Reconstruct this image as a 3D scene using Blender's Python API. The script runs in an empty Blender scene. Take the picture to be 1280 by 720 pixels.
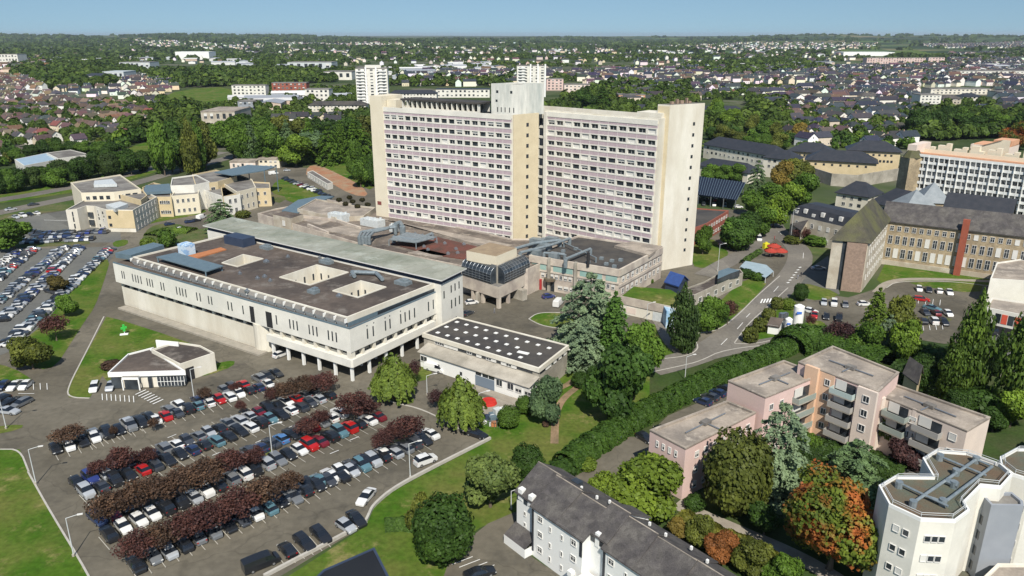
import bpy, math, random
import numpy as np
from mathutils import Vector
from mathutils.geometry import tessellate_polygon
R = math.radians
rnd = random.Random(7)
SC = bpy.context.scene
COL = SC.collection
# ---------------------------------------------------------------- camera model of the drone shot
F0 = 945.0; PIT = R(18.5); CH = 76.0; HAZE = 3.2e-5
def G(px, py, z=0.0):
    """point of the horizontal plane at height z seen at photo pixel (px, py)"""
    x = (px - 640) / F0; y = (py - 360) / F0
    dz = -(math.sin(PIT) + y * math.cos(PIT)); dy = math.cos(PIT) - y * math.sin(PIT)
    t = (z - CH) / dz
    return (x * t, dy * t)
def PJ(X, Y, Z):
    dz = Z - CH
    zc = Y * math.cos(PIT) - dz * math.sin(PIT)
    return (640 + F0 * X / zc, 360 - F0 * (dz * math.cos(PIT) + Y * math.sin(PIT)) / zc)
def HT(py, Y):
    y = (py - 360) / F0
    dz = -(math.sin(PIT) + y * math.cos(PIT)); dy = math.cos(PIT) - y * math.sin(PIT)
    return CH + dz / dy * Y
def GS(pts, z=0.0): return [G(a, b, z) for a, b in pts]
# ---------------------------------------------------------------- materials
MATS = {}
def nodes(name):
    m = bpy.data.materials.new(name); m.use_nodes = True
    nt = m.node_tree; b = nt.nodes['Principled BSDF']
    MATS[name] = m
    return m, nt, b
def lin(c):
    return tuple((v / 12.92 if v <= .04045 else ((v + .055) / 1.055) ** 2.4) for v in [x / 255 for x in c]) + (1,)
def noise(nt, vec, scale, detail=4, rough=.55):
    n = nt.nodes.new('ShaderNodeTexNoise'); n.inputs['Scale'].default_value = scale
    n.inputs['Detail'].default_value = detail; n.inputs['Roughness'].default_value = rough
    nt.links.new(vec, n.inputs['Vector']); return n.outputs['Fac']
def ramp(nt, fac, stops):
    r = nt.nodes.new('ShaderNodeValToRGB'); e = r.color_ramp.elements
    while len(e) < len(stops): e.new(.5)
    for k, (p, c) in enumerate(stops):
        e[k].position = p; e[k].color = c if len(c) == 4 else (*c, 1)
    nt.links.new(fac, r.inputs['Fac']); return r.outputs['Color']
def mixc(nt, fac, a, b, mode='MIX'):
    m = nt.nodes.new('ShaderNodeMix'); m.data_type = 'RGBA'; m.blend_type = mode
    for s, v in ((m.inputs[0], fac), (m.inputs[6], a), (m.inputs[7], b)):
        if hasattr(v, 'links') or hasattr(v, 'is_linked'): nt.links.new(v, s)
        else: s.default_value = v
    return m.outputs[2]
def objvec(nt, sc=(1, 1, 1)):
    t = nt.nodes.new('ShaderNodeTexCoord')
    if sc == (1, 1, 1): return t.outputs['Object']
    mp = nt.nodes.new('ShaderNodeMapping'); mp.inputs['Scale'].default_value = sc
    nt.links.new(t.outputs['Object'], mp.inputs['Vector']); return mp.outputs['Vector']
def M(name, c1, c2=None, scale=.5, rough=.8, stain=None, stain_scale=.08, sc=(1, 1, 1), metal=0, spec=.3, lo=.35, hi=.65, fine=None, bump=0, cells=None, bright=None, cracks=0):
    """noise-mottled surface: c1/c2 in mid-scale noise, stain in broad noise, fine = amount of small-grain contrast"""
    if name in MATS: return MATS[name]
    m, nt, b = nodes(name)
    v = objvec(nt, sc)
    c1 = (*c1, 1); c2 = (*(c2 or [x * .8 for x in c1[:3]]), 1)
    col = ramp(nt, noise(nt, v, scale), [(lo, c1), (hi, c2)])
    if stain:
        f = ramp(nt, noise(nt, v, stain_scale, 6, .6), [(.42, (0, 0, 0)), (.62, (1, 1, 1))])
        col = mixc(nt, f, col, (*stain, 1))
    if bright:
        f = ramp(nt, noise(nt, v, stain_scale * 2.3, 5, .7), [(.55, (0, 0, 0)), (.68, (1, 1, 1))])
        col = mixc(nt, f, col, (*bright, 1))
    if fine:
        g = ramp(nt, noise(nt, v, scale * 9, 3), [(.3, (1 - fine,) * 3), (.7, (1 + fine * .6,) * 3)])
        col = mixc(nt, 1.0, col, g, 'MULTIPLY')
    if cells:
        vo = nt.nodes.new('ShaderNodeTexVoronoi'); vo.inputs['Scale'].default_value = cells[0]
        nt.links.new(v, vo.inputs['Vector'])
        bw = nt.nodes.new('ShaderNodeSeparateColor'); nt.links.new(vo.outputs['Color'], bw.inputs[0])
        g = ramp(nt, bw.outputs[0], [(0, (1 - cells[1],) * 3), (1, (1 + cells[1],) * 3)])
        col = mixc(nt, 1.0, col, g, 'MULTIPLY')
    if cracks:
        wv = nt.nodes.new('ShaderNodeTexNoise'); wv.inputs['Scale'].default_value = .25; wv.inputs['Detail'].default_value = 3; nt.links.new(v, wv.inputs['Vector'])
        av = nt.nodes.new('ShaderNodeVectorMath'); av.operation = 'MULTIPLY_ADD'; av.inputs[1].default_value = (5, 5, 0); nt.links.new(wv.outputs['Color'], av.inputs[0]); nt.links.new(v, av.inputs[2])
        ve = nt.nodes.new('ShaderNodeTexVoronoi'); ve.feature = 'DISTANCE_TO_EDGE'; ve.inputs['Scale'].default_value = cracks; nt.links.new(av.outputs[0], ve.inputs['Vector'])
        col = mixc(nt, 1.0, col, ramp(nt, ve.outputs['Distance'], [(0, (.78,) * 3), (.014, (1, 1, 1))]), 'MULTIPLY')
        vc = nt.nodes.new('ShaderNodeTexVoronoi'); vc.inputs['Scale'].default_value = cracks * .6; vc.distance = 'CHEBYCHEV'; nt.links.new(v, vc.inputs['Vector'])
        s_ = nt.nodes.new('ShaderNodeSeparateColor'); nt.links.new(vc.outputs['Color'], s_.inputs[0])
        col = mixc(nt, 1.0, col, ramp(nt, s_.outputs[0], [(0, (.84,) * 3), (.2, (.97,) * 3), (.8, (1.03,) * 3), (1, (1.14,) * 3)]), 'MULTIPLY')
    nt.links.new(col, b.inputs['Base Color'])
    b.inputs['Roughness'].default_value = rough; b.inputs['Metallic'].default_value = metal
    b.inputs['Specular IOR Level'].default_value = spec
    if bump:
        bp = nt.nodes.new('ShaderNodeBump'); bp.inputs['Strength'].default_value = bump; bp.inputs['Distance'].default_value = .3
        nt.links.new(noise(nt, v, scale * 6, 3), bp.inputs['Height']); nt.links.new(bp.outputs[0], b.inputs['Normal'])
    return m
def leafmat(name, mode='obj', c=(.05, .09, .02), c2=None):
    m, nt, b = nodes(name)
    a = nt.nodes.new('ShaderNodeAttribute'); a.attribute_name = 'var'
    oi = nt.nodes.new('ShaderNodeObjectInfo')
    base = oi.outputs['Color'] if mode == 'obj' else None
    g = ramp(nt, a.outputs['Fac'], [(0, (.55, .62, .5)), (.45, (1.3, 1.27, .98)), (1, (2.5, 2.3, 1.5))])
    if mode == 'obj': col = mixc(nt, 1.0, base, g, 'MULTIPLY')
    elif mode == 'autumn':
        v = objvec(nt)
        f = ramp(nt, noise(nt, v, 3.2, 3), [(.45, (*c, 1)), (.57, (*c2, 1))])
        col = mixc(nt, 1.0, f, g, 'MULTIPLY')
    else:
        v = objvec(nt)
        f = ramp(nt, noise(nt, v, .02, 4), [(.35, (*c, 1)), (.65, (*c2, 1))])
        col = mixc(nt, 1.0, f, g, 'MULTIPLY')
    nt.links.new(col, b.inputs['Base Color'])
    b.inputs['Roughness'].default_value = .55; b.inputs['Specular IOR Level'].default_value = .15
    tr = nt.nodes.new('ShaderNodeBsdfTranslucent'); nt.links.new(col, tr.inputs['Color'])
    mx = nt.nodes.new('ShaderNodeMixShader'); mx.inputs[0].default_value = .22
    nt.links.new(b.outputs[0], mx.inputs[1]); nt.links.new(tr.outputs[0], mx.inputs[2])
    nt.links.new(mx.outputs[0], nt.nodes['Material Output'].inputs['Surface'])
    return m
def plain(name, c, rough=.6, metal=0, spec=.4):
    if name in MATS: return MATS[name]
    m, nt, b = nodes(name); b.inputs['Base Color'].default_value = (*c, 1)
    b.inputs['Roughness'].default_value = rough; b.inputs['Metallic'].default_value = metal; b.inputs['Specular IOR Level'].default_value = spec
    return m
# ---------------------------------------------------------------- objects
def tag(o, label=None, cat=None, group=None, kind=None):
    if label: o['label'] = label
    if cat: o['category'] = cat
    if group: o['group'] = group
    if kind: o['kind'] = kind
    return o
def thing(name, label, cat, loc=(0, 0, 0), rz=0, group=None):
    o = bpy.data.objects.new(name, None); COL.objects.link(o); o.empty_display_size = .5
    o.location = loc; o.rotation_euler = (0, 0, rz)
    return tag(o, label, cat, group)
class MB:
    """collects faces, then links them as one mesh object; world coordinates, moved to the parent's origin"""
    def __init__(s): s.v = []; s.f = []; s.m = []; s.pc = []
    def face(s, pts, m=0):
        n = len(s.v); s.v += [tuple(p) for p in pts]; s.f.append(tuple(range(n, n + len(pts)))); s.m.append(m); return s
    def prism(s, poly, z0, z1, m=0, mt=None, bottom=False, top=True):
        mt = m if mt is None else mt; s.pc.append(len(s.f))
        if sum(poly[i][0] * poly[(i + 1) % len(poly)][1] - poly[(i + 1) % len(poly)][0] * poly[i][1] for i in range(len(poly))) < 0: poly = poly[::-1]
        n = len(poly)
        for i in range(n):
            a, b = poly[i], poly[(i + 1) % n]
            s.face([(a[0], a[1], z0), (b[0], b[1], z0), (b[0], b[1], z1), (a[0], a[1], z1)], m)
        if top: s.face([(p[0], p[1], z1) for p in poly], mt)
        if bottom: s.face([(p[0], p[1], z0) for p in poly[::-1]], m)
        return s
    def box(s, cx, cy, z0, sx, sy, sz, a=0, m=0):
        c, d = math.cos(a), math.sin(a)
        P = [(cx + x * c - y * d, cy + x * d + y * c) for x, y in ((-sx / 2, -sy / 2), (sx / 2, -sy / 2), (sx / 2, sy / 2), (-sx / 2, sy / 2))]
        return s.prism(P, z0, z0 + sz, m, bottom=True)
    def tube(s, p, q, r0, r1=None, n=8, m=0, cap=True):
        r1 = r0 if r1 is None else r1; s.pc.append(len(s.f))
        p, q = Vector(p), Vector(q); d = (q - p).normalized()
        u = d.orthogonal().normalized(); w = d.cross(u)
        A = [p + (u * math.cos(2 * math.pi * k / n) + w * math.sin(2 * math.pi * k / n)) * r0 for k in range(n)]
        B = [q + (u * math.cos(2 * math.pi * k / n) + w * math.sin(2 * math.pi * k / n)) * r1 for k in range(n)]
        for k in range(n): s.face([A[k], A[(k + 1) % n], B[(k + 1) % n], B[k]], m)
        if cap: s.face(A[::-1], m); s.face(B, m)
        return s
    def mesh(s, name, mats, off=(0, 0, 0)):
        me = bpy.data.meshes.new(name)
        me.from_pydata([(x - off[0], y - off[1], z - off[2]) for x, y, z in s.v], [], s.f)
        for m in (mats if isinstance(mats, (list, tuple)) else [mats]): me.materials.append(m)
        me.polygons.foreach_set('material_index', s.m); me.update()
        return me
    def build(s, name, mats, parent=None, label=None):
        off = (0, 0, 0)
        if parent is not None:
            p = parent
            off = Vector((0, 0, 0))
            while p is not None: off = off + Vector(p.location); p = p.parent
        o = bpy.data.objects.new(name, s.mesh(name, mats, off)); COL.objects.link(o)
        if parent is not None: o.parent = parent
        if label: o['label'] = label
        return o
def build_each(mb, name, mats, parent, per=1):
    """one part for every piece (or every `per` pieces) collected in mb"""
    st = mb.pc[::per] + [len(mb.f)]
    for a, b in zip(st, st[1:]):
        q = MB()
        for f, m in zip(mb.f[a:b], mb.m[a:b]): q.face([mb.v[i] for i in f], m)
        q.build(name, mats, parent)
def inst(name, me, parent, loc, rz=0, scale=None, color=None):
    o = bpy.data.objects.new(name, me); COL.objects.link(o)
    if parent is not None: o.parent = parent
    o.location = loc; o.rotation_euler = (0, 0, rz)
    if scale: o.scale = scale
    if color: o.color = (*color, 1)
    return o
def copytree(o, parent=None):
    c = o.copy(); COL.objects.link(c); c.parent = parent
    for ch in list(o.children): copytree(ch, c)
    return c
class Fr:
    """frame of a wall from a to b (outside on the right-hand side of a->b)"""
    def __init__(s, a, b):
        s.a = a; s.b = b; dx, dy = b[0] - a[0], b[1] - a[1]; s.L = math.hypot(dx, dy); s.u = (dx / s.L, dy / s.L); s.n = (s.u[1], -s.u[0])
        s.ang = math.atan2(dy, dx)
    def p(s, t, off=0, z=None):
        q = (s.a[0] + s.u[0] * t + s.n[0] * off, s.a[1] + s.u[1] * t + s.n[1] * off)
        return q if z is None else (*q, z)
    def slab(s, mb, t0, t1, z0, z1, o0, o1, m=0):
        return mb.prism([s.p(t0, o1), s.p(t1, o1), s.p(t1, o0), s.p(t0, o0)], z0, z1, m, bottom=True)
WM = {}
def winmesh(w, h, style=0, d=.12):
    """window centred on its foot: frame, panes; style 0 dark panes, 1 lowered shutter on top half, 2 shut white shutter, 3 mullioned, 4 bare opening"""
    k = (round(w, 2), round(h, 2), style, d)
    if k in WM: return WM[k]
    mb = MB(); fw = .1 if h > 1 else .07
    def bx(x0, x1, z0, z1, y0, y1, m): mb.prism([(x0, -y1), (x1, -y1), (x1, -y0), (x0, -y0)], z0, z1, m, bottom=True)
    if style != 4:
        bx(-w / 2, -w / 2 + fw, 0, h, -.05, d, 0); bx(w / 2 - fw, w / 2, 0, h, -.05, d, 0)
        bx(-w / 2 + fw, w / 2 - fw, 0, fw, -.05, d + .04, 0); bx(-w / 2 + fw, w / 2 - fw, h - fw, h, -.05, d, 0)
    e = fw if style != 4 else 0
    bx(-w / 2 + e, w / 2 - e, e, h - e, -.05, .03, 1)
    if style in (0, 1, 3) and w > .9: bx(-.04, .04, fw, h - fw, .03, .07, 0)
    if style == 3: bx(-w / 2 + fw, -.04, h * .6, h * .6 + .06, .03, .06, 0); bx(.04, w / 2 - fw, h * .6, h * .6 + .06, .03, .06, 0)
    if style == 1: bx(-w / 2 + fw, w / 2 - fw, h * .5, h - fw, .075, .09, 2)
    if style == 2: bx(-w / 2 + fw, w / 2 - fw, fw, h - fw, .075, .09, 2)
    me = mb.mesh('window', [MATS['frame_white'], MATS['glass'], MATS['shutter']]); WM[k] = me
    return me
CNT = {}
def windows(parent, fr, ts, zs, w, h, styles=(0,), off=0, name='window', lim=100, d=.12):
    """a row/grid of windows, each one a part; past lim of them, the rest as one stuff part"""
    o3 = Vector(parent.location); rest = None; key = parent.name + name
    for z in zs:
        for t in ts:
            st = rnd.choice(styles); me = winmesh(w, h, st, d); q = fr.p(t, off)
            if CNT.get(key, 0) < lim:
                CNT[key] = CNT.get(key, 0) + 1
                inst(name, me, parent, (q[0] - o3.x, q[1] - o3.y, z - o3.z), fr.ang)
            else:
                rest = RST.setdefault(key, (parent, name, MB()))[2]
                c, s_ = math.cos(fr.ang), math.sin(fr.ang); n = len(rest.v)
                for v in me.vertices: rest.v.append((q[0] + v.co.x * c - v.co.y * s_, q[1] + v.co.x * s_ + v.co.y * c, z + v.co.z))
                for p in me.polygons: rest.f.append(tuple(n + i for i in p.vertices)); rest.m.append(p.material_index)
RST = {}
def flush_rest():
    for key, (parent, name, mb) in RST.items():
        o = mb.build(name, [MATS['frame_white'], MATS['glass'], MATS['shutter']], parent); o['kind'] = 'stuff'
def lsp(a, b, n): return [a + (b - a) * (i + .5) / n for i in range(n)]
def cen(poly): return (sum(p[0] for p in poly) / len(poly), sum(p[1] for p in poly) / len(poly))
def inset(poly, d):
    """move every edge of a convex-ish polygon inwards by d"""
    if sum(poly[i][0] * poly[(i + 1) % len(poly)][1] - poly[(i + 1) % len(poly)][0] * poly[i][1] for i in range(len(poly))) < 0: poly = poly[::-1]
    n = len(poly); out = []
    for i in range(n):
        p0, p1, p2 = [Vector(poly[(i + k) % n]) for k in (-1, 0, 1)]
        e0 = (p1 - p0).normalized(); e1 = (p2 - p1).normalized()
        n0 = Vector((-e0.y, e0.x)); n1 = Vector((-e1.y, e1.x)); bis = (n0 + n1)
        k = d / max(.3, bis.length_squared / 2)
        out.append(tuple(p1 + bis * k))
    return out
def parapet(mb, poly, z0, z1, t=.35, m=0):
    """a low wall round a flat roof"""
    if sum(poly[i][0] * poly[(i + 1) % len(poly)][1] - poly[(i + 1) % len(poly)][0] * poly[i][1] for i in range(len(poly))) < 0: poly = poly[::-1]
    I = inset(poly, t); n = len(poly)
    for i in range(n):
        a, b, c, d = poly[i], poly[(i + 1) % n], I[(i + 1) % n], I[i]
        mb.face([(*a, z0), (*b, z0), (*b, z1), (*a, z1)], m); mb.face([(*c, z0), (*d, z0), (*d, z1), (*c, z1)], m)
        mb.face([(*a, z1), (*b, z1), (*c, z1), (*d, z1)], m)
def inpoly(x, y, P):
    c = False; j = len(P) - 1
    for i in range(len(P)):
        if (P[i][1] > y) != (P[j][1] > y) and x < (P[j][0] - P[i][0]) * (y - P[i][1]) / (P[j][1] - P[i][1]) + P[i][0]: c = not c
        j = i
    return c
ORD = ['first', 'second', 'third', 'fourth', 'fifth', 'sixth', 'seventh', 'eighth', 'ninth', 'tenth', 'eleventh', 'twelfth', 'thirteenth', 'fourteenth', 'fifteenth', 'sixteenth', 'seventeenth', 'eighteenth', 'nineteenth', 'twentieth']
def od(i):
    if i < 20: return ORD[i]
    n = i + 1
    return '%d%s' % (n, 'th' if 10 <= n % 100 <= 20 else {1: 'st', 2: 'nd', 3: 'rd'}.get(n % 10, 'th'))
# ---------------------------------------------------------------- base materials
plain('frame_white', (.62, .61, .58), .5)
M('glass', (.015, .02, .026), (.05, .06, .07), .3, .12, spec=.6)
plain('shutter', (.6, .59, .55), .6)
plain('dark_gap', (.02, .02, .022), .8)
plain('steel', (.32, .35, .38), .35, .7)
plain('pole_grey', (.5, .52, .52), .5)
plain('faded_paint', (.38, .36, .31), .8)
plain('white_paint', (.75, .75, .72), .5)
M('white_render', (.7, .68, .61), (.63, .61, .54), .25, .85, stain=(.6, .585, .53), stain_scale=.12, fine=.04)
M('cream', (.66, .6, .47), (.62, .56, .43), .2, .85, fine=.03)
M('cream_pale', (.68, .65, .57), (.62, .59, .5), .25, .85, stain=(.56, .52, .43), stain_scale=.15, sc=(1, 1, .3), fine=.04)
M('tan', (.56, .46, .29), (.5, .41, .25), .3, .85, fine=.05)
M('tan_pale', (.6, .52, .36), (.55, .47, .32), .3, .85, fine=.05)
M('lilac', (.45, .36, .385), (.39, .31, .335), .6, .7, fine=.08)
M('conc', (.42, .39, .33), (.34, .31, .26), .4, .9, stain=(.25, .23, .19), stain_scale=.15, fine=.1)
M('concpink', (.54, .48, .4), (.48, .42, .35), .6, .9, stain=(.35, .3, .26), stain_scale=.2, fine=.06)
M('roof_brown', (.125, .1, .083), (.085, .068, .057), .1, .9, stain=(.055, .046, .041), stain_scale=.06, fine=.18, bright=(.17, .15, .13))
M('roof_grey', (.22, .21, .19), (.16, .15, .14), .2, .9, stain=(.12, .11, .1), stain_scale=.1, fine=.12)
M('roof_dark', (.055, .052, .05), (.04, .038, .038), .3, .85, stain=(.075, .068, .06), stain_scale=.12, fine=.12)
M('roof_red', (.15, .055, .04), (.11, .045, .035), .3, .9, stain=(.08, .045, .035), stain_scale=.2, fine=.15)
M('roof_copper', (.33, .335, .28), (.27, .275, .23), .12, .6, stain=(.19, .205, .16), stain_scale=.07, fine=.08, bright=(.36, .38, .33))
M('roof_podium', (.2, .165, .135), (.15, .125, .105), .15, .9, stain=(.1, .085, .072), stain_scale=.12, fine=.2, bright=(.3, .26, .21))
M('roof_pink', (.36, .31, .255), (.28, .24, .2), .25, .9, stain=(.2, .175, .15), stain_scale=.13, fine=.14, bright=(.42, .37, .31))
M('slate', (.08, .073, .071), (.06, .055, .055), .8, .8, stain=(.105, .097, .088), stain_scale=.35, fine=.35, cells=(1.2, .18))
M('slate_blue', (.028, .032, .04), (.04, .042, .05), .5, .5, fine=.15)
M('slate_moss', (.085, .078, .055), (.055, .052, .04), .4, .85, stain=(.1, .1, .045), stain_scale=.15, fine=.25)
M('stone', (.42, .34, .22), (.33, .26, .17), .5, .9, stain=(.26, .21, .14), stain_scale=.2, fine=.2, cells=(1.5, .12))
M('stone_pale', (.5, .46, .38), (.42, .38, .31), .5, .9, stain=(.36, .31, .24), stain_scale=.2, fine=.12)
M('stone_pink', (.3, .215, .165), (.24, .175, .135), 1.5, .9, fine=.15, cells=(1.8, .1))
M('brick', (.3, .1, .07), (.24, .08, .055), 1, .9, fine=.2)
M('pink', (.64, .47, .43), (.59, .43, .39), .3, .85, stain=(.55, .42, .37), stain_scale=.12, fine=.04)
M('peach', (.68, .46, .31), (.62, .42, .29), .3, .85, fine=.04)
M('pinkcream', (.66, .56, .48), (.6, .51, .44), .3, .85, fine=.04)
M('navy', (.03, .045, .08), (.04, .055, .09), .5, .5)
M('tin_blue', (.12, .17, .2), (.1, .145, .175), .6, .5, fine=.1)
M('duct', (.26, .3, .32), (.18, .22, .24), 1.2, .4, metal=.3, fine=.15)
M('duct_white', (.55, .58, .58), (.45, .48, .48), 1.2, .4, fine=.1)
M('orange', (.42, .17, .07), (.36, .14, .06), 1, .8)
M('bark', (.12, .095, .07), (.08, .062, .045), 2, .95)
M('bark_pale', (.2, .17, .13), (.14, .12, .09), 2, .95)
M('red_cloth', (.5, .03, .02), (.4, .02, .015), 1, .7)
M('blue_cloth', (.03, .07, .22), (.025, .055, .18), 1, .6)
M('greencap', (.09, .11, .085), (.11, .11, .08), .7, .95, stain=(.125, .09, .06), stain_scale=.2, fine=.25)
leafmat('leaf')
leafmat('leaf_autumn', 'autumn', (.07, .1, .02), (.2, .065, .025))
leafmat('leaf_mass', 'mass', (.03, .056, .013), (.055, .086, .02))
leafmat("leaf_far", "mass", (.03, .052, .018), (.045, .072, .022))
M('plinth', (.33, .3, .25), (.26, .24, .2), .5, .9, fine=.1)
# grass / asphalt
M('grass', (.042, .1, .008), (.068, .128, .013), .12, .95, stain=(.11, .125, .03), stain_scale=.06, fine=.25, spec=.1, bright=(.2, .18, .07))
M('grass_rough', (.05, .085, .022), (.08, .11, .035), .15, .95, stain=(.13, .12, .06), stain_scale=.08, fine=.25, spec=.1)
M('grass_dark', (.03, .055, .014), (.045, .075, .02), .2, .95, stain=(.06, .07, .03), stain_scale=.09, fine=.25, spec=.1)
M('asphalt', (.108, .096, .072), (.088, .079, .06), .08, .92, stain=(.145, .13, .1), stain_scale=.035, fine=.16, bright=(.08, .073, .058), cracks=.07)
M('asphalt_lot', (.12, .12, .11), (.1, .102, .096), .1, .92, stain=(.135, .135, .12), stain_scale=.04, fine=.12, cracks=.06)
M('asphalt_road', (.15, .138, .12), (.11, .102, .09), .12, .92, stain=(.18, .165, .14), stain_scale=.06, fine=.14, cracks=.1)
M('soil', (.24, .16, .09), (.3, .21, .13), .3, .95, stain=(.16, .12, .07), stain_scale=.2, fine=.2)
M('orange_earth', (.34, .16, .085), (.28, .14, .08), .2, .95, stain=(.3, .22, .14), stain_scale=.15, fine=.2)
M('kerbstone', (.42, .4, .36), (.36, .34, .3), 1, .9)
M('paving', (.3, .27, .22), (.25, .22, .18), .5, .9, fine=.12)
# ================================================================ setting
def ground_mat():
    m, nt, b = nodes('land'); v = objvec(nt)
    sep = nt.nodes.new('ShaderNodeVectorMath'); sep.operation = 'LENGTH'; nt.links.new(v, sep.inputs[0])
    near = ramp(nt, noise(nt, v, .03, 6), [(.35, (.032, .055, .018)), (.5, (.05, .075, .025)), (.62, (.085, .09, .05))])
    town = ramp(nt, noise(nt, v, .012, 5), [(.4, (.035, .055, .02)), (.52, (.06, .08, .03)), (.6, (.12, .115, .09))])
    vo = nt.nodes.new('ShaderNodeTexVoronoi'); vo.inputs['Scale'].default_value = .0028; vo.inputs['Randomness'].default_value = .9
    mp = nt.nodes.new('ShaderNodeMapping'); mp.inputs['Rotation'].default_value = (0, 0, .5); mp.inputs['Scale'].default_value = (1, .6, 1)
    wv = nt.nodes.new('ShaderNodeVectorMath'); wv.operation = 'ADD'
    nt.links.new(v, mp.inputs['Vector']); nt.links.new(mp.outputs[0], vo.inputs['Vector'])
    sc = nt.nodes.new('ShaderNodeSeparateColor'); nt.links.new(vo.outputs['Color'], sc.inputs[0])
    fields = ramp(nt, sc.outputs[0], [(0, (.035, .06, .02)), (.3, (.05, .08, .028)), (.45, (.075, .12, .035)), (.6, (.11, .115, .05)), (.72, (.16, .14, .075)), (.82, (.06, .095, .03)), (1, (.13, .095, .06))])
    fields.node.color_ramp.interpolation = 'CONSTANT'
    woods = ramp(nt, noise(nt, v, .0011, 7, .6), [(.46, (1, 1, 1)), (.5, (0, 0, 0))])
    far = mixc(nt, woods, fields, (.02, .036, .016, 1))
    f1 = nt.nodes.new('ShaderNodeMapRange'); f1.inputs[1].default_value = 350; f1.inputs[2].default_value = 600; nt.links.new(sep.outputs['Value'], f1.inputs[0])
    f2 = nt.nodes.new('ShaderNodeMapRange'); f2.inputs[1].default_value = 2300; f2.inputs[2].default_value = 2700; nt.links.new(sep.outputs['Value'], f2.inputs[0])
    c = mixc(nt, f1.outputs[0], near, town); c = mixc(nt, f2.outputs[0], c, far)
    nt.links.new(c, b.inputs['Base Color']); b.inputs['Roughness'].default_value = .95; b.inputs['Specular IOR Level'].default_value = .1
    return m
def hill(r, a):
    """terrain height at distance r and bearing a (0 = ahead)"""
    if r < 3000: return 0
    k = min(1, (r - 3000) / 7000)
    h = 26 * math.sin(a * 7 + r / 2300) + 20 * math.sin(a * 17 - r / 1500 + 1) + 10 * math.sin(a * 41 + r / 900)
    h += 34 * math.exp(-((a + .44) / .16) ** 2) + 26 * math.exp(-((a - .36) / .1) ** 2) + 14 * math.exp(-((a - .6) / .12) ** 2)
    base = 36 * k
    return max(0, (h * .6 + base) * k) if r < 13000 else max(0, (h * .3 + base) * k)
rs = [0, 60, 120, 200, 300, 450, 700, 1000, 1500, 2200, 3000] + [3000 + 350 * i for i in range(1, 34)] + [16000, 20000, 26000, 34000]
NA = 240; verts = []; faces = []
for r in rs:
    for k in range(NA):
        a = 2 * math.pi * k / NA
        verts.append((r * math.sin(a), r * math.cos(a), hill(r, ((a + math.pi) % (2 * math.pi)) - math.pi)))
for i in range(len(rs) - 1):
    for k in range(NA):
        q = [i * NA + k, i * NA + (k + 1) % NA, (i + 1) * NA + (k + 1) % NA, (i + 1) * NA + k]
        if i == 0: q = [0 * NA, *q[2:]][:3]
        faces.append(q[::-1])
me = bpy.data.meshes.new('ground'); me.from_pydata(verts, [], faces); me.materials.append(ground_mat()); me.update()
g = bpy.data.objects.new('ground', me); COL.objects.link(g); g['kind'] = 'structure'
LV = 0.02
PC = [0]
def patch(name, pts, mat, lv, world=False, smooth=0):
    P = pts if world else GS(pts)
    if smooth:
        for _ in range(smooth):
            Q = []
            for i in range(len(P)):
                a, b = P[i], P[(i + 1) % len(P)]
                Q += [(a[0] * .75 + b[0] * .25, a[1] * .75 + b[1] * .25), (a[0] * .25 + b[0] * .75, a[1] * .25 + b[1] * .75)]
            P = Q
    tris = tessellate_polygon([[Vector((x, y, 0)) for x, y in P]])
    PC[0] += 1; z = lv * LV + PC[0] * .0004; mb = MB(); mb.v = [(x, y, z) for x, y in P]
    for t in tris:
        a, b, c = [P[i] for i in t]
        cr = (b[0] - a[0]) * (c[1] - a[1]) - (b[1] - a[1]) * (c[0] - a[0])
        mb.f.append(tuple(t) if cr > 0 else tuple(t)[::-1]); mb.m.append(0)
    o = mb.build(name, MATS[mat]); o['kind'] = 'structure'
    return o
def ribbon(pts, w, world=False, sm=2):
    P = pts if world else GS(pts)
    for _ in range(sm):
        Q = [P[0]]
        for i in range(len(P) - 1):
            a, b = P[i], P[i + 1]
            Q += [(a[0] * .75 + b[0] * .25, a[1] * .75 + b[1] * .25), (a[0] * .25 + b[0] * .75, a[1] * .25 + b[1] * .75)]
        P = Q + [P[-1]]
    Lf, Rt = [], []
    for i, p in enumerate(P):
        a = P[max(0, i - 1)]; b = P[min(len(P) - 1, i + 1)]; dx, dy = b[0] - a[0], b[1] - a[1]; L = math.hypot(dx, dy) or 1
        Lf.append((p[0] - dy / L * w / 2, p[1] + dx / L * w / 2)); Rt.append((p[0] + dy / L * w / 2, p[1] - dx / L * w / 2))
    return P, Lf, Rt
def road(name, pts, w, mat, lv, world=False, kerb=False, z1=None, sm=2):
    P, A, B = ribbon(pts, w, world, sm); mb = MB(); PC[0] += 1; z = lv * LV + PC[0] * .0004
    for i in range(len(P) - 1):
        if z1 is None: mb.face([(*A[i], z), (*B[i], z), (*B[i + 1], z), (*A[i + 1], z)])
        else:
            mb.prism([A[i], B[i], B[i + 1], A[i + 1]], 0, z1, 0)
    o = mb.build(name, MATS[mat]); o['kind'] = 'structure'; return o
# campus asphalt and car parks
patch('campus_asphalt', [(-60, 285), (-60, 740), (318, 740), (456, 657), (466, 634), (490, 613), (530, 591), (613, 549), (640, 540), (700, 480), (760, 470), (812, 462), (870, 448), (960, 400), (1000, 345), (985, 300), (955, 262), (900, 262), (820, 300), (500, 215), (340, 208), (120, 250), (0, 280)], 'asphalt', 1)
patch('car_park_asphalt', [(-60, 306), (45, 311), (152, 308), (134, 330), (100, 352), (60, 400), (20, 436), (-60, 470)], 'asphalt_lot', 2)
patch('car_park_asphalt', [(-60, 268), (40, 270), (90, 262), (150, 285), (152, 303), (-60, 304)], 'asphalt_lot', 2)
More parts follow.
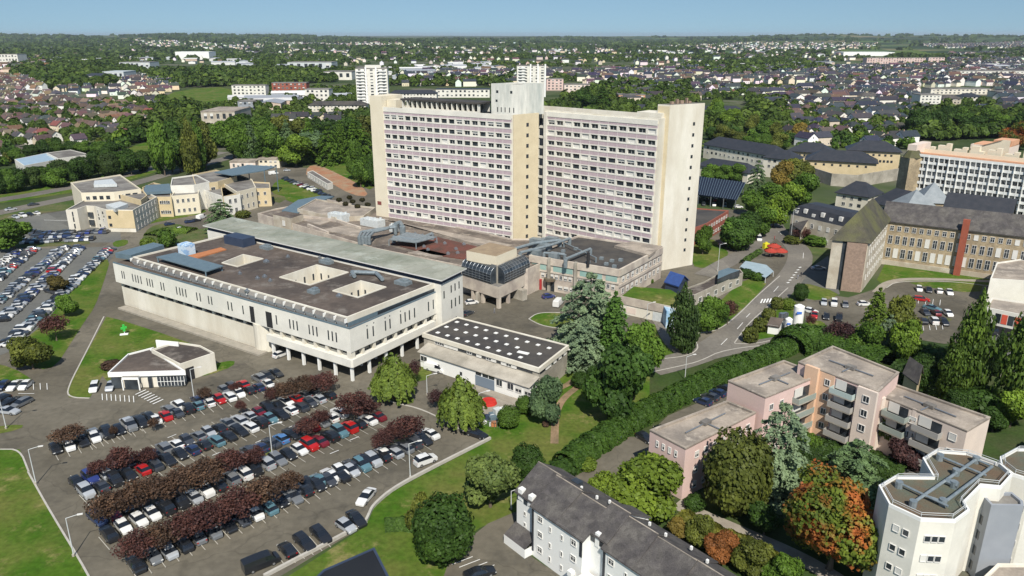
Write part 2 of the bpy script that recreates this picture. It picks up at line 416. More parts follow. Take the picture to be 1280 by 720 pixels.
# lawns of the campus
def lawn(pts, mat='grass', lv=3, sm=1, name='lawn'): return patch(name, pts, mat, lv, smooth=sm)
lawn([(-60, 560), (25, 562), (36, 590), (63, 640), (113, 722), (120, 745), (-60, 745)], sm=0)
lawn([(133, 396), (150, 400), (200, 416), (240, 430), (262, 452), (245, 470), (200, 470), (137, 480), (128, 470), (112, 498), (86, 497), (84, 486)], sm=0)
lawn([(120, 330), (139, 322), (128, 358), (118, 385), (107, 400), (88, 430), (70, 458), (50, 463), (5, 447), (30, 425), (55, 405), (75, 380), (102, 352)])
lawn([(-20, 452), (15, 459), (46, 478), (30, 486), (-20, 479)])
lawn([(-20, 535), (30, 530), (26, 537), (-20, 546)])
lawn([(183, 281), (200, 262), (232, 258), (262, 263), (246, 269), (200, 277)])
lawn([(176, 300), (186, 284), (205, 279), (232, 281), (262, 300), (240, 307), (190, 309)], 'grass_rough')
lawn([(232, 290), (262, 284), (276, 290), (262, 300)], 'grass_rough')
lawn([(-40, 305), (50, 303), (112, 301), (112, 306), (44, 309), (-40, 312)], 'grass_rough')
lawn([(140, 302), (160, 299), (160, 306), (143, 310)])
lawn([(238, 472), (266, 455), (294, 450), (292, 458), (262, 469)])
lawn([(318, 748), (456, 659), (466, 636), (491, 615), (531, 593), (613, 551), (560, 517), (545, 503), (556, 486), (620, 500), (650, 500), (700, 470), (714, 447), (732, 425), (800, 470), (812, 466), (812, 520), (690, 585), (648, 640), (600, 660), (560, 690), (566, 745)], sm=0)
lawn([(465, 487), (480, 483), (518, 497), (516, 506), (490, 503), (468, 494)])
lawn([(497, 452), (545, 462), (527, 480), (500, 470)])
lawn([(661, 399), (672, 391), (700, 391), (720, 398), (722, 408), (700, 411), (676, 407)])
lawn([(812, 405), (850, 398), (873, 430), (869, 440), (850, 447), (812, 450), (800, 430)])
lawn([(880, 395), (905, 372), (930, 348), (962, 350), (944, 372), (925, 392), (898, 414), (866, 417), (860, 405)])
lawn([(918, 429), (935, 405), (958, 385), (985, 378), (1006, 395), (972, 420), (948, 429)])
lawn([(866, 305), (885, 296), (912, 312), (905, 330), (880, 336), (864, 332)])
lawn([(985, 362), (1000, 352), (1050, 366), (1040, 374), (1010, 376)])
lawn([(1008, 400), (1032, 402), (1030, 413), (1000, 418)])
lawn([(1096, 350), (1106, 330), (1180, 338), (1246, 346), (1240, 358), (1180, 351), (1120, 352), (1108, 360)], sm=0)
lawn([(1132, 352), (1230, 354), (1224, 368), (1150, 358)])
lawn([(990, 300), (1030, 296), (1044, 320), (1010, 318)], 'grass_rough')
lawn([(1150, 395), (1192, 398), (1186, 403), (1152, 401)], 'grass_rough')
# far side slope by the portable office, and the motorway verge
lawn([(344, 226), (360, 223), (412, 240), (408, 252), (376, 257), (336, 242)])
lawn([(336, 241), (362, 247), (345, 256)], 'grass_rough')
lawn([(395, 210), (440, 196), (470, 214), (470, 240), (440, 228)], sm=1, name='slope_grass')
patch('bare_earth', [(384, 208), (398, 206), (420, 216), (452, 232), (462, 246), (440, 244), (412, 228), (382, 222)], 'orange_earth', 3, smooth=1)
lawn([(-60, 262), (60, 246), (120, 236), (200, 215), (200, 208), (90, 226), (-60, 250)], 'grass', 3, name='motorway_verge')
lawn([(-60, 275), (20, 262), (120, 246), (120, 252), (90, 262), (40, 268), (-60, 300)], 'grass_rough', 3, name='motorway_verge')
road('motorway', [(-80, 262), (0, 250), (60, 240), (130, 226), (200, 208), (280, 190)], 10, 'asphalt_road', 4)
road('motorway', [(-80, 282), (0, 266), (60, 253), (130, 240), (215, 216), (290, 196)], 10, 'asphalt_road', 4)
lawn([(135, 195), (185, 176), (200, 178), (198, 192), (150, 200)], 'grass', 2, name='meadow')
lawn([(188, 128), (225, 112), (290, 108), (290, 128), (230, 134)], 'grass', 2, name='meadow')
# main road on the right, side roads, parking of the convent
road('road', [(812, 461), (850, 452), (885, 440), (920, 415), (952, 385), (985, 352), (1000, 330), (1000, 312), (980, 296), (966, 284), (962, 268), (985, 240), (1030, 222), (1120, 205)], 8.5, 'asphalt_road', 5)
road('road', [(870, 448), (850, 436), (838, 420), (830, 400), (812, 392)], 6, 'asphalt_road', 4)
road('road', [(880, 446), (930, 434), (985, 424)], 5, 'asphalt_road', 5)
road('road', [(968, 290), (940, 312), (905, 330), (880, 345)], 7, 'asphalt_road', 5)
patch('convent_car_park', [(1000, 378), (1018, 366), (1060, 372), (1080, 366), (1128, 350), (1240, 350), (1260, 375), (1240, 425), (1180, 430), (1120, 420), (1080, 428), (1010, 412)], 'asphalt', 2)
patch('convent_yard', [(990, 350), (1035, 320), (1050, 368), (1010, 376)], 'asphalt_lot', 2)
road('path', [(1095, 366), (1108, 353), (1140, 348), (1240, 352)], 2.5, 'paving', 5)
# right side: pink flats, white rows
lawn([(812, 470), (870, 455), (930, 440), (985, 430), (1000, 425), (1120, 450), (1400, 500), (1400, 760), (640, 760), (640, 600), (700, 585)], 'grass_dark', 2, sm=0, name='garden_ground')
lawn([(1000, 528), (1045, 530), (1075, 555), (1040, 575), (1000, 565)], 'grass', 3)
patch('parking_court', [(735, 562), (760, 545), (812, 548), (820, 590), (760, 612), (712, 604)], 'asphalt', 4)
patch('parking_court', [(835, 520), (905, 490), (925, 500), (880, 540), (830, 550), (806, 548)], 'asphalt', 4)
patch('bare_earth', [(735, 563), (758, 545), (786, 548), (770, 556), (742, 568)], 'orange_earth', 5)
patch('court', [(645, 640), (655, 690), (760, 760), (540, 760), (566, 690), (610, 655)], 'asphalt', 4)
road('path', [(845, 630), (900, 655), (985, 690), (1040, 720), (1080, 750)], 3.2, 'paving', 4)
road('path', [(812, 545), (750, 575), (718, 592), (700, 612)], 3, 'asphalt', 5)
road('path', [(693, 555), (694, 520), (702, 500), (722, 484)], 1.6, 'soil', 5)
road('path', [(640, 500), (700, 488), (725, 470)], 1.6, 'soil', 5)
patch('convent_lane', [(1230, 420), (1300, 400), (1300, 470), (1240, 460)], 'asphalt_lot', 3)
patch('bare_earth', [(1240, 490), (1290, 485), (1290, 515), (1250, 512)], 'soil', 4)
# white kerb wall along the lawn
P, A_, B_ = ribbon([(330, 722), (456, 656), (461, 646), (466, 634), (490, 613), (530, 591), (613, 549)], .45)
mb = MB()
for i in range(len(P) - 1): mb.prism([A_[i], B_[i], B_[i + 1], A_[i + 1]], 0, .55, 0)
o = mb.build('kerb_wall', MATS['kerbstone']); tag(o, 'low pale kerb wall curving between front car park and lawn', 'kerb wall')
def kerb(pts, h=.13, w=.3, sm=2):
    P, A_, B_ = ribbon(pts, w, sm=sm); mb = MB()
    for i in range(len(P) - 1): mb.prism([A_[i], B_[i], B_[i + 1], A_[i + 1]], 0, h, 0)
    o = mb.build('kerb', MATS['kerbstone']); o['kind'] = 'structure'
kerb([(35, 590), (63, 640), (113, 722), (120, 745)]); kerb([(0, 562), (25, 562), (36, 590)])
kerb([(130, 396), (108, 440), (84, 486), (86, 497), (112, 498)]); kerb([(812, 466), (850, 458), (875, 452), (905, 437), (985, 429)])
kerb([(812, 450), (850, 447), (869, 441), (874, 431), (852, 405)]); kerb([(866, 417), (898, 414), (925, 392), (944, 372), (975, 345)])
kerb([(918, 429), (935, 405), (958, 385), (985, 360)]); kerb([(918, 430), (948, 430), (985, 420)]); kerb([(465, 487), (468, 494), (490, 503), (530, 512), (575, 537), (585, 541)])
kerb([(661, 399), (676, 407), (700, 411), (722, 408)]); kerb([(661, 399), (672, 391), (700, 391)])
kerb([(1108, 360), (1120, 352), (1180, 351), (1240, 358)])
# painted markings
def paint(pts, lv=7): return patch('painted_line', pts, 'white_paint', lv)
def dash(px, py, dx, dy, w=.15):
    a = G(px - dx / 2, py - dy / 2); b = G(px + dx / 2, py + dy / 2); P, A_, B_ = ribbon([a, b], w, True, 0)
    patch('painted_line', [A_[0], B_[0], B_[1], A_[1]], 'white_paint', 8, world=True)
for px, py in ((215, 546), (325, 552), (364, 534), (403, 520), (418, 566), (443, 549), (478, 541), (372, 600) , (271, 568)): dash(px, py, 11, -4.5)
for k in range(7):
    dash(176 + k * 3.6, 491 + k * 2.0, 13, -6, .3)
for k in range(8): dash(128 + k * 5.6, 497 + k * .4, .6, 8, .14)
for k in range(6): dash(952 + k * 3.6, 377 - k * .3 + (k % 2) * .1, 2.6, -5, .4)
for k in range(7): dash(985 + k * 2.5, 354 - k * 3.2, 3, -.6, .6)
for px, py, dx, dy in ((905, 428, 8, -8), (925, 408, 7, -8), (935, 395, 5, -5), (970, 362, 6, -7), (1004, 320, .5, -7), (975, 292, -4, -4)): dash(px, py, dx, dy)
for k in range(4): dash(578 + k * 9, 702 - k * 0 + k * 3.5, 26, -10, .12)
for k in range(6): dash(1130 + k * 9, 375 + k * .8, -1, 7, .12); dash(1138 + k * 8, 412 - k * .5, 1, 6, .12)
for k in range(8): dash(838 + k * 10, 541 - k * 5.2, 7, 4, .12)
for k in range(5): dash(25 + k * 8.5, 484 , .5, 8, .12)
dash(33, 493, 20, 0, .15)
dash(30, 271, 40, -2, .3); dash(70, 276, 30, 1, .3)
# ================================================================ hospital tower
def sub(a, b): return (a[0] - b[0], a[1] - b[1])
def add(a, b, k=1): return (a[0] + b[0] * k, a[1] + b[1] * k)
ZT = 50.0
A, B, C = GS([(477.7, 134.7), (641.3, 145), (673, 142.3)], ZT)
D = add(A, sub(C, B)); FL = Fr(A, B)
T = thing('hospital_tower', 'tall cream and lilac hospital tower of two long offset wings', 'hospital tower', (*B, 0))
mb = MB(); mb.prism([A, B, C, D], 0, ZT - .5, 0, 1); parapet(mb, [A, B, C, D], ZT - .5, ZT + .3, .4)
mb.build('wall', [MATS['cream_pale'], MATS['roof_grey']], T)
def wing(fr, ncol, nrow, t0, t1, ztop, styles):
    pitch = 3.6; zs = [ztop - 4.0 - pitch * k for k in range(nrow)]
    cw = (t1 - t0) / ncol; ts = [t0 + cw * (i + .5) for i in range(ncol)]
    sp = MB(); pr = MB(); ln = MB()
    for z in zs:
        fr.slab(sp, t0, t1, z + 1.85, z + pitch - .45, 0, .42)
        for i in range(ncol + 1): fr.slab(ln, t0 + cw * i - .05, t0 + cw * i + .05, z + 1.85, z + pitch - .45, .42, .45)
        fr.slab(pr, t0, t1, z - .45, z, 0, .5); fr.slab(pr, t0, t1, z + 1.55, z + 1.85, 0, .5)
        for i in range(ncol + 1): fr.slab(pr, max(t0, t0 + cw * i - .42), min(t1, t0 + cw * i + .42), z, z + 1.55, 0, .47)
    fr.slab(sp, t0, t1, zs[-1] - 1.6, zs[-1] - .45, 0, .42)
    fr.slab(pr, t0, t1, ztop - 1.3, ztop + .35, 0, .55)
    sp.build('spandrel_panels', MATS['lilac'], T); ln.build('panel_joints', MATS['frame_white'], T); pr.build('pier_grid', MATS['white_render'], T)
    windows(T, fr, ts, zs, cw - .9, 1.5, styles, .05, lim=100)
    g = MB(); fr.slab(g, t0, t1, 0, zs[-1] - 1.6, 0, .2)
    for i in range(ncol + 1): fr.slab(g, t0 + cw * i - .2, min(t1, t0 + cw * i + .2), 0, zs[-1] - 1.7, .2, .5)
    g.build('base_wall', MATS['cream_pale'], T)
    windows(T, fr, [t for t in ts], [zs[-1] - 4.2], cw - 1.2, 2.2, (0, 0, 2), .2, name='base_window', lim=100)
E_, F_ = GS([(683.5, 140.6), (825, 152)], ZT)
FRt = Fr(E_, F_); pitchR = 3.88
wing(FRt, 12, 12, .6, FRt.L - .6, ZT, (0, 0, 0, 0, 1, 1, 2, 4))
wing(FL, 17, 12, .8, FL.L - .5, ZT, (0, 0, 0, 0, 1, 1, 2, 4, 4))
# thick blank end slab on the left
mb = MB(); FL.slab(mb, -5.2, .8, 0, 54.3, -11, .9); mb.build('end_wall', MATS['cream'], T)
mb = MB(); FL.slab(mb, 1.2, 5.5, ZT, 53, -7, -1.5); mb.build('roof_room', MATS['cream'], T)
sg = MB(); FL.slab(sg, -4.2, -2.2, 12.6, 14, .9, .98); sg.build('wall_panel', plain('rust_red', (.2, .06, .05)), T)
# yellow end wall with its small windows, stair strip beyond
YB = Fr(B, C); mb = MB(); YB.slab(mb, .0, YB.L, 0, ZT + .4, 0, .25); mb.build('end_wall', MATS['tan_pale'], T)
windows(T, YB, [YB.L * .55], [ZT - 4 - 3.6 * k for k in range(12)], 1.1, 1.3, (4,), .25, name='small_window')
# right wing body, starting behind the left wing
dR = sub(C, B); lr = math.hypot(*dR); nR = (-FRt.n[0], -FRt.n[1]); W0 = FRt.p(-14); 
body = [W0, F_, add(F_, nR, 12.5), add(W0, nR, 12.5)]
mb = MB(); mb.prism(body, 0, ZT - .5, 0, 1); parapet(mb, body, ZT - .5, ZT + .9, .4); mb.build('wall', [MATS['cream_pale'], MATS['roof_grey']], T)
mb = MB(); FRt.slab(mb, -.7, .6, 0, ZT + .3, 0, .9); mb.build('stair_fin', MATS['white_render'], T)
zs = [ZT - 4.6 - 3.6 * k for k in range(12)]
windows(T, FRt, [-2.1], zs, 2.0, 2.5, (4,), .04, name='stair_opening')
mb = MB()
for z in zs: FRt.slab(mb, -3.4, -.75, z - .9, z - .1, 0, .3)
build_each(mb, 'stair_landing', MATS['white_render'], T, 1)
# end block of the right wing
e0, e1 = G(824.6, 338.6), G(865.3, 331)
EB = Fr(e0, e1); back = add(e1, nR, 6); EP = [e0, e1, add(e1, FRt.u, -4.5), add(e0, FRt.u, -4.5)]
mb = MB(); mb.prism(EP, 0, 55, 0, 1); mb.build('end_wall', [MATS['cream_pale'], MATS['roof_grey']], T)
mb = MB(); EF = Fr(add(e0, FRt.u, -4.5), e0); EF.slab(mb, 0.2, EF.L - .2, 0, 54.5, 0, .08); mb.build('wall_strip', MATS['tan_pale'], T)
windows(T, EB, [EB.L * .72], [48 - 3.55 * k for k in range(13)], .9, 1.1, (4,), .0, name='small_window')
mb = MB()
for t, h, w in ((2.5, .8, 1.2), (4.6, 1.5, .7), (6.5, 1, 1.4), (8.6, 1.7, .5), (9.8, .7, 1.1)): q = EB.p(t, -2.2); mb.box(*q, 55, w, .9, h, EB.ang)
build_each(mb, 'roof_vent', MATS['stone_pink'], T)
mb = MB(); FRt.slab(mb, FRt.L - 9.5, FRt.L - .5, ZT, 52.4, -9, -1.5); mb.build('roof_room', MATS['cream_pale'], T)
# plant block and roof pavilion
p0, p1, p2 = GS([(608, 140.5), (651, 145), (690, 140)], ZT)
p3 = add(p0, sub(p2, p1))
p1 = G(649.3, 143.8, ZT); p0 = add(p1, FL.u, -11.5); p2 = add(p1, (YB.u[0], YB.u[1]), 11.2); p3 = add(p0, sub(p2, p1))
M('plant_white', (.68, .67, .61), (.56, .56, .51), .12, .85, stain=(.4, .43, .4), stain_scale=.12, sc=(1, 1, .25), fine=.12)
mb = MB(); mb.prism([p0, p1, p2, p3], ZT - .3, 59.6, 0, 1); parapet(mb, [p0, p1, p2, p3], 59.6, 60.1, .3)
pb = mb.build('plant_block', [MATS['plant_white'], MATS['roof_grey']], T)
fp = Fr(p0, p1); windows(T, fp, [2.5, 8.2], [57.0], .9, .9, (4,), .0, name='plant_window'); windows(T, fp, [2.2], [54], .8, .8, (4,), 0, name='plant_window')
windows(T, fp, [2.6, 4.1, 5.7, 7.5, 9.2], [50.6], .35, 1.7, (4,), 0, name='plant_window')
t0 = 8.5; t1 = FL.L - 14.5
mb = MB(); FL.slab(mb, t0, t1, 53.1, 53.7, -9.5, -.6); mb.build('pavilion_roof', MATS['roof_dark'], T)
mb = MB(); n = 15
for i in range(n + 1): t = t0 + .6 + (t1 - t0 - 1.2) * i / n; FL.slab(mb, t - .12, t + .12, ZT, 53.1, -2.4, -.9)
FL.slab(mb, t0 + .5, t1 - .5, ZT, 53.1, -9, -8.7); FL.slab(mb, t0 + .5, t1 - .5, ZT, 50.5, -2.2, -1.2)
build_each(mb, 'pavilion_fin', MATS['white_render'], T, 1)
mb = MB(); FL.slab(mb, t0 + 1, t1 - 1, ZT, 53.05, -5.2, -5); mb.build('pavilion_glazing', MATS['glass'], T)
# ================================================================ flat treatment block in front
ZL = 13.0
Q1, Q2, Q3 = GS([(141, 328.8), (437, 412), (549, 364)], ZL)
Q4 = add(Q1, sub(Q3, Q2))
Bk = thing('treatment_block', 'long low white hospital block with brown flat roof and light wells, front on pillars', 'hospital building', (*Q2, 0))
L1 = Fr(Q1, Q2); L2 = Fr(Q2, Q3)
OUT = [Q1, Q2, Q3, Q4]
mb = MB(); mb.prism(OUT, 7.3, ZL, 0, top=False, bottom=True); mb.build('upper_wall', MATS['white_render'], Bk)
ts_ = L1.L * .665
# recessed base, ribbon windows
inn = [L1.p(.8, -.8), L1.p(ts_, -.8), L1.p(ts_, -12), L1.p(.8, -12)]
mb = MB(); L1.slab(mb, .8, ts_ - 3, 0, 5.7, -14, -1.0); mb.build('lower_wall', MATS['cream_pale'], Bk)
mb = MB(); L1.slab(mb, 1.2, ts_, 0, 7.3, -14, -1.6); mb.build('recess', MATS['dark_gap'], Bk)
mb = MB(); k = 0
for i in range(15): t = 1.2 + (ts_ - 4) * i / 14; L1.slab(mb, t - .45, t + .45, 5.7, 7.3, -1.6, -1.05)
build_each(mb, 'ribbon_pier', MATS['cream_pale'], Bk, 1)
# stair drum and its tall opening
mb = MB(); q = L1.p(ts_ - .8, -2.6); mb.tube((*q, 0), (*q, 7.3), 3.0, n=20); mb.build('stair_drum', MATS['cream_pale'], Bk)
mb = MB(); L1.slab(mb, ts_ - 2.8, ts_ - 1.2, 7.6, 11.8, 0, .06); L1.slab(mb, ts_ + 3.2, ts_ + 5.4, 7.5, 11.6, 0, .04); build_each(mb, 'tall_opening', MATS['dark_gap'], Bk, 1)
# open front: slab on pillars
mb = MB(); S = [L1.p(ts_ + 3, -.1), L1.p(L1.L + .5, .5), L2.p(L2.L * .86, .5), L2.p(L2.L * .86, -12), L1.p(ts_ + 3, -12)]
S = [L1.p(ts_ + 3, .4), L1.p(L1.L, .4), L2.p(0, .4), L2.p(L2.L * .93, .4), L2.p(L2.L * .93, -14), L1.p(ts_ + 3, -14)]
mb.prism(S, 3.7, 5.6, 0, bottom=True); mb.build('floor_slab', MATS['white_render'], Bk)
mb = MB(); I2 = [L1.p(ts_ + 2, -1.4), L1.p(L1.L - 1.4, -1.4), L2.p(L2.L, -1.4), L2.p(L2.L, -14), L1.p(ts_ + 2, -14)]
mb.prism(I2, 5.6, 7.3, 0); mb.build('ribbon_glazing', MATS['glass'], Bk)
mb = MB()
for i in range(8): t = ts_ + 4 + (L1.L - ts_ - 4.5) * i / 7; L1.slab(mb, t - .35, t + .35, 5.6, 7.3, -1.35, -.2)
for i in range(9): t = .3 + (L2.L - 2) * i / 8; L2.slab(mb, t - .35, t + .35, 5.6, 7.3, -1.35, -.2)
L1.slab(mb, ts_ + 3, L1.L - .5, 5.6, 6.1, -1.38, -1.2); build_each(mb, 'ribbon_pier', MATS['cream_pale'], Bk, 1)
for i in range(6):
    t = ts_ + 4.3 + (L1.L - ts_ - 4.9) * i / 5
    mb = MB(); L1.slab(mb, t - .3, t + .3, 0, 3.7, -.7, -.1); mb.build('pillar', MATS['white_paint'], Bk)
for i in range(1, 6):
    t = (L2.L * .9) * i / 5
    mb = MB(); L2.slab(mb, t - .3, t + .3, 0, 3.7, -.7, -.1); mb.build('pillar', MATS['white_paint'], Bk)
for o_ in (-8, -13):
    for i in range(5): mb = MB(); t = ts_ + 5 + (L1.L - ts_ - 10) * i / 4; L1.slab(mb, t - .3, t + .3, 0, 3.7, o_, o_ + .6); mb.build('pillar', MATS['white_paint'], Bk)
mb = MB(); L2.slab(mb, 12, L2.L, 0, 3.65, -14, -8); mb.build('ground_floor_wall', MATS['conc'], Bk)
# slit windows
slits = [2.9, 3.5, 5.9, 6.7, 7.4, 8.2, 9.9, 10.6, 11.3, 13.6, 14.3, 17.6, 18.4, 19.1, 19.9, 22.6, 23.4, 25.4, 26.1, 29.9, 30.7, 33.2]
W = 42.5; ts1 = [4 + (s - 2.9) / 30.3 * (ts_ * .85) for s in slits]
windows(Bk, L1, ts1, [9.0], .42, 2.3, (4,), .0, name='slit_window')
rem = L1.L - ts_
windows(Bk, L1, [ts_ + rem * f for f in (.22, .37, .41, .45, .58, .62, .66, .78, .82, .86)], [8.9], .42, 2.4, (4,), 0, name='slit_window')
windows(Bk, L2, [L2.L * f for f in (.17, .23, .36, .41, .53, .58, .63, .69, .86, .92)], [8.9], .42, 2.5, (4,), 0, name='slit_window')
windows(Bk, L2, [L2.L * f for f in (.17, .24, .36, .41, .53)], [12.0], .3, .3, (4,), 0, name='slit_window')
# set-back roof storey: blue band, parapet, saw-tooth lights, roof with three wells
R1, R2, R3, R4 = L1.p(3, -2.6), L1.p(L1.L - 2.0, -2.6), L2.p(L2.L, -1.6), add(L1.p(3, -2.6), sub(Q3, Q2))
R2 = G(434, 398, 15.2); R1 = G(166, 322, 15.2); R3 = G(548.5, 353, 15.2); R4 = add(R1, sub(R3, R2))
ZR = 15.0
mb = MB(); RI_ = [R1, R2, R3, R4]
for i in range(4): mb.face([(*OUT[i], ZL), (*OUT[(i + 1) % 4], ZL), (*RI_[(i + 1) % 4], ZL), (*RI_[i], ZL)])
mb.build('ledge_roof', MATS['roof_brown'], Bk)
mb = MB(); mb.prism([R1, R2, R3, R4], ZL, ZR - .9, 0, top=False); mb.build('clerestory_band', MATS['tin_blue'], Bk)
mb = MB(); fq = Fr(R1, R2); fq.slab(mb, 0, fq.L, ZL, ZR - .88, 0, .05); mb.build('clerestory_front', MATS['roof_brown'], Bk)
fq = Fr(R2, R3); windows(Bk, fq, lsp(fq.L * .3, fq.L, 22), [ZL + .15], 1.1, .85, (4,), .0, name='clerestory_window')
wells = [GS(w, ZR) for w in ([(278.8, 329), (304, 319), (327.5, 324), (297, 333.5)], [(351, 347), (396, 332), (434, 341), (387.5, 356.5)], [(417.5, 364), (451, 352), (481, 359.5), (447.5, 372)])]
loops = [[Vector((x, y, 0)) for x, y in l] for l in [[R1, R2, R3, R4]] + wells]
flat = [p for l in loops for p in l]; tr = tessellate_polygon(loops); mb = MB(); mb.v = [(p.x, p.y, ZR) for p in flat]
for t in tr:
    a, b, c = [flat[i] for i in t]; cr = (b - a).cross(c - a).z
    mb.f.append(tuple(t) if cr > 0 else tuple(t)[::-1]); mb.m.append(0)
mb.build('roof', MATS['roof_brown'], Bk)
mb = MB(); parapet(mb, [R1, R2, R3, R4], ZR - .9, ZR + .45, .45); mb.build('parapet', MATS['cream_pale'], Bk)
for w in wells:
    mb = MB(); n = len(w)
    for i in range(n):
        a, b = w[i], w[(i + 1) % n]
        mb.face([(*a, 7.6), (*b, 7.6), (*b, ZR + .25), (*a, ZR + .25)]); 
    mb.face([(*p, 8.4) for p in w], 1); parapet(mb, [(p[0], p[1]) for p in inset(w, -.3)], ZR - .5, ZR + .25, .29)
    ob = mb.build('light_well', [MATS['cream_pale'], MATS['stone_pale']], Bk)
for w in wells[1:]:
    for i in range(4):
        f = Fr(w[(i + 1) % 4], w[i])
        windows(Bk, f, lsp(0, f.L, 4 if f.L > 9 else 3), [11.2], .6, 1.8, (4,), 0, name='well_window')
n = 25; mb = MB(); RF = Fr(R1, R2)
for i in range(n):
    a = RF.L * (i + .08) / n; b = RF.L * (i + .92) / n
    P0, P1, P2, P3 = RF.p(a, .8, ZR - .55), RF.p(b, .8, ZR - .55), RF.p(b, .1, ZR + .2), RF.p(a, .1, ZR + .2)
    mb.face([P0, P1, RF.p(b, .1, ZL + .1), RF.p(a, .1, ZL + .1)][::-1]); mb.face([P0, P1, P2, P3], 1)
    mb.face([P1, RF.p(b, .1, ZL + .1), P2]); mb.face([RF.p(a, .1, ZL + .1), P0, P3])
mb.build('saw_tooth_skylights', [MATS['frame_white'], MATS['roof_grey']], Bk)
mb = MB()
for i in range(n + 1): t = RF.L * i / n; RF.slab(mb, t - .1, t + .1, ZR - .75, ZR + .2, .1, .85)
build_each(mb, 'skylight_fin', MATS['white_paint'], Bk, 1)
mb = MB(); L1.slab(mb, 0, L1.L, ZL, ZL + .35, -.3, 0); L2.slab(mb, 0, L2.L, ZL, ZL + .3, -.3, 0); mb.build('ledge_trim', MATS['tin_blue'], Bk)
# things on that roof
def at(px, py, z, mbf, name, mats, parent, label=None): mb = MB(); mbf(mb, *G(px, py, z)); return mb.build(name, mats, parent, label)
sh = GS([(195, 321), (220, 315.5), (279, 332), (258, 339)], ZR + 1.6); mb = MB(); mb.prism(sh, ZR + 1.3, ZR + 1.6, 0, bottom=True)
for p in sh: mb.box(*add(p, sub(cen(sh), p), .05), ZR, .3, .3, 1.4)
mb.build('sheet_canopy', MATS['tin_blue'], Bk)
sh = GS([(144, 318), (192, 305), (205, 308), (164, 321)], ZR); mb = MB(); mb.prism(sh, ZR - 1, ZR + .5, 0); mb.build('sheet_canopy', MATS['tin_blue'], Bk)
sh = GS([(233, 320), (276, 309), (283, 311.5), (243, 323)], ZR + .3); mb = MB(); mb.prism(sh, ZR, ZR + .3); mb.build('orange_walkway', MATS['orange'], Bk)
at(234, 317, ZR, lambda m, x, y: (m.box(x, y, ZR, 4, 3, 3.0, L1.ang), m.box(x + .3, y - .2, ZR + 3, 2.6, 2, .4, L1.ang)), 'roof_tank', M('tank_blue', (.5, .6, .68), (.25, .4, .6), .5, .5, lo=.5, hi=.55), Bk)
sh = G(300, 305, ZR); mb = MB(); mb.box(*sh, ZR, 9, 4.5, 2.6, L1.ang); mb.build('roof_plant_room', MATS['navy'], Bk)
mb = MB()
for px, py, s in ((333, 328, 1.2), (322, 349, .8), (331, 347, .9), (338, 352, .7), (400, 323, .8), (424, 371, 1.1), (309, 365, .9), (440, 345, .9), (360, 322, .8), (300, 343, .7)):
    x, y = G(px, py, ZR); mb.box(x, y, ZR, s * 1.1, s, .5, L1.ang); mb.tube((x, y, ZR + .5), (x, y, ZR + .85), s * .35, n=8)
build_each(mb, 'roof_vent', MATS['steel'], Bk, 2)
mb = MB()
for px, py, sx, sy in ((408, 329, 4, 2), (504, 355, 4, 2.6), (392, 366, 2.5, 2), (333, 311, 4, 2)):
    x, y = G(px, py, ZR); mb.box(x, y, ZR, sx, sy, .9, L1.ang); mb.box(x + .4, y, ZR + .9, sx * .5, sy * .6, .5, L1.ang)
for a_, b_ in (((440, 340), (470, 341)), ((470, 341), (478, 349)), ((440, 340), (443, 345))):
    p = G(*a_, ZR + .8); q = G(*b_, ZR + .8); mb.tube((*p, ZR + .8), (*q, ZR + .8), .55, n=8)
mb.build('roof_ducts', MATS['duct'], Bk)
mb = MB(); L1.slab(mb, 3, ts_ + 2, 0, .5, -.2, 2.4); o = mb.build('kerb_plinth', MATS['plinth'], Bk)
# ================================================================ rear wing with pale green roof
ZW = 17.2
w0, w1, w2, w3 = GS([(258, 281), (551, 348), (578, 335), (290, 272)], ZW)
RW = thing('hospital_wing', 'long hospital wing with pale green metal roof rising behind the brown flat roof', 'hospital wing', (*w1, 0))
mb = MB(); mb.prism([w0, w1, w2, w3], 0, ZW - 1.7, 0); mb.build('wall', MATS['white_render'], RW)
mb = MB(); I = inset([w0, w1, w2, w3], .25); mb.prism(I, ZW - 1.7, ZW - .2, 0, bottom=True); mb.build('eaves_band', MATS['navy'], RW)
mb = MB(); O = inset([w0, w1, w2, w3], -.9)
c0 = add(O[0], sub(O[3], O[0]), .5)
zz = [ZW - .2] * 4; cw_ = sorted(range(4), key=lambda i: O[i][0])
mb.prism(O, ZW - .4, ZW - .1, 1, 0, bottom=True)
mid = [((O[0][0] + O[3][0]) / 2, (O[0][1] + O[3][1]) / 2)]
mb.build('roof', [MATS['roof_copper'], MATS['frame_white']], RW)
fw = Fr(w1, w2); windows(RW, fw, [fw.L * f for f in (.45, .63, .82)], [12], .5, 2, (4,), 0, name='slit_window'); windows(RW, fw, [fw.L * f for f in (.45, .63, .82)], [7.6], .5, 2.4, (4,), 0, name='slit_window')
windows(RW, fw, [fw.L * f for f in (.45, .65)], [2.8], .5, 1.8, (4,), 0, name='slit_window'); windows(RW, fw, [fw.L * .12], [11.4], .5, 2, (4,), 0, name='slit_window')
# seams and a low ridge on the green roof
mb = MB(); fr = Fr(w0, w1)
for i in range(1, 22): t = fr.L * i / 22; fr.slab(mb, t - .06, t + .06, ZW - .1, ZW - .02, -(Fr(w1, w2).L) * .93, .6)
mb.build('roof_seams', MATS['roof_copper'], RW)
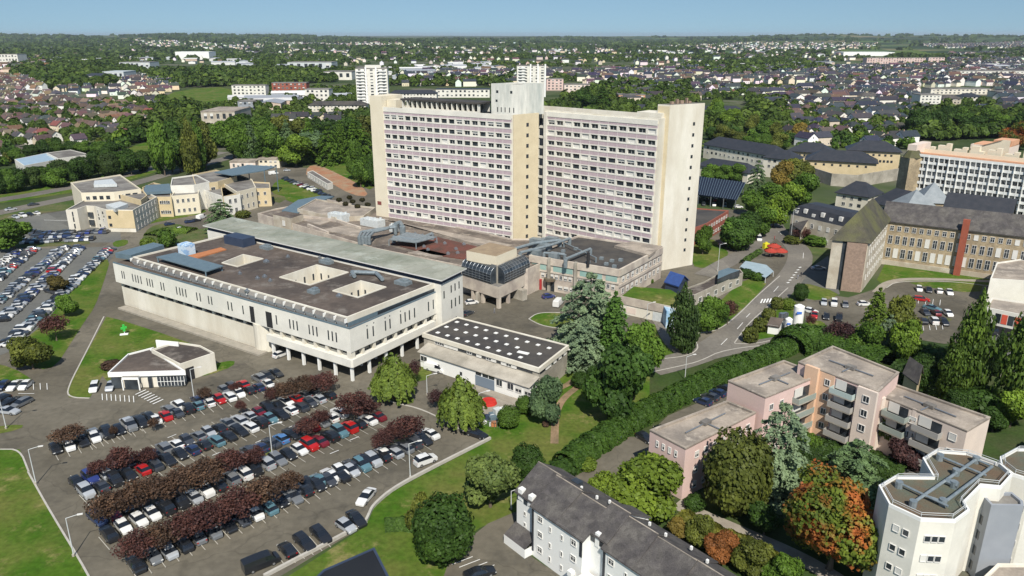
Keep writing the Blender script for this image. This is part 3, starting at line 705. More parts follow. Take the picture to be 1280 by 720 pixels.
# ================================================================ middle podium with red and brown roofs, ducts
ZP = 8.0
pod = GS([(322, 268), (345, 262), (408, 250), (470, 262), (640, 300), (690, 300), (700, 320), (660, 338), (620, 342), (577, 334), (470, 312)], ZP)
PO = thing('podium_building', 'low sprawling hospital podium with red and brown flat roofs at the foot of the tower', 'hospital building', (*cen(pod), 0))
mb = MB(); mb.prism(pod, 0, ZP, 0, 1); parapet(mb, pod, ZP, ZP + .5); mb.build('wall', [MATS['concpink'], MATS['roof_podium']], PO)
for pts, m in (([(488, 304), (546, 296), (596, 308), (584, 324), (540, 318)], 'roof_red'), ([(352, 268), (400, 260), (436, 268), (400, 281)], 'roof_pink'), ([(402, 287), (440, 280), (470, 287), (450, 297)], 'roof_pink'), ([(510, 316), (545, 322), (560, 318), (530, 311)], 'roof_pink'), ([(465, 309), (480, 305), (510, 314), (500, 318)], 'roof_brown'), ([(470, 270), (484, 275), (560, 290), (640, 306), (620, 312), (560, 296)], 'roof_pink')):
    P = GS(pts, ZP + .3); mb = MB(); mb.prism(P, ZP, ZP + .3, 0); mb.build('roof_deck', MATS[m], PO)
mb = MB()
for a_, b_ in (((365, 268), (420, 274)), ((420, 274), (455, 262)), ((420, 274), (450, 284)), ((385, 280), (410, 290))):
    f = Fr(G(*a_, ZP + 1), G(*b_, ZP + 1)); f.slab(mb, 0, f.L, ZP, ZP + 1.1, -.4, .4)
mb.build('roof_upstands', MATS['concpink'], PO)
def duct(mb, pts, z, r, m=0):
    P = [(*G(a, b, z), z) for a, b in pts]
    for p, q in zip(P, P[1:]): mb.tube(p, q, r * .65, n=8, m=m)
    mb.tube(P[0], (P[0][0], P[0][1], z - 2.6), r * .9, n=8, m=m); mb.tube(P[-1], (P[-1][0], P[-1][1], z - 2.6), r * .9, n=8, m=m)
mb = MB()
for k in range(4): duct(mb, [(449 + k * 4, 296 - k * 0), (452 + k * 5, 290), (475 + k * 3, 286), (494, 284 - k)], ZP + 3, .75)
mb.build('roof_ducts', MATS['duct'], PO); mb = MB(); duct(mb, [(494, 280), (500, 278), (503, 283)], ZP + 3.4, 1.2); mb.build('roof_ducts', MATS['duct'], PO); mb = MB(); duct(mb, [(492, 296), (520, 300), (540, 292)], ZP + 2.4, .8)
mb.build('roof_ducts', MATS['duct'], PO)
mb = MB()
for px, py, sx, sy, h in ((466, 282, 9, 4, 2.6), (424, 276, 8, 4, 3.0), (494, 289, 3, 3, 2.5)):
    x, y = G(px, py, ZP); mb.box(x, y, ZP, sx, sy, h, L1.ang)
    for k in range(4): mb.tube((x - sx * .35 + k * sx * .23, y, ZP + h), (x - sx * .35 + k * sx * .23, y, ZP + h + .5), .45, n=8)
mb.build('air_handler', MATS['duct_white'], PO)
f = GS([(486, 299), (520, 303), (546, 296), (508, 290)], ZP + 2.6); mb = MB(); mb.prism(f, ZP + 2.3, ZP + 2.6, bottom=True)
for p in f: mb.box(*p, ZP, .3, .3, 2.3)
mb.build('sheet_canopy', MATS['duct'], PO)
mb = MB()
for px, py in ((513, 296), (519, 294), (528, 296), (545, 304), (570, 313), (572, 318), (560, 319), (556, 306), (530, 310), (535, 314), (580, 307)):
    x, y = G(px, py, ZP); mb.box(x, y, ZP + .2, 1.1, .9, .6, .3); mb.tube((x, y, ZP + .8), (x, y, ZP + 1.1), .35, n=8)
build_each(mb, 'roof_vent', MATS['steel'], PO, 2)
# low service building and bushes on the terrace left of the tower
sv = GS([(341, 272), (352, 265), (385, 268), (385, 276), (362, 279)], 7.5)
SV = thing('service_building', 'small beige flat roofed service box behind the green roof', 'service building', (*cen(sv), 0))
sv = GS([(341, 268), (356, 264), (379, 268), (363, 273)], 10.5); mb = MB(); mb.prism(sv, 0, 10.5, 0, 1); mb.build('wall', [MATS['stone_pale'], MATS['roof_brown']], SV)
fr = Fr(sv[0], sv[3]) ; windows(SV, fr, [fr.L * .6], [7], 1.6, 2, (2,), .02)
CB = GS([(354, 263), (374, 250), (402, 245), (415, 246), (392, 254), (372, 266)], 8.6)
SB = thing('side_block', 'low beige block with blue metal roof beside the small car park', 'hospital building', (*cen(CB), 0))
mb = MB(); mb.prism(CB, 0, 8.2, 0); mb.build('wall', MATS['stone_pale'], SB); mb = MB(); mb.prism(inset(CB, -.5), 8.2, 8.7, 0, bottom=True); mb.build('roof', MATS['tin_blue'], SB)
CB2 = GS([(372, 267), (395, 254), (440, 262), (470, 265), (455, 276), (420, 278)], 7.9)
mb = MB(); mb.prism(CB2, 0, 9.4, 0, 1); parapet(mb, CB2, 9.4, 9.9); fr = Fr(CB2[0], CB2[-1])
tb = mb.build('rear_block', [MATS['stone_pale'], MATS['roof_pink']], None); tag(tb, 'flat terrace building with dark round bushes on it left of the tower', 'hospital building')
# ================================================================ entrance building on pillars
ZE = 12.0
K, K1, K2 = G(623.4, 374, 3.1), G(577, 358.5, 3.1), G(662, 354.5, 3.1)
EN = thing('entrance_building', 'entrance building with arched glass galleries raised on concrete pillars', 'entrance building', (*K, 0))
F1 = Fr(K1, K); F2 = Fr(K, K2); n1 = (-F1.n[0], -F1.n[1]); n2 = (-F2.n[0], -F2.n[1])
FP = [K1, K, K2, add(add(K2, F1.u, -F1.L), (0, 0)), ]
mb = MB(); mb.prism(FP, 3.2, 6.8, 0, 1, bottom=True); mb.build('floor_slab', [MATS['concpink'], MATS['roof_grey']], EN)
mb = MB(); IN = inset(FP, 2.2); mb.prism(IN, 6.8, ZE, 0, 1); parapet(mb, IN, ZE, ZE + .3); mb.build('upper_wall', [MATS['conc'], MATS['roof_grey']], EN)
def gallery(fr, t0, t1):
    g = MB(); s = MB(); prof = [(-.2, 6.9), (.15, 7.6), (.15, 9.9), (-.3, 10.9), (-1.2, 11.6), (-2.3, 12)]
    for (o0, z0), (o1, z1) in zip(prof, prof[1:]): g.face([fr.p(t0, o0, z0), fr.p(t1, o0, z0), fr.p(t1, o1, z1), fr.p(t0, o1, z1)])
    for t in (t0, t1): g.face([fr.p(t, o, z) for o, z in prof] + [fr.p(t, -2.3, 6.9)])
    n = int((t1 - t0) / 1.5)
    for i in range(n + 1):
        t = t0 + (t1 - t0) * i / n
        for (o0, z0), (o1, z1) in zip(prof, prof[1:]): s.tube(fr.p(t, o0 + .05, z0), fr.p(t, o1 + .05, z1 + .03), .045, n=4, cap=False)
    for (o0, z0) in prof + [(.15, 8.3), (.15, 9.1)]: s.tube(fr.p(t0, o0 + .06, z0 + .03), fr.p(t1, o0 + .06, z0 + .03), .07, n=4)
    og = g.build('glass_gallery', MATS['glass'], EN); s.build('gallery_bars', MATS['steel'], EN)
gallery(F1, 0.4, F1.L - 3.2); gallery(F2, 3.0, F2.L - .3)
for f in (.28, .55, .98):
    mb = MB(); F1.slab(mb, F1.L * f - .45, F1.L * f + .45, 0, 3.2, -1.1, -.2) if f < .9 else mb.box(*F1.p(F1.L - .6, -.6), 0, 1, 1, 3.2, F1.ang); mb.build('pillar', MATS['concpink'], EN)
for f in (.35, .7, .92):
    mb = MB(); F2.slab(mb, F2.L * f - .45, F2.L * f + .45, 0, 3.2, -1.1, -.2); mb.build('pillar', MATS['concpink'], EN)
mb = MB(); F1.slab(mb, -2, F1.L, 0, 3.2, -12, -10); F2.slab(mb, 1, F2.L, 0, 3.2, -9, -8.2); mb.build('back_wall', MATS['conc'], EN)
bx = GS([(583, 313.4), (620, 320.5), (646, 310), (612, 303)], 14.8); mb = MB(); mb.prism(bx, ZE - .2, 14.8, 0, 1); mb.build('lift_room', [MATS['cream'], M('roof_tan', (.3, .23, .15), (.24, .18, .12), .4, .9, fine=.12)], EN)
# ================================================================ annex with green glazed strips
ZA = 10.6
a0, a1, a2 = GS([(660, 318.5), (774.4, 337), (828, 309)], ZA)
a0 = add(a0, Fr(a0, a1).u, 0.5); a3 = add(a0, sub(a2, a1), 1.0)
AN = thing('annex_building', 'two storey annex with ribbed beige fascia and duct covered flat roof under the tower', 'hospital building', (*a1, 0))
AP = [a0, a1, a2, a3]; fa, fb = Fr(a0, a1), Fr(a1, a2)
mb = MB(); mb.prism(AP, 0, ZA - .6, 0, 1); parapet(mb, AP, ZA - .6, ZA, .4); mb.build('wall', [MATS['concpink'], MATS['roof_dark']], AN)
M('glass_green', (.22, .36, .33), (.3, .42, .38), .4, .3)
for fr, segs in ((fa, [(.03, .2), (.28, .5), (.58, .82), (.86, .98)]),):
    for s0, s1 in segs:
        mb = MB(); fr.slab(mb, fr.L * s0, fr.L * s1, 6.6, 8.4, 0, .08); mb.build('green_glazing', MATS['glass_green'], AN)
mb = MB(); fa.slab(mb, 0, fa.L, 8.5, ZA + .05, 0, .35); fb.slab(mb, 0, fb.L, 8.5, ZA + .05, 0, .35)
fa.slab(mb, 0, fa.L, 6.0, 6.5, 0, .3); fb.slab(mb, 0, fb.L, 5.0, 5.9, 0, .3); mb.build('fascia', MATS['concpink'], AN)
for f in (.24, .54): mb = MB(); fa.slab(mb, fa.L * f - .4, fa.L * f + .4, 0, ZA + .3, 0, .9); mb.build('buttress', MATS['conc'], AN)
windows(AN, fa, lsp(1, fa.L - 1, 18), [4.2], 1.1, 1.4, (0, 0, 1), .02); windows(AN, fb, lsp(1, fb.L - 1, 9), [6.3], 1.4, 1.5, (0, 1), .02)
windows(AN, fb, lsp(1, fb.L - 1, 9), [2.6], 1.4, 1.6, (0, 1), .02); windows(AN, fa, lsp(10, fa.L * .6, 4), [1], 1.6, 1.2, (1,), .02)
mb = MB(); fa.slab(mb, 1.2, 4.6, 0, 3.4, 0, .5); mb.build('red_doorway', plain('door_red', (.35, .03, .03)), AN)
mb = MB(); fa.slab(mb, 1.8, 2.6, .2, 3, .5, .55); fa.slab(mb, 3, 4.0, .2, 3, .5, .55); build_each(mb, 'door_glass', MATS['glass'], AN, 1)
mb = MB(); fa.slab(mb, 6, 9, 0, 3, 0, .12); mb.build('entrance_door', MATS['glass'], AN)
mb = MB(); q = fa.p(7.5, .2); mb.tube((*q, 3.6), (*q, 4.3), 1.9, n=16); mb.build('round_canopy', MATS['greencap'], AN)
mb = MB()
duct(mb, [(640, 312), (668, 304), (700, 300)], ZA + 1.6, .8); duct(mb, [(650, 316), (690, 306), (712, 298)], ZA + 1.4, .7); duct(mb, [(705, 303), (745, 322)], ZA + 1, .3)
duct(mb, [(707, 324), (738, 311)], ZA + 1.1, .7); duct(mb, [(680, 316), (706, 318)], ZA + 1, .6)
for px, py, sx in ((672, 303, 5), (690, 301, 4), (678, 309, 6), (668, 317, 4), (693, 321, 3)):
    x, y = G(px, py, ZA); mb.box(x, y, ZA - .6, sx, 2.4, 1.9, fa.ang)
mb.build('roof_ducts', MATS['duct'], AN)
mb = MB()
for px, py in ((704, 313), (720, 310), (758, 329), (765, 325), (776, 324), (752, 322), (735, 327), (768, 332), (680, 298)):
    x, y = G(px, py, ZA); mb.box(x, y, ZA - .6, 1.2, 1.0, .8, fa.ang)
build_each(mb, 'roof_vent', MATS['duct'], AN)
mb = MB(); q = G(735, 331, ZA); mb.tube((*q, ZA - .6), (*q, ZA + 3.8), .5, n=10); mb.build('chimney_flue', MATS['dark_gap'], AN)
LR = GS([(768, 306), (790, 301), (828, 307), (812, 318)], ZA + .4); mb = MB(); mb.prism(LR, ZA - .6, ZA + .25, 0); mb.build('roof_deck', MATS['roof_pink'], AN)
# low link roofs behind the annex
lk = GS([(690, 299), (720, 290), (835, 309), (824, 322), (790, 305)], 6)
o = MB(); o.prism(lk, 0, 6, 0, 1); o = o.build('link_building', [MATS['cream_pale'], MATS['roof_grey']]); tag(o, 'low cream link building along the foot of the right tower wing', 'hospital building')
# ================================================================ building with rows of roof lights
ZS = 7.0
s0, s1, s2 = GS([(527.5, 417), (674, 461.5), (711.5, 432)], ZS); s3 = G(572, 396.5, ZS)
SK = thing('workshop_building', 'white two tier building with black flat roof dotted by rows of small square roof lights', 'workshop building', (*s1, 0))
SP = [s0, s1, s2, s3]; g1, g2 = Fr(s0, s1), Fr(s1, s2)
mb = MB(); mb.prism(inset(SP, .3), 0, ZS - .9, 0); mb.build('wall', MATS['conc'], SK)
mb = MB(); parapet(mb, SP, ZS - .9, ZS + .15, .5); mb.build('roof_edge', MATS['cream_pale'], SK)
mb = MB(); mb.prism(inset(SP, .45), ZS - .3, ZS - .05, 0); mb.build('roof', MATS['roof_dark'], SK)
for r_ in range(3):
    for c_ in range(10 if r_ else 9):
        if r_ == 1 and c_ == 8: continue
        u = .06 + .09 * c_ + (.02 if r_ == 0 else 0); v_ = .2 + .3 * r_
        x = s0[0] + (s1[0] - s0[0]) * u + (s3[0] - s0[0]) * v_; y = s0[1] + (s1[1] - s0[1]) * u + (s3[1] - s0[1]) * v_
        mb = MB(); mb.box(x, y, ZS - .1, .85, .85, .2, g1.ang); mb.build('roof_light', MATS['white_paint'], SK)
mb = MB(); x, y = G(654, 441, ZS); mb.box(x, y, ZS - .1, 1.0, 2.8, .22, g2.ang); mb.build('roof_light', MATS['white_paint'], SK)
windows(SK, g1, lsp(4, g1.L - 2, 20), [ZS - 1.75], 1.5, .7, (4, 4, 0, 2), -.28, name='strip_window'); windows(SK, g2, lsp(1, g2.L - 1, 10), [ZS - 1.75], 1.3, .7, (4, 2), -.28, name='strip_window')
# lower front tier with lean-to roof
mb = MB(); z1 = 4.0
P_ = [g1.p(2.2, 3.2), g1.p(g1.L * .98, 3.2), g1.p(g1.L * .98, -.2), g1.p(2.2, -.2)]
mb.prism(P_, 0, 3.9, 0, top=False); mb.build('front_wall', MATS['white_paint'], SK)
mb = MB(); mb.face([(*g1.p(1.6, 3.6), 3.9), (*g1.p(g1.L, 3.6), 3.9), (*g1.p(g1.L, -.3), 5.0), (*g1.p(1.6, -.3), 5.0)]); mb.face([(*g1.p(1.6, 3.6), 3.75), (*g1.p(g1.L, 3.6), 3.75), (*g1.p(g1.L, 3.6), 3.9), (*g1.p(1.6, 3.6), 3.9)])
mb.build('lean_to_roof', MATS['conc'], SK)
h1 = Fr(g1.p(0, 3.2), g1.p(g1.L, 3.2))
windows(SK, h1, [3.4], [1.6], 2.2, 1.5, (0,), .0); windows(SK, h1, [8, 15], [1.2], .7, .9, (4,), .0); windows(SK, h1, [26.2, 29.3, 31.5, 34, 36.6], [1.7], 1.8, 1.7, (0, 1), .0)
mb = MB(); h1.slab(mb, 19.3, 24.8, .1, 2.6, 0, .08); mb.build('garage_door', plain('door_blue', (.16, .2, .25)), SK)
windows(SK, h1, [20.2, 22.2, 24], [2.7], 1.6, .8, (4,), .0)
mb = MB(); h1.slab(mb, 17, 33, 0, .25, .3, 2.6); mb.build('loading_step', MATS['paving'], SK)
mb = MB(); h1.slab(mb, 36.8, 38.6, 0, 4.4, .1, 2); mb.build('blue_shed', plain('shed_blue', (.08, .16, .2)), SK)
# ================================================================ entrance pavilion on the lawn
ZV = 4.0
PV = thing('pavilion', 'small white angular pavilion with grey flat roof at the edge of the lawn', 'pavilion', (*G(190, 488), 0))
def az(px, py, z): return G(120 + px / 7.53, 410 + py / 7.53, z)
pv = [az(108, 425, ZV), az(840, 405, ZV), az(520, 200, ZV), az(545, 182, ZV), az(300, 245, ZV)]
mb = MB(); mb.prism(pv, ZV - 1.0, ZV - .25, 0, 1, bottom=True); parapet(mb, pv, ZV - .25, ZV + .1, .3); mb.build('roof', [MATS['white_paint'], MATS['roof_brown']], PV)
mb = MB(); mb.prism(inset(pv, .5), 0, ZV - 1.0, 0); mb.build('wall', MATS['cream_pale'], PV)
pv2 = [az(520, 205, ZV + .6), az(790, 345, ZV + .6), az(1115, 235, ZV + .6), az(980, 165, ZV + .6), az(760, 132, ZV + .6), az(640, 165, ZV + .6)]
mb = MB(); mb.prism(pv2, 0, ZV + .3, 0, 1); parapet(mb, pv2, ZV + .3, ZV + .7, .3); mb.build('rear_wall', [MATS['cream_pale'], MATS['roof_brown']], PV)
ff = Fr(az(560, 115, ZV + 1.4), az(770, 135, ZV + 1.4)); mb = MB(); ff.slab(mb, 0, ff.L, 0, ZV + 1.4, -.3, 0); mb.build('screen_wall', MATS['white_paint'], PV)
fr = Fr(pv[0], pv[1]); mb = MB(); fr.slab(mb, fr.L * .62, fr.L * .97, .5, 2.7, -.45, .0); fr.slab(mb, fr.L * .03, fr.L * .15, .2, 2.8, -.45, 0); fr.slab(mb, fr.L * .5, fr.L * .55, 0, 2.6, -.45, 0); build_each(mb, 'shop_glazing', MATS['glass'], PV, 1)
mb = MB()
for k in range(9): t = fr.L * (.62 + .35 * k / 8); fr.slab(mb, t - .05, t + .05, .5, 2.7, 0, .06)
fr.slab(mb, fr.L * .62, fr.L * .97, 1.5, 1.6, 0, .05); build_each(mb, 'glazing_bar', MATS['white_paint'], PV, 1)
vp = [az(240, 465, 3.2), az(395, 465, 3.2), az(440, 410, 3.2), az(290, 405, 3.2)]; mb = MB(); mb.prism(vp, 2.6, 3.2, 0, 1, bottom=True)
for p in vp: mb.box(*p, 0, .25, .25, 2.6)
mb.build('porch_frame', [MATS['white_paint'], MATS['roof_grey']], PV); mb = MB(); mb.prism(inset(vp, .3), .05, 2.6, 0); mb.build('porch_glass', MATS['glass'], PV)
fr = Fr(pv2[1], pv2[2]); mb = MB(); fr.slab(mb, fr.L * .12, fr.L * .36, 0, 3.2, 0, .04); mb.build('side_opening', MATS['dark_gap'], PV)
# lawn sculpture in front
x, y = G(156, 418); SC_ = thing('lawn_sculpture', 'bright green cross shaped sculpture on the lawn above the pavilion', 'sculpture', (x, y, 0))
gm = plain('sculpt_green', (.05, .5, .08), .5); mb = MB(); mb.box(x, y, .9, .5, .35, 1.9, .9); mb.box(x, y, 1.6, 1.5, .34, .55, .9); mb.build('green_cross', gm, SC_)
mb = MB(); mb.tube((x, y, 0), (x, y, .9), .12); mb.build('post', MATS['pole_grey'], SC_); mb = MB(); mb.box(x, y - .3, .0, 2, .9, .3, .3); mb.build('plinth', MATS['white_paint'], SC_)
# ================================================================ other buildings
def block(name, label, cat, poly, z, wall, roof, fac=(), par=.4, z0=0, group=None, px=True, parent=None, parts=('wall', 'roof'), cap=None):
    """poly: roof corners in the photo at height z, going left, front, right, back; fac: (edge, rows, cols, w, h, styles)"""
    P = GS(poly, z) if px else poly
    T_ = parent or thing(name, label, cat, (*P[1], z0), group=group)
    mb = MB(); mb.prism(P, z0, z - (par if not cap else .22), 0, top=False)
    if not cap: parapet(mb, P, z - par, z, .35)
    mb.build(parts[0], MATS[wall], T_)
    if cap: mb = MB(); parapet(mb, P, z - par, z - .22, .35); parapet(mb, inset(P, -.06), z - .22, z, .45); mb.build('parapet', MATS[cap], T_)
    mb = MB(); mb.face([(p[0], p[1], z - par) for p in inset(P, .05)]); mb.build(parts[1], MATS[roof], T_)
    for f in fac:
        e, rows, cols, w, h, st = f[:6]; m_ = f[6] if len(f) > 6 else 1.2
        fr = Fr(P[e], P[(e + 1) % len(P)]); fh = (z - z0 - .3) / rows
        windows(T_, fr, lsp(m_, fr.L - m_, cols), [z0 + fh * (k + .5) - h / 2 for k in range(rows)], w, h, st, 0)
    return T_, P
def gable(mb, P, z0, z1, m=0, mr=1, ov=.5, hip=0):
    """pitched roof over quad P (ridge along edge 0-1 direction); gable triangles use m"""
    a, b, c, d = P; e = Fr(a, b)
    m0 = ((a[0] + d[0]) / 2, (a[1] + d[1]) / 2); m1 = ((b[0] + c[0]) / 2, (b[1] + c[1]) / 2)
    r0 = (m0[0] + e.u[0] * (hip - ov * (hip == 0)), m0[1] + e.u[1] * (hip - ov * (hip == 0))); r1 = (m1[0] - e.u[0] * (hip - ov * (hip == 0)), m1[1] - e.u[1] * (hip - ov * (hip == 0)))
    O = inset(P, -ov)
    # order of O follows P when P is counter-clockwise
    def nr(p): return min(O, key=lambda q: (q[0] - p[0]) ** 2 + (q[1] - p[1]) ** 2)
    A_, B_, C_, D_ = [nr(p) for p in P]; zl = z0 - .15
    for q in ([(*A_, zl), (*B_, zl), (*r1, z1), (*r0, z1)], [(*C_, zl), (*D_, zl), (*r0, z1), (*r1, z1)]):
        mb.face(q, mr); mb.face([(x, y, z - .22) for x, y, z in q][::-1], mr)
    if hip:
        mb.face([(*B_, zl), (*C_, zl), (*r1, z1)], mr); mb.face([(*D_, zl), (*A_, zl), (*r0, z1)], mr)
    else:
        zt = z1 - .25
        mb.face([(*b, z0 - .2), (*c, z0 - .2), (*m1, zt)], m); mb.face([(*d, z0 - .2), (*a, z0 - .2), (*m0, zt)], m)
        for (p, q, r) in ((A_, r0, D_), (B_, r1, C_)):
            mb.face([(*p, zl - .2), (*p, zl), (*q, z1), (*r, zl), (*r, zl - .2), (*q, z1 - .25)], 2 if m == 2 else mr)
def sheds(mb, P, z0, z1): pass
# ---- cream and ochre clinic, upper left
Z9 = 9.2
CL = thing('clinic', 'cream and ochre two storey clinic of stepped flat roofed wings left of the hospital', 'clinic', (*G(167, 292), 0))
def wingc(poly, z, wall, fac, roof='roof_grey'): block('', '', '', poly, z, wall, roof, fac, parent=CL, par=.6)
wingc([(88, 228), (101, 241), (142, 240), (176, 236), (150, 218)], 12.4, 'cream', [(1, 3, 4, 1.6, 1.6, (4, 0)), (2, 3, 3, 2, 1.8, (0, 4))])
wingc([(82, 262.5), (96, 261), (108, 257), (117, 257.5), (132, 262), (166, 262.5), (196, 246), (180, 238), (150, 240), (110, 247)], 9.2, 'cream_pale', [(3, 3, 2, 1.2, 1.1, (0, 4)), (5, 3, 7, .9, 1.6, (0,))], 'roof_grey')
wingc([(142, 241), (178, 236.5), (184, 244), (176, 250)], 11, 'tan', [])
wingc([(180, 249), (196, 246), (214, 246), (214, 233), (192, 228), (178, 234)], 9, 'tan', [(1, 2, 4, 1.6, 1.5, (0,))])
wingc([(213, 232), (242, 231), (262, 227), (245, 218), (215, 222)], 12, 'white_render', [(0, 1, 1, 3, 2, (0,))])
wingc([(214, 245), (248, 242), (252, 226), (225, 226)], 9, 'cream', [(0, 2, 4, 1.1, 1.7, (0,))])
wingc([(244, 231), (272, 227), (296, 220), (270, 212), (240, 218)], 11.5, 'tan', [(0, 2, 3, 2, 1.8, (0,))])
wingc([(250, 236), (280, 246), (300, 243), (296, 230), (270, 226)], 8.6, 'white_render', [(0, 2, 7, .8, 1.6, (0,)), (1, 2, 2, 1.3, 2, (0,))])
wingc([(274, 226), (296, 240), (320, 234), (315, 224), (290, 215)], 9.6, 'cream', [(1, 2, 3, 1.2, 1.8, (0,))])
wingc([(278, 246), (302, 240), (306, 236), (338, 235), (337, 228), (300, 226), (276, 234)], 8.6, 'tan', [(0, 2, 2, 1.2, 1.5, (0,)), (2, 2, 3, 1.2, 1.6, (0,))])
mb = MB(); P = GS([(268, 215), (310, 206), (345, 208), (330, 213), (290, 219)], 13); mb.prism(P, 12.6, 13, 0, bottom=True)
for p in P[1:4]: mb.tube((*p, 0), (*p, 12.7), .25)
mb.build('blue_canopy_roof', MATS['tin_blue'], CL)
oc = GS([(132, 262), (166, 262.5)], 9.2); fo = Fr(*oc); mb = MB(); fo.slab(mb, 0, fo.L, 1.6, 8.9, 0, .1); mb.build('ochre_wall', MATS['tan'], CL); windows(CL, fo, [1.2], [2.2, 5.4], 1.2, 1.3, (4,), .1)
oc = GS([(96, 261), (108, 257)], 9.2); fo = Fr(GS([(82, 262.5)], 9.2)[0], oc[0]); windows(CL, fo, [fo.L * .55], [1.2, 4, 6.2], .5, 2, (4,), 0); fo = Fr(*GS([(117, 257.5), (132, 262)], 9.2)); windows(CL, fo, [fo.L * .3, fo.L * .75], [5.6], .9, .7, (4,), 0)
fo = Fr(*GS([(108, 257), (117, 257.5)], 9.2)); mb = MB(); fo.slab(mb, .6, fo.L - .6, 1.2, 3.4, .3, .8); fo.slab(mb, .6, fo.L - .6, 4.6, 6.6, .3, .8); build_each(mb, 'stair_glazing', MATS['glass'], CL)
mb = MB(); P = GS([(231, 243), (243, 238), (240, 231), (216, 233)], 12.6); P = GS([(179, 241), (214, 239), (212, 230), (182, 232)], 10); mb.prism(P, 9, 10.2, 0); mb.build('blue_roof', MATS['tin_blue'], CL)
mb = MB(); P = GS([(117, 231), (146, 230), (140, 224), (118, 226)], 13.2); mb.prism(P, 12, 13.3); P = GS([(144, 261), (160, 255), (150, 252), (132, 256)], 10); mb.prism(P, 8.6, 10.1); build_each(mb, 'roof_light', MATS['duct_white'], CL)
# ---- white portable office on the slope
P = GS([(385, 216), (409, 231), (414, 228), (390, 213)], 3)
t_, _ = block('portable_office', 'long white portable office below the bare orange earth slope', 'portable office', [(384, 215), (409, 230), (416, 228), (391, 213)], 3.2, 'white_render', 'roof_grey', [(0, 1, 7, 1.4, 1.4, (0,))], par=.2)
# ---- gatehouse, retaining wall terrace, kiosk
P = GS([(867, 374), (912, 350), (929, 340), (895, 335), (870, 345), (846, 366)], 4.2)
GH, _ = block('', '', '', [(868, 369), (929, 341), (925, 336), (905, 338), (880, 352), (852, 362)], 4.2, 'conc', 'roof_brown', [(0, 1, 6, 1.8, 1.6, (0,))], parent=thing('gatehouse', 'long low grey gatehouse with a blue glass box on its roof beside the road', 'gatehouse', (*G(868, 385), 0)))
bxp = GS([(897, 348), (913, 341), (925, 337), (910, 334), (898, 338)], 6.2); mb = MB(); mb.prism(bxp, 3.9, 6.0, 0, 1); mb.build('glass_box', [MATS['glass'], MATS['tin_blue']], GH)
TR = thing('terrace', 'retaining wall terrace with lawn on top and ribbed concrete front', 'terrace', (*G(792, 385), 0))
tp = GS([(776, 371), (843, 385), (862, 376), (838, 362), (792, 358)], 5)
mb = MB(); mb.prism(tp, 0, 5, 0, 1); mb.build('retaining_wall', [MATS['cream_pale'], MATS['grass']], TR)
fr = Fr(tp[0], tp[1]); mb = MB()
for i in range(60): t = fr.L * (i + .5) / 60; fr.slab(mb, t - .12, t + .12, 3.0, 5.35, 0, .22)
fr.slab(mb, 0, fr.L, 3, 5.3, 0, .1); mb.build('ribbed_band', MATS['concpink'], TR)
mb = MB(); fr.slab(mb, fr.L * .62, fr.L * .88, 0, 2.6, 0, .08); mb.build('garage_door', MATS['duct_white'], TR); mb = MB(); fr.slab(mb, fr.L * .12, fr.L * .3, .6, 2.4, 0, .06); mb.build('window_strip', MATS['pinkcream'], TR)
kx = G(847, 352, 3); KI = thing('shelter', 'small kiosk with steep dark blue roof beside the foot of the tower', 'kiosk', (*kx, 0))
kp = GS([(832, 351), (848, 356), (860, 349), (845, 344)], 3.2); mb = MB(); mb.prism(kp, 0, 3, 0); mb.build('wall', MATS['navy'], KI); mb = MB(); gable(mb, kp, 3, 5.4, 0, 1, .4); mb.build('roof', [MATS['navy'], MATS['blue_cloth']], KI)
bp = G(836, 408); bb = MB(); bb.prism([add(bp, d) for d in ((-1.2, -1.5), (1.2, -1.2), (1.2, 3), (-1.2, 2.6))], 0, 5, 0); ob = bb.build('blue_tarpaulin', M('tarp', (.12, .3, .5), (.5, .6, .65), .4, .6)); tag(ob, 'blue and white sheeted stack between cypress and terrace wall', 'covered stack')
# ---- red works area
mb = MB(); sp_ = GS([(925, 333), (957, 347), (967, 339), (958, 331), (932, 326)], 1.9); mb.prism(sp_, 1.75, 1.9, 0, bottom=True)
SHh = thing('shelter_roof', 'pale blue grey flat shelter roof between red canopies and the road', 'shelter', (*cen(sp_), 0))
mb.build('roof', M('paleblue', (.3, .38, .42), (.26, .33, .37), .5, .6), SHh)
for p in sp_: mb = MB(); mb.tube((*p, 0), (*p, 1.75), .1); mb.build('post', MATS['pole_grey'], SHh)
for i, (px, py, r_, lb) in enumerate(((967, 315, 2.6, 'red round canopy nearest the pale shelter roof'), (975, 321, 2.5, 'red round canopy closest to the road bend'), (963, 321, 2.3, 'red round canopy touching the pale shelter roof'), (964, 283, 2.6, 'red canopy by the white van up the road'))):
    x, y = G(px, py); U = thing('red_canopy', lb, 'canopy', (x, y, 0), group='red canopies by the road'); mb = MB(); mb.tube((x, y, 2.2), (x, y, 3.3), r_, .6, n=14, cap=False); mb.tube((x, y, 2.0), (x, y, 2.3), r_, r_, n=14, cap=False); mb.build('canvas', M('canopy_red', (.36, .05, .03), (.3, .035, .025), .8, .8), U)
    mb = MB(); mb.tube((x, y, 0), (x, y, 3.2), .1); mb.build('pole', MATS['pole_grey'], U)
mb = MB(); x, y = G(957, 311); mb.box(x, y, 0, 2.2, 1.4, 2.2, .4); mb.tube((x, y, 2.2), (x, y, 2.6), .5); tag(mb.build('yellow_box', plain('yellow', (.6, .55, .03))), 'yellow site box beside the red canopies', 'site box')
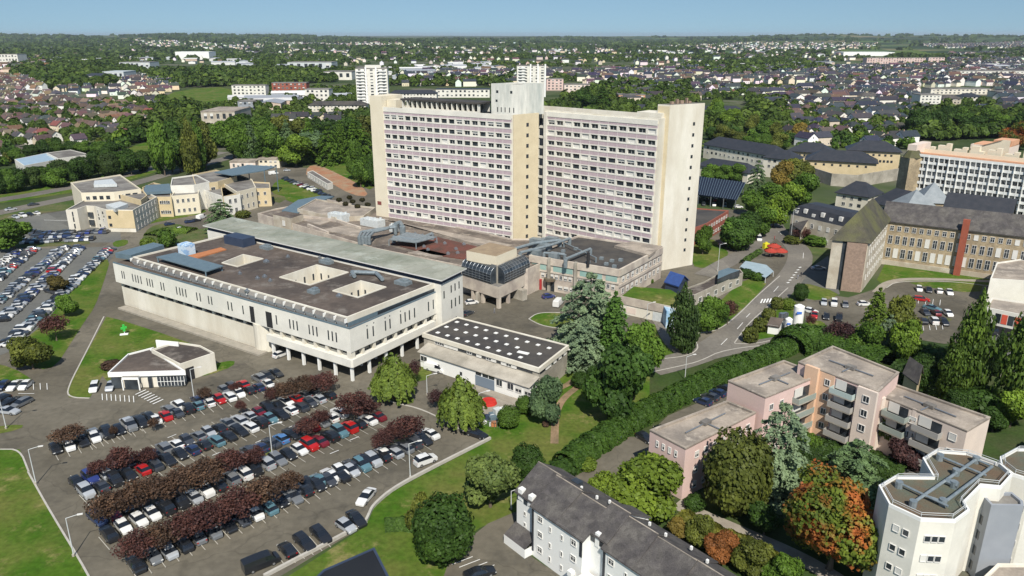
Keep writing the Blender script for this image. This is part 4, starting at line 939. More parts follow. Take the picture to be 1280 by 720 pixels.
# ---- brick building and car park canopy right of tower
BR, _ = block('brick_building', 'low red brick building with grey flat roof right of the tower', 'brick building', [(850, 291), (884, 279), (911, 263), (870, 260), (840, 270)], 7, 'brick', 'roof_dark', [(1, 2, 8, 1.6, 1.3, (0, 1))])
PVC = thing('solar_canopy', 'large dark blue ribbed solar roof over parked cars right of the tower', 'solar canopy', (*G(905, 255), 0))
sp4 = [G(858, 240, 5.5), G(921, 249.5, 4), G(932, 228, 7.5), G(862, 219, 9)]; zz_ = [5.5, 4, 7.5, 9]
sp4 = [G(858, 241, 5), G(921, 250, 5), G(932, 228, 8), G(862, 219, 8)]; zz_ = [5, 5, 8, 8]
mb = MB(); mb.face([(*p, z) for p, z in zip(sp4, zz_)]); mb.face([(*p, z - .3) for p, z in zip(sp4, zz_)][::-1]); mb.build('solar_roof', M('solar', (.01, .014, .03), (.014, .02, .04), .6, .75, spec=.15), PVC)
mb = MB()
for i in range(23):
    f = i / 22; a = (Vector((*sp4[0], 5.05)).lerp(Vector((*sp4[1], 5.05)), f), Vector((*sp4[3], 8.05)).lerp(Vector((*sp4[2], 8.05)), f)); mb.tube(a[0], a[1], .12, n=4)
mb.build('roof_seams', MATS['tin_blue'], PVC)
for f in (.02, .25, .5, .75, .98):
    for k, zt_ in ((0, 4.8), (1, 7.8)):
        a = Vector((*sp4[0], 0)).lerp(Vector((*sp4[1], 0)), f) if k == 0 else Vector((*sp4[3], 0)).lerp(Vector((*sp4[2], 0)), f)
        mb = MB(); mb.tube(a, (a.x, a.y, zt_), .2); mb.build('post', MATS['steel'], PVC)
# ---- stone convent: gable wing, long wing, red chimney
ZC = 16.5
cw = GS([(1035, 298), (1063, 303), (1110, 272), (1083, 262)], ZC)
cw = GS([(1040, 298), (1086, 304), (1110, 275), (1068, 266)], ZC)
CV = thing('stone_wing', 'tall stone gable wing with mossy slate roof, end wall clad in pink stone', 'stone building', (*cw[1], 0))
c0, c1, c2 = G(1035.5, 355), G(1077, 371), G(1108, 330)
c0 = add(c0, (0, 0)); z_e = HT(299, c0[1]); 
c0, c1 = GS([(1040.5, 299), (1086, 303)], 16); c2 = G(1111, 274, 16); c3 = add(c0, sub(c2, c1)); CP = [c0, c1, c2, c3]
mb = MB(); mb.prism(CP, 0, 16, 0, top=False); mb.build('wall', MATS['stone_pale'], CV)
fg = Fr(c0, c1); fs = Fr(c1, c2)
mb = MB(); fg.slab(mb, fg.L * .42, fg.L * .97, 0, 15.6, 0, .9); mb.build('pink_cladding', MATS['stone_pink'], CV)
mb = MB(); fg.slab(mb, fg.L * .3, fg.L * .41, 0, 15.7, 0, .05); mb.build('dark_glazing', MATS['glass'], CV)
mb = MB(); P2 = [c1, c2, c3, c0]; gable(mb, P2, 16, 24, 0, 1, .7, hip=5); mb.build('roof', [MATS['stone_pale'], MATS['slate_moss']], CV)
windows(CV, fs, lsp(2, fs.L - 1, 9), [3, 7, 11, 14], .9, 1.7, (0, 1), 0)
q = fg.p(fg.L * .5, -3.4); mb = MB(); mb.box(*q, 16.5, 2.6, 2, 2.2, fg.ang); mb.build('dormer', MATS['frame_white'], CV)
l0, l1 = GS([(1104, 275), (1262, 293)], 15.5); fl_ = Fr(l0, l1); l1 = fl_.p(fl_.L * 1.25); fl_ = Fr(l0, l1); l2 = fl_.p(fl_.L, -13); l3 = fl_.p(0, -13)
LW = thing('stone_wing', 'long ochre stone convent wing with dark slate roof and tall white windows', 'stone building', (*fl_.p(fl_.L / 2), 0))
mb = MB(); mb.prism([l0, l1, l2, l3], 0, 15.5, 0, top=False); mb.build('wall', MATS['stone'], LW); mb = MB(); gable(mb, [l0, l1, l2, l3], 15.5, 21, 0, 1, .6); mb.build('roof', [MATS['stone'], MATS['slate']], LW)
nt_ = 19; windows(LW, fl_, lsp(2, fl_.L - 1, nt_), [12.2], 1.3, 1.8, (3, 3, 2), 0); windows(LW, fl_, lsp(2, fl_.L - 1, nt_), [7.6], 1.4, 3.0, (3, 3, 2), 0); windows(LW, fl_, lsp(2, fl_.L - 1, nt_), [2.8], 1.5, 3.3, (3, 2), 0)
mb = MB(); fl_.slab(mb, 0, fl_.L, 0, 1.7, 0, .35); mb.build('plinth', MATS['stone_pale'], LW)
rc = Fr(G(1200, 342), G(1209, 343)); mb = MB(); t = (G(1205, 300, 12)[0] - l0[0]) / fl_.u[0]; fl_.slab(mb, t - 1.0, t + 1.0, 0, 19, .3, 1.8); mb.build('red_chimney_shaft', M('redshaft', (.3, .085, .05), (.25, .07, .042), .6, .85), LW)
# ---- slate apartments with dormers
sa_ = Fr(*GS([(989, 268), (1066, 286)], 9.5)); SAP = [sa_.a, sa_.b, sa_.p(sa_.L, -13), sa_.p(0, -13)]
SA, P = block('slate_apartments', 'stone apartments with dark slate mansard roof and white dormers left of the mossy gable', 'apartment building', SAP, 9.5, 'stone_pale', 'slate_blue', [(0, 2, 7, 1.3, 1.7, (3, 2))], par=.2, px=False)
mb = MB(); m0 = inset(P, 1.6); n = len(P)
P_ccw = P if sum(P[i][0] * P[(i + 1) % n][1] - P[(i + 1) % n][0] * P[i][1] for i in range(n)) > 0 else P[::-1]
for i in range(n): mb.face([(*P_ccw[i], 9.4), (*P_ccw[(i + 1) % n], 9.4), (*m0[(i + 1) % n], 13), (*m0[i], 13)])
m1 = inset(P, 4)
for i in range(n): mb.face([(*m0[i], 13), (*m0[(i + 1) % n], 13), (*m1[(i + 1) % n], 14.2), (*m1[i], 14.2)])
mb.face([(*p, 14.2) for p in m1]); mb.build('mansard_roof', MATS['slate_blue'], SA)
fr = Fr(P[0], P[1])
for k in range(7):
    t = fr.L * (k + .5) / 7; mb = MB(); fr.slab(mb, t - .7, t + .7, 9.8 + (k % 2) * 1.2, 11.4 + (k % 2) * 1.2, -1.8, -.4); mb.build('dormer', MATS['frame_white'], SA)
gp = GS([(962 + 28, 276), (1002, 284), (1018, 276), (1005, 268)], 7); mb = MB(); mb.prism(gp, 0, 6, 0, top=False); gable(mb, gp, 6, 9.5, 0, 1, .4); mb.build('porch_gable', [MATS['stone_pale'], MATS['slate']], SA)
# ---- church
ch = thing('church', 'stone church with long dark slate nave roof, pale zinc crossing roofs and a square tower', 'church', (*G(1150, 262), 0))
n0, n1 = GS([(1178, 267), (1262, 277)], 12); fn = Fr(n0, n1); P = [n0, n1, fn.p(fn.L, -16), fn.p(0, -16)]
mb = MB(); mb.prism(P, 0, 12, 0, top=False); mb.build('wall', MATS['stone'], ch); mb = MB(); gable(mb, P, 12, 19, 0, 1, .5); mb.build('nave_roof', [MATS['stone'], MATS['slate_blue']], ch)
windows(ch, fn, lsp(3, fn.L - 3, 5), [4], 1.4, 4, (4,), 0)
M('zinc', (.24, .265, .28), (.19, .215, .23), .5, .45, fine=.08)
for (a_, b_) in (((1130, 262), (1178, 262)), ((1150, 250), (1190, 252))):
    p0_, p1_ = GS([a_, b_], 12); f_ = Fr(p0_, p1_); P = [p0_, p1_, f_.p(f_.L, -14), f_.p(0, -14)]; mb = MB(); mb.prism(P, 0, 11, 0, top=False); mb.build('transept_wall', MATS['stone'], ch)
    mb = MB(); c_ = cen(P); O = inset(P, -.5)
    for i in range(4): mb.face([(*O[i], 11), (*O[(i + 1) % 4], 11), (*c_, 18.5)])
    mb.build('transept_roof', MATS['zinc'], ch)
x, y = G(1130, 262); mb = MB(); mb.box(x, y, 0, 7, 7, 24, .1); mb.build('tower', MATS['stone'], ch); mb = MB(); mb.tube((x, y, 24), (x, y, 27), 4.2, 2.5, n=8); mb.build('tower_cap', MATS['slate_moss'], ch)
# ---- white balcony block
z_ = 25
b0, b1 = GS([(1139, 193), (1290, 209)], z_); fb_ = Fr(b0, b1); b1 = fb_.p(fb_.L * 1.15); fb_ = Fr(b0, b1)
WB = thing('balcony_block', 'long white apartment block with rows of balconies and salmon roof terraces', 'apartment building', (*fb_.p(fb_.L / 2), 0))
mb = MB(); mb.prism([b0, b1, fb_.p(fb_.L, -16), fb_.p(0, -16)], 0, z_, 0, 1); mb.build('wall', [MATS['white_render'], MATS['roof_pink']], WB)
nb = 26; mb = MB(); fl = MB(); wd = MB()
for k in range(8):
    z1_ = 1 + k * 3
    fb_.slab(fl, 0, fb_.L, z1_ + 2.75, z1_ + 3.0, 0, 1.7); fb_.slab(fl, 0, fb_.L, z1_ + 3.0, z1_ + 3.9, 1.55, 1.7)
for i in range(nb + 1): fb_.slab(mb, fb_.L * i / nb - .12, fb_.L * i / nb + .12, 1, z_, 0, 1.75 if i % 2 else 2.3)
build_each(mb, 'fin_wall', MATS['white_paint'], WB); build_each(fl, 'balcony', MATS['white_paint'], WB, 2)
windows(WB, fb_, lsp(1, fb_.L - 1, nb), [22.2 - 3 * k for k in range(7)], 3.2, 2.0, (0, 1, 2), .02)
M('salmon', (.6, .33, .2), (.52, .28, .17), .6, .9)
mb = MB(); fb_.slab(mb, 0, fb_.L, z_, z_ + 1.2, -2.4, -.8); fb_.slab(mb, 0, fb_.L, z_, z_ + .5, -15, -2.4); build_each(mb, 'salmon_terrace', MATS['salmon'], WB)
mb = MB(); fb_.slab(mb, -1.4, 2.4, 0, z_ + 4.5, -15, 1.5); mb.build('end_wall', MATS['pinkcream'], WB)
mb = MB()
for i, t in enumerate(lsp(4, fb_.L, 15)): fb_.slab(mb, t - 1.6, t + (1.8 if i % 2 else .2), z_, z_ + 3 + (i % 3), -12, -9.5)
fb_.slab(mb, 0, fb_.L, z_, z_ + 2.1, -8.4, -8); build_each(mb, 'roof_box', MATS['cream'], WB)
# ramped salmon roof wing behind
mb = MB(); fb_.slab(mb, fb_.L * .34, fb_.L * .62, 0, z_ + 5, -30, -16.2); mb.build('rear_wing', MATS['pinkcream'], WB)
mb = MB(); u0, u1 = fb_.L * .34, fb_.L * .62
mb.face([fb_.p(u0, -16.1, z_ + .5), fb_.p(u1, -16.1, z_ + .5), fb_.p(u1, -16.1, z_ + 8), fb_.p(u1 - 3, -16.1, z_ + 8), fb_.p(u0, -16.1, z_ + 3)]); mb.face([fb_.p(u0, -15.6, z_ + 3), fb_.p(u1 - 3, -15.6, z_ + 8), fb_.p(u1 - 3, -16.1, z_ + 8), fb_.p(u0, -16.1, z_ + 3)]); mb.build('sloping_gable', MATS['cream'], WB)
mb = MB(); fb_.slab(mb, u0 + 1, u1, z_ + 5, z_ + 5.4, -29, -17); fb_.slab(mb, u1 - 7, u1, z_ + 5, z_ + 7.5, -29, -18); build_each(mb, 'salmon_terrace', MATS['salmon'], WB)
# ---- prison-like building with yard wall
PR = thing('walled_building', 'ochre stone building with dark slate roof behind a tall grey perimeter wall', 'prison', (*G(1060, 215), 0))
for a_, b_, z_, dpt in (((1008, 199), (1096, 204), 9, 16), ((1060, 187), (1126, 190), 13, 14), ((985, 188), (1040, 192), 9, 14)):
    p0_, p1_ = GS([a_, b_], z_); f_ = Fr(p0_, p1_); P = [p0_, p1_, f_.p(f_.L, -dpt), f_.p(0, -dpt)]
    mb = MB(); mb.prism(P, 0, z_, 0, top=False); mb.build('wall', MATS['tan'], PR); mb = MB(); gable(mb, P, z_, z_ + 5, 0, 1, 1, hip=8); mb.build('roof', [MATS['tan'], MATS['slate_blue']], PR)
    windows(PR, f_, lsp(3, f_.L - 3, 7), [z_ - 3], 1.2, 1.2, (4,), 0)
    if z_ > 10: windows(PR, f_, lsp(3, f_.L - 3, 11), [z_ - 6.5], 1.2, 1.4, (4,), 0)
mb = MB(); pts = GS([(1014, 209), (1040, 217), (1072, 219), (1128, 210), (1132, 196)], 6.5)
for a_, b_ in zip(pts, pts[1:]): Fr(a_, b_).slab(mb, 0, Fr(a_, b_).L, 0, 6.5, -.6, 0)
tag(mb.build('perimeter_wall', MATS['conc']), 'tall grey wall in front of the ochre slate roofed building', 'perimeter wall')
# ---- terraces of dark slate roofs between tower and prison
for k, (a_, b_, z_, dp, zr, lb) in enumerate((((880, 180), (966, 195), 9, 15, 5, 'angled pale apartments with long dark slate hip roof behind the solar canopy'), ((872, 206), (935, 216), 6, 12, 4, 'lower slate roofed apartments just behind the solar canopy'), ((955, 196), (990, 200), 11, 14, 4, 'pale slate roofed house end next to the autumn tinted trees'), ((1088, 252), (1134, 262), 9, 16, 6, 'slate pyramid roofed annex left of the church tower'), ((1046, 240), (1086, 246), 8, 14, 5, 'slate hip roofed house between wall and convent apartments'))):
    p0_, p1_ = GS([a_, b_], z_); f_ = Fr(p0_, p1_); P = [p0_, p1_, f_.p(f_.L, -dp), f_.p(0, -dp)]; U = thing('slate_roofed_building', lb, 'apartment building', (*p0_, 0))
    mb = MB(); mb.prism(P, 0, z_, 0, top=False); mb.build('wall', MATS['cream_pale'], U); mb = MB(); gable(mb, P, z_, z_ + zr, 0, 1, .8, hip=5); mb.build('roof', [MATS['cream_pale'], MATS['slate_blue']], U)
    windows(U, f_, lsp(2, f_.L - 2, int(f_.L / 4)), [z_ - 2.5, z_ - 5.5], 1.6, 1.5, (0, 1, 4), 0)
# ---- white office with red panels on the right edge
WO, P = block('office_building', 'white office with red panels and grey roof at the right edge behind the poplars', 'office building', [(1238, 348), (1300, 352), (1300, 320), (1246, 328)], 8, 'white_render', 'roof_pink', [], par=.4)
WO2, P = block('', '', '', [(1232, 384), (1290, 396), (1300, 380), (1240, 372)], 7, 'white_render', 'roof_pink', [], par=.4, parent=WO, parts=('lower_wall', 'lower_roof'))
fr = Fr(P[0], P[1]); M('red_panel', (.6, .1, .06), (.55, .09, .05), 1, .6)
for k, m_ in enumerate(('glass', 'red_panel', 'glass', 'red_panel', 'glass')): mb = MB(); fr.slab(mb, 2.6 + k * 1.5, 3.9 + k * 1.5, 3.4, 6, 0, .08 + .02 * (m_ == 'red_panel')); mb.build('window_bay' if m_ == 'glass' else 'red_panel', MATS[m_], WO)
mb = MB(); fr.slab(mb, 0, fr.L, 0, 2.6, -.2, .03); mb.build('dark_base', MATS['dark_gap'], WO)
# ---- tanks
for px, py, r_, h, lb, m_ in ((996, 411, 1.35, 6.6, 'largest white storage tank with a blue mark near the red car', 'white_paint'), (984, 418, .95, 4.4, 'middle white storage tank of the three', 'white_paint')):
    x, y = G(px, py); U = thing('storage_tank', lb, 'storage tank', (x, y, 0), group='white storage tanks'); mb = MB(); mb.tube((x, y, .4), (x, y, h), r_, n=20); mb.tube((x, y, h), (x, y, h + .5), r_, r_ * .3, n=20); mb.build('tank', MATS[m_], U)
    mb = MB(); mb.box(x - r_ * .3, y - r_ - .0, h * .72, r_ * 1.0, .15, h * .1); mb.build('blue_mark', plain('mark_blue', (.05, .15, .5)), U)
    mb = MB(); mb.box(x, y, 0, r_ * 2, r_ * 2, .4); mb.build('plinth', MATS['conc'], U)
x, y = G(975, 412); U = thing('vaporiser_rack', 'grey finned metal rack beside the white tanks', 'metal rack', (x, y, 0)); 
for k in range(2):
    mb = MB(); mb.box(x + k * 1.3, y + k * .8, .2, 1.1, 1.1, 4.6 - k * .2, .5)
    for i in range(4): mb.box(x + k * 1.3 - .4 + .27 * i, y + k * .8 - .62, .2, .08, .3, 4.6, .5)
    mb.build('fin_stack', MATS['steel'], U)
mb = MB(); wq = GS([(957, 408), (963, 421), (978, 420), (986, 412), (984, 408)], 0); hp = [G(959, 417), G(972, 419), G(980, 410), G(967, 408)]; U = thing('hut', 'small white hut with brown roof beside the storage tanks', 'hut', (*hp[0], 0))
mb.prism(hp, 0, 2.6, 0, top=False); mb.build('wall', MATS['white_paint'], U); mb = MB(); gable(mb, hp, 2.6, 3.8, 0, 1, .3); mb.build('roof', [MATS['white_paint'], MATS['roof_brown']], U)
# ---- pink stepped apartments
PK = thing('pink_apartments', 'pink stepped apartment block of four flat roofed volumes with balconies', 'apartment building', (*G(900, 600), 0))
def vol(poly, z, wall, side, fac): 
    T_, P = block('', '', '', poly, z, wall, 'roof_pink', fac, parent=PK, par=.45, cap='roof_pink')
    mb = MB()
    I_ = inset(P, 3); a, c = I_[0], I_[2]; f = Fr(((a[0] + I_[3][0]) / 2, (a[1] + I_[3][1]) / 2), ((I_[1][0] + I_[2][0]) / 2, (I_[1][1] + I_[2][1]) / 2))
    return P
z1_, z2_, z3_, z4_ = 10.2, 13.5, 15.6, 13
V1 = vol([(812.5, 537), (857, 560), (945, 515), (909, 500.5)], z1_, 'pink', 'pink', [(0, 3, 4, .62, 1.2, (0, 2, 1))])
V2 = vol([(910.5, 475.5), (957, 496), (1026, 468), (980, 450)], z2_, 'pink', 'pink', [])
V3 = vol([(998, 452), (1098, 489), (1124, 465), (1041, 432)], z3_, 'pink', 'peach', [])
V4 = vol([(1093, 491), (1209, 538), (1238, 521), (1120, 480)], z4_, 'pinkcream', 'pinkcream', [])
f = Fr(V1[1], V1[2]); windows(PK, f, lsp(2, f.L - 1, 7), [1.2, 4.2, 7.2], 1.1, 1.3, (0, 1), 0)
def balcs(fr, t0, t1, zs, col):
    for z in zs:
        mb = MB(); fr.slab(mb, t0, t1, z - .25, z, 0, 1.5); mb.build('balcony_slab', MATS['conc'], PK)
        mb = MB(); fr.slab(mb, t0, t1, z, z + 1.0, 1.4, 1.5); fr.slab(mb, t0, t0 + .1, z, z + 1, 0, 1.4); fr.slab(mb, t1 - .1, t1, z, z + 1, 0, 1.4); mb.build('balcony_rail', MATS[col], PK)
        mb = MB(); fr.slab(mb, t0 + .3, t1 - .3, z + .05, z + 2.3, 0, .05); mb.build('balcony_door', MATS['glass'], PK)
        mb = MB(); fr.slab(mb, t0 + .4, t0 + (t1 - t0) * .55, z + .6, z + 2.5, .06, .12); mb.build('roller_blind', MATS['shutter'], PK)
plain('rail_green', (.27, .31, .28), .5); plain('rail_grey', (.33, .32, .3), .6); plain('rail_pale', (.38, .46, .44), .4)
f = Fr(V2[1], V2[2]); 
for k, z in enumerate((1.2, 4.2, 7.2, 10.2)): windows(PK, f, [f.L * .12, f.L * .3], [z], 1.1, 1.3, (0, 2), 0)
balcs(f, f.L * .5, f.L * .82, (1, 4, 7, 10), 'rail_green')
f = Fr(V3[0], V3[1]); f0 = (G(1026, 468, z3_)[0] - V3[0][0]) / f.u[0]; L_ = f.L - f0
mb = MB(); f.slab(mb, f0 + L_ * .72, f.L + .15, 0, z3_ - .2, 0, .6); mb.build('pink_bay', MATS['pinkcream'], PK)
mb = MB(); f.slab(mb, f0 - 1.5, f0 + L_ * .34, 0, z3_ - .3, 0, .12); f.slab(mb, f0 - 1.5, f0 + L_ * .1, 0, z3_ + .3, .12, .8); mb.build('peach_bay', MATS['peach'], PK)
balcs(f, f0 + L_ * .34, f0 + L_ * .7, (.9, 3.9, 6.9, 9.9), 'rail_grey'); balcs(f, f0 + L_ * .34, f0 + L_ * .7, (12.6,), 'rail_pale')
windows(PK, f, [f0 + L_ * .24], [1, 4, 7, 10, 13], 1.1, 1.3, (0,), .12); windows(PK, f, [f0 + L_ * .87], [1, 4, 7, 10, 12.8], 1.3, 1.4, (0, 2), .6)
f = Fr(V3[1], V3[2]); f = Fr(V4[0], V4[1]); balcs(f, f.L * .16, f.L * .42, (7.3, 10.2), 'rail_green'); balcs(f, f.L * .5, f.L * .78, (.9, 3.9, 6.9, 9.9), 'rail_grey')
windows(PK, f, [f.L * .06, f.L * .46, f.L * .88], [1.1, 4.1, 7.1, 10.1], 1.3, 1.4, (0, 2, 1), 0)
mb = MB(); f.slab(mb, f.L * .1, f.L * .14, 0, z4_ + .1, 0, 1.2); f.slab(mb, f.L * .44, f.L * .48, 0, z4_ + .1, 0, .05); build_each(mb, 'bay_pier', MATS['pinkcream'], PK)
for V, z in ((V1, z1_), (V2, z2_), (V3, z3_), (V4, z4_)):
    c_ = cen(V); f = Fr(V[1], V[2]) if V in (V1, V2) else Fr(V[0], V[1]); mb = MB(); zt = z - .2; L_ = f.L * .28
    a = (c_[0] - f.u[0] * L_, c_[1] - f.u[1] * L_, zt); b = (c_[0] + f.u[0] * L_, c_[1] + f.u[1] * L_, zt); mb.tube(a, b, .13, n=6)
    mb.tube((*c_, zt), (c_[0] + f.n[0] * 3, c_[1] + f.n[1] * 3, zt), .13, n=6); mb.build('roof_pipe', MATS['steel'], PK)
    mb = MB(); mb.box(*c_[:2], z - .34, 1.8, 1.2, .6, f.ang); mb.build('roof_hatch', MATS['roof_grey'], PK)
# ---- white row houses with slate roofs, bottom
RWH = thing('row_building', 'white rendered terrace with stepped grey slate roofs at the bottom edge', 'terraced building', (*G(700, 720), 0))
e0_ = G(667.3, 632.4, 9); ua = R(-50); fe = Fr(e0_, (e0_[0] + 30 * math.cos(ua), e0_[1] + 30 * math.sin(ua))); dep = 10.4
def rowseg(t0, t1, ze_, zr_, off, d2=0):
    a, b = fe.p(t0, off), fe.p(t1, off); c, d = fe.p(t1, -dep - d2), fe.p(t0, -dep - d2); P = [a, b, c, d]
    mb = MB(); mb.prism(P, 0, ze_, 0, top=False); mb.build('wall', MATS['white_paint'], RWH)
    mb = MB(); gable(mb, P, ze_, zr_, 0, 1, .3); r = mb.build('roof', [MATS['white_paint'], MATS['slate']], RWH)
    m0, m1 = fe.p(t0 - .3, (off - dep - d2) / 2, zr_ + .02), fe.p(t1 + .3, (off - dep - d2) / 2, zr_ + .02); mb = MB(); mb.tube(m0, m1, .09, n=6); mb.build('ridge_tiles', MATS['roof_pink'], r)
    return r
for s in ((-5, -.35, 8.8, 11.9, -.9), (-.35, 4.6, 9.0, 11.9, 0), (4.6, 10.3, 9.0, 11.5, 0, 0), (10.3, 13.4, 9.7, 12.3, -1.6), (13.4, 18.6, 9.0, 12.0, -1.0), (18.6, 25, 9.0, 11.6, -1.0), (25, 34, 8.6, 11.4, -1.6)): rowseg(*s)
mb = MB()
for t0, t1, off in ((-.35, 10.3, 0), (13.4, 25, -1)):
    fe.slab(mb, t0, t0 + .4, 1.0, 8.85, off, off + .1); fe.slab(mb, t1 - .5, t1, 5.9, 8.85, off, off + .1); fe.slab(mb, t0 + .4, t1 - .5, 8.45, 8.85, off, off + .1)
build_each(mb, 'slate_trim', MATS['slate_blue'], RWH)
mb = MB()
for t in (-4.1, -1.7): fe.slab(mb, t - .45, t + .45, 7.6, 9.5, -1.6, -.75)
fe.slab(mb, 11.3, 12.0, 7.8, 10.0, -2.4, -1.45); build_each(mb, 'parapet_stub', MATS['white_paint'], RWH)
mb = MB(); fe.slab(mb, -3.3, -2.5, 7.3, 8.7, -.95, -.82); fe.slab(mb, -4.9, -4.6, 7.3, 8.7, -.95, -.82); fe.slab(mb, 10.4, 11.2, 8.2, 9.5, -1.65, -1.5); fe.slab(mb, 12.1, 13.3, 8.2, 9.5, -1.65, -1.5); build_each(mb, 'loft_opening', MATS['glass'], RWH)
fw0 = Fr(fe.p(0, 0), fe.p(50, 0)); windows(RWH, fw0, [1.5, 8.6], [6.9, 4.2, 1.5], 1.1, 1.1, (3,), 0); windows(RWH, fw0, [3.7, 6.2], [6.4, 3.6, 1.2], .45, .95, (0,), 0)
fw1 = Fr(fe.p(0, -1), fe.p(50, -1)); windows(RWH, fw1, [14.9, 21.5], [6.9, 4.2, 1.5], 1.1, 1.1, (3,), 0); windows(RWH, fw1, [17.6, 24], [6.4, 3.6, 1.2], .45, .95, (0,), 0)
fw2 = Fr(fe.p(0, -.9), fe.p(50, -.9)); windows(RWH, fw2, [-3], [5.2, 3.2], .5, .8, (0,), 0)
mb = MB(); P = [fe.p(-5.3, 1.5), fe.p(-.3, 1.5), fe.p(-.3, -.9), fe.p(-5.3, -.9)]; mb.prism(P, 0, 1.7, 0, top=False); mb.face([(*P[0], 1.7), (*P[1], 1.7), (*P[2], 3.0), (*P[3], 3.0)], 1); mb.build('lean_to', [MATS['white_paint'], MATS['slate']], RWH)
mb = MB(); P = [fe.p(10.4, 1.2), fe.p(13, 1.2), fe.p(13, -1), fe.p(10.4, -1)]; mb.prism(P, 0, 3.2, 0); fe.slab(mb, 9.2, 10, 3.2, 4.0, 1.0, 1.8); fe.slab(mb, 11.6, 12.4, 3.2, 4.0, 1.0, 1.8); mb.build('porch_tower', MATS['white_paint'], RWH)
mb = MB()
for t, o_ in ((3.6, -6.4), (6.8, -6.4), (8.8, -7), (16, -7.4), (19, -7.2), (23, -7.6), (26, -7)): q = fe.p(t, o_); mb.box(*q, 11.0, .3, .3, .5, fe.ang)
build_each(mb, 'roof_vent', MATS['white_paint'], RWH)
mb = MB(); q = fe.p(1.6, -7.4); mb.box(*q, 10.2, 1.5, 1.2, .9, fe.ang); mb.build('roof_window', MATS['glass'], RWH)
# ---- octagonal white flats, bottom right
def octo(name, label, pts, z, wall='white_render'):
    P = GS(pts, z); U = thing(name, label, 'apartment building', (*P[0], 0))
    mb = MB(); mb.prism(P, 0, z - .5, 0, top=False); mb.build('wall', MATS[wall], U)
    mb = MB(); mb.face([(*p, z - .5) for p in (P if sum(P[i][0] * P[(i + 1) % len(P)][1] - P[(i + 1) % len(P)][0] * P[i][1] for i in range(len(P))) > 0 else P[::-1])]); mb.build('green_roof', MATS['greencap'], U)
    mb = MB(); parapet(mb, P, z - .5, z, .25); mb.build('parapet', MATS['white_paint'], U)
    I_ = inset(P, .5); mb = MB()
    for i in range(len(I_)):
        a, b = I_[i], I_[(i + 1) % len(I_)]
        mb.tube((*a, z + .55), (*b, z + .55), .04, n=4); mb.tube((*a, z + .25), (*b, z + .25), .03, n=4); mb.tube((*a, z - .4), (*a, z + .55), .04, n=4)
    mb.build('railing', MATS['pole_grey'], U)
    return U, P
def o8(px, py): return (1080 + px / 4, 540 + py / 4)
ZO = 17.5
O1, P = octo('octagonal_flats', 'white many sided apartment block with green roof and grey pipework, lower right', [o8(73, 265), o8(125, 358), o8(285, 432), o8(460, 440), o8(530, 388), o8(505, 348), o8(590, 262), o8(690, 272), o8(745, 210), o8(680, 155), o8(520, 98), o8(360, 86), o8(293, 128), o8(345, 218), o8(155, 216)], ZO)
for e, cols in ((1, 2), (2, 3)):
    f = Fr(P[e], P[e + 1]); windows(O1, f, lsp(.8, f.L - .8, cols), [2, 5, 8, 11, 14], .85, 1.0, (0, 2, 0), 0)
f = Fr(P[1], P[2]); 
mb = MB()
def rp(a_, b_, r=.22): mb.tube((*G(*o8(*a_), ZO), ZO + .1), (*G(*o8(*b_), ZO), ZO + .1), r, n=8)
rp((240, 360), (560, 140)); rp((400, 355), (640, 175)); rp((180, 260), (420, 375), .18); rp((380, 125), (610, 220), .18); rp((560, 140), (630, 170), .18); rp((300, 320), (395, 350), .18); rp((410, 245), (470, 270), .45)
mb.build('roof_pipes', MATS['duct'], O1)
for a_ in ((175, 262), (245, 358), (395, 350), (460, 200), (380, 125), (560, 138), (450, 262)):
    mb = MB(); q = G(*o8(*a_), ZO); mb.tube((*q, ZO - .5), (*q, ZO + .5), .5, n=10); mb.build('roof_vent', MATS['duct'], O1)
O2, P = octo('octagonal_flats', 'white many sided apartment block cut by the right edge of the picture', [o8(680, 122), o8(685, 160), o8(745, 208), o8(850, 240), o8(1000, 230), o8(1000, 80), o8(760, 78)], ZO - 1)
f = Fr(P[1], P[2]); windows(O2, f, lsp(.5, f.L - .5, 2), [2, 5, 8, 11], 1, 1.2, (0,), 0); f = Fr(P[2], P[3]); windows(O2, f, lsp(.5, f.L - .5, 3), [2, 5, 8, 11], 1, 1.2, (0,), 0)
ST_ = [o8(637, 365), o8(800, 368), o8(795, 345), o8(740, 300), o8(650, 297), o8(600, 325)]
STW, P = block('stair_tower', 'grey metal clad stair tower between the white many sided blocks', 'stair tower', ST_, 15.5, 'tin_grey', 'roof_grey', [], par=.4) if M('tin_grey', (.27, .29, .32), (.24, .26, .29), .4, .5) else None
f = Fr(P[5], P[0]); windows(STW, f, [f.L * .2], [1.5, 4, 6.5, 9, 11.5], .9, 1.4, (4,), 0)
LB_, P = block('side_building', 'low roofed building in the bottom right corner beside the grey stair tower', 'building', [(1228, 722), (1247, 704), (1300, 704), (1300, 790), (1228, 790)], 7, 'cream_pale', 'roof_pink', [])
pg = GS([(1186, 718), (1204, 703), (1225, 712), (1212, 740)], 3.2); U = thing('pergola', 'small planted pergola beside the white many sided block', 'pergola', (*cen(pg), 0)); mb = MB(); mb.prism(pg, 2.9, 3.2, 0, bottom=True); mb.build('planted_top', MATS['greencap'], U)
for p in pg: mb = MB(); mb.tube((*p, 0), (*p, 2.9), .12); mb.build('post', MATS['bark'], U)
# ---- black roofed building at the bottom
BB, P = block('black_roofed_building', 'building with plain black flat roof cut by the bottom edge between car park and lawn', 'building', [(380, 735), (404, 712), (468, 684), (494, 735), (480, 780), (360, 780)], 4, 'navy', 'blackroof', [], par=.12) if M('blackroof', (.012, .014, .018), (.016, .018, .022), .2, .7, fine=.05) else None
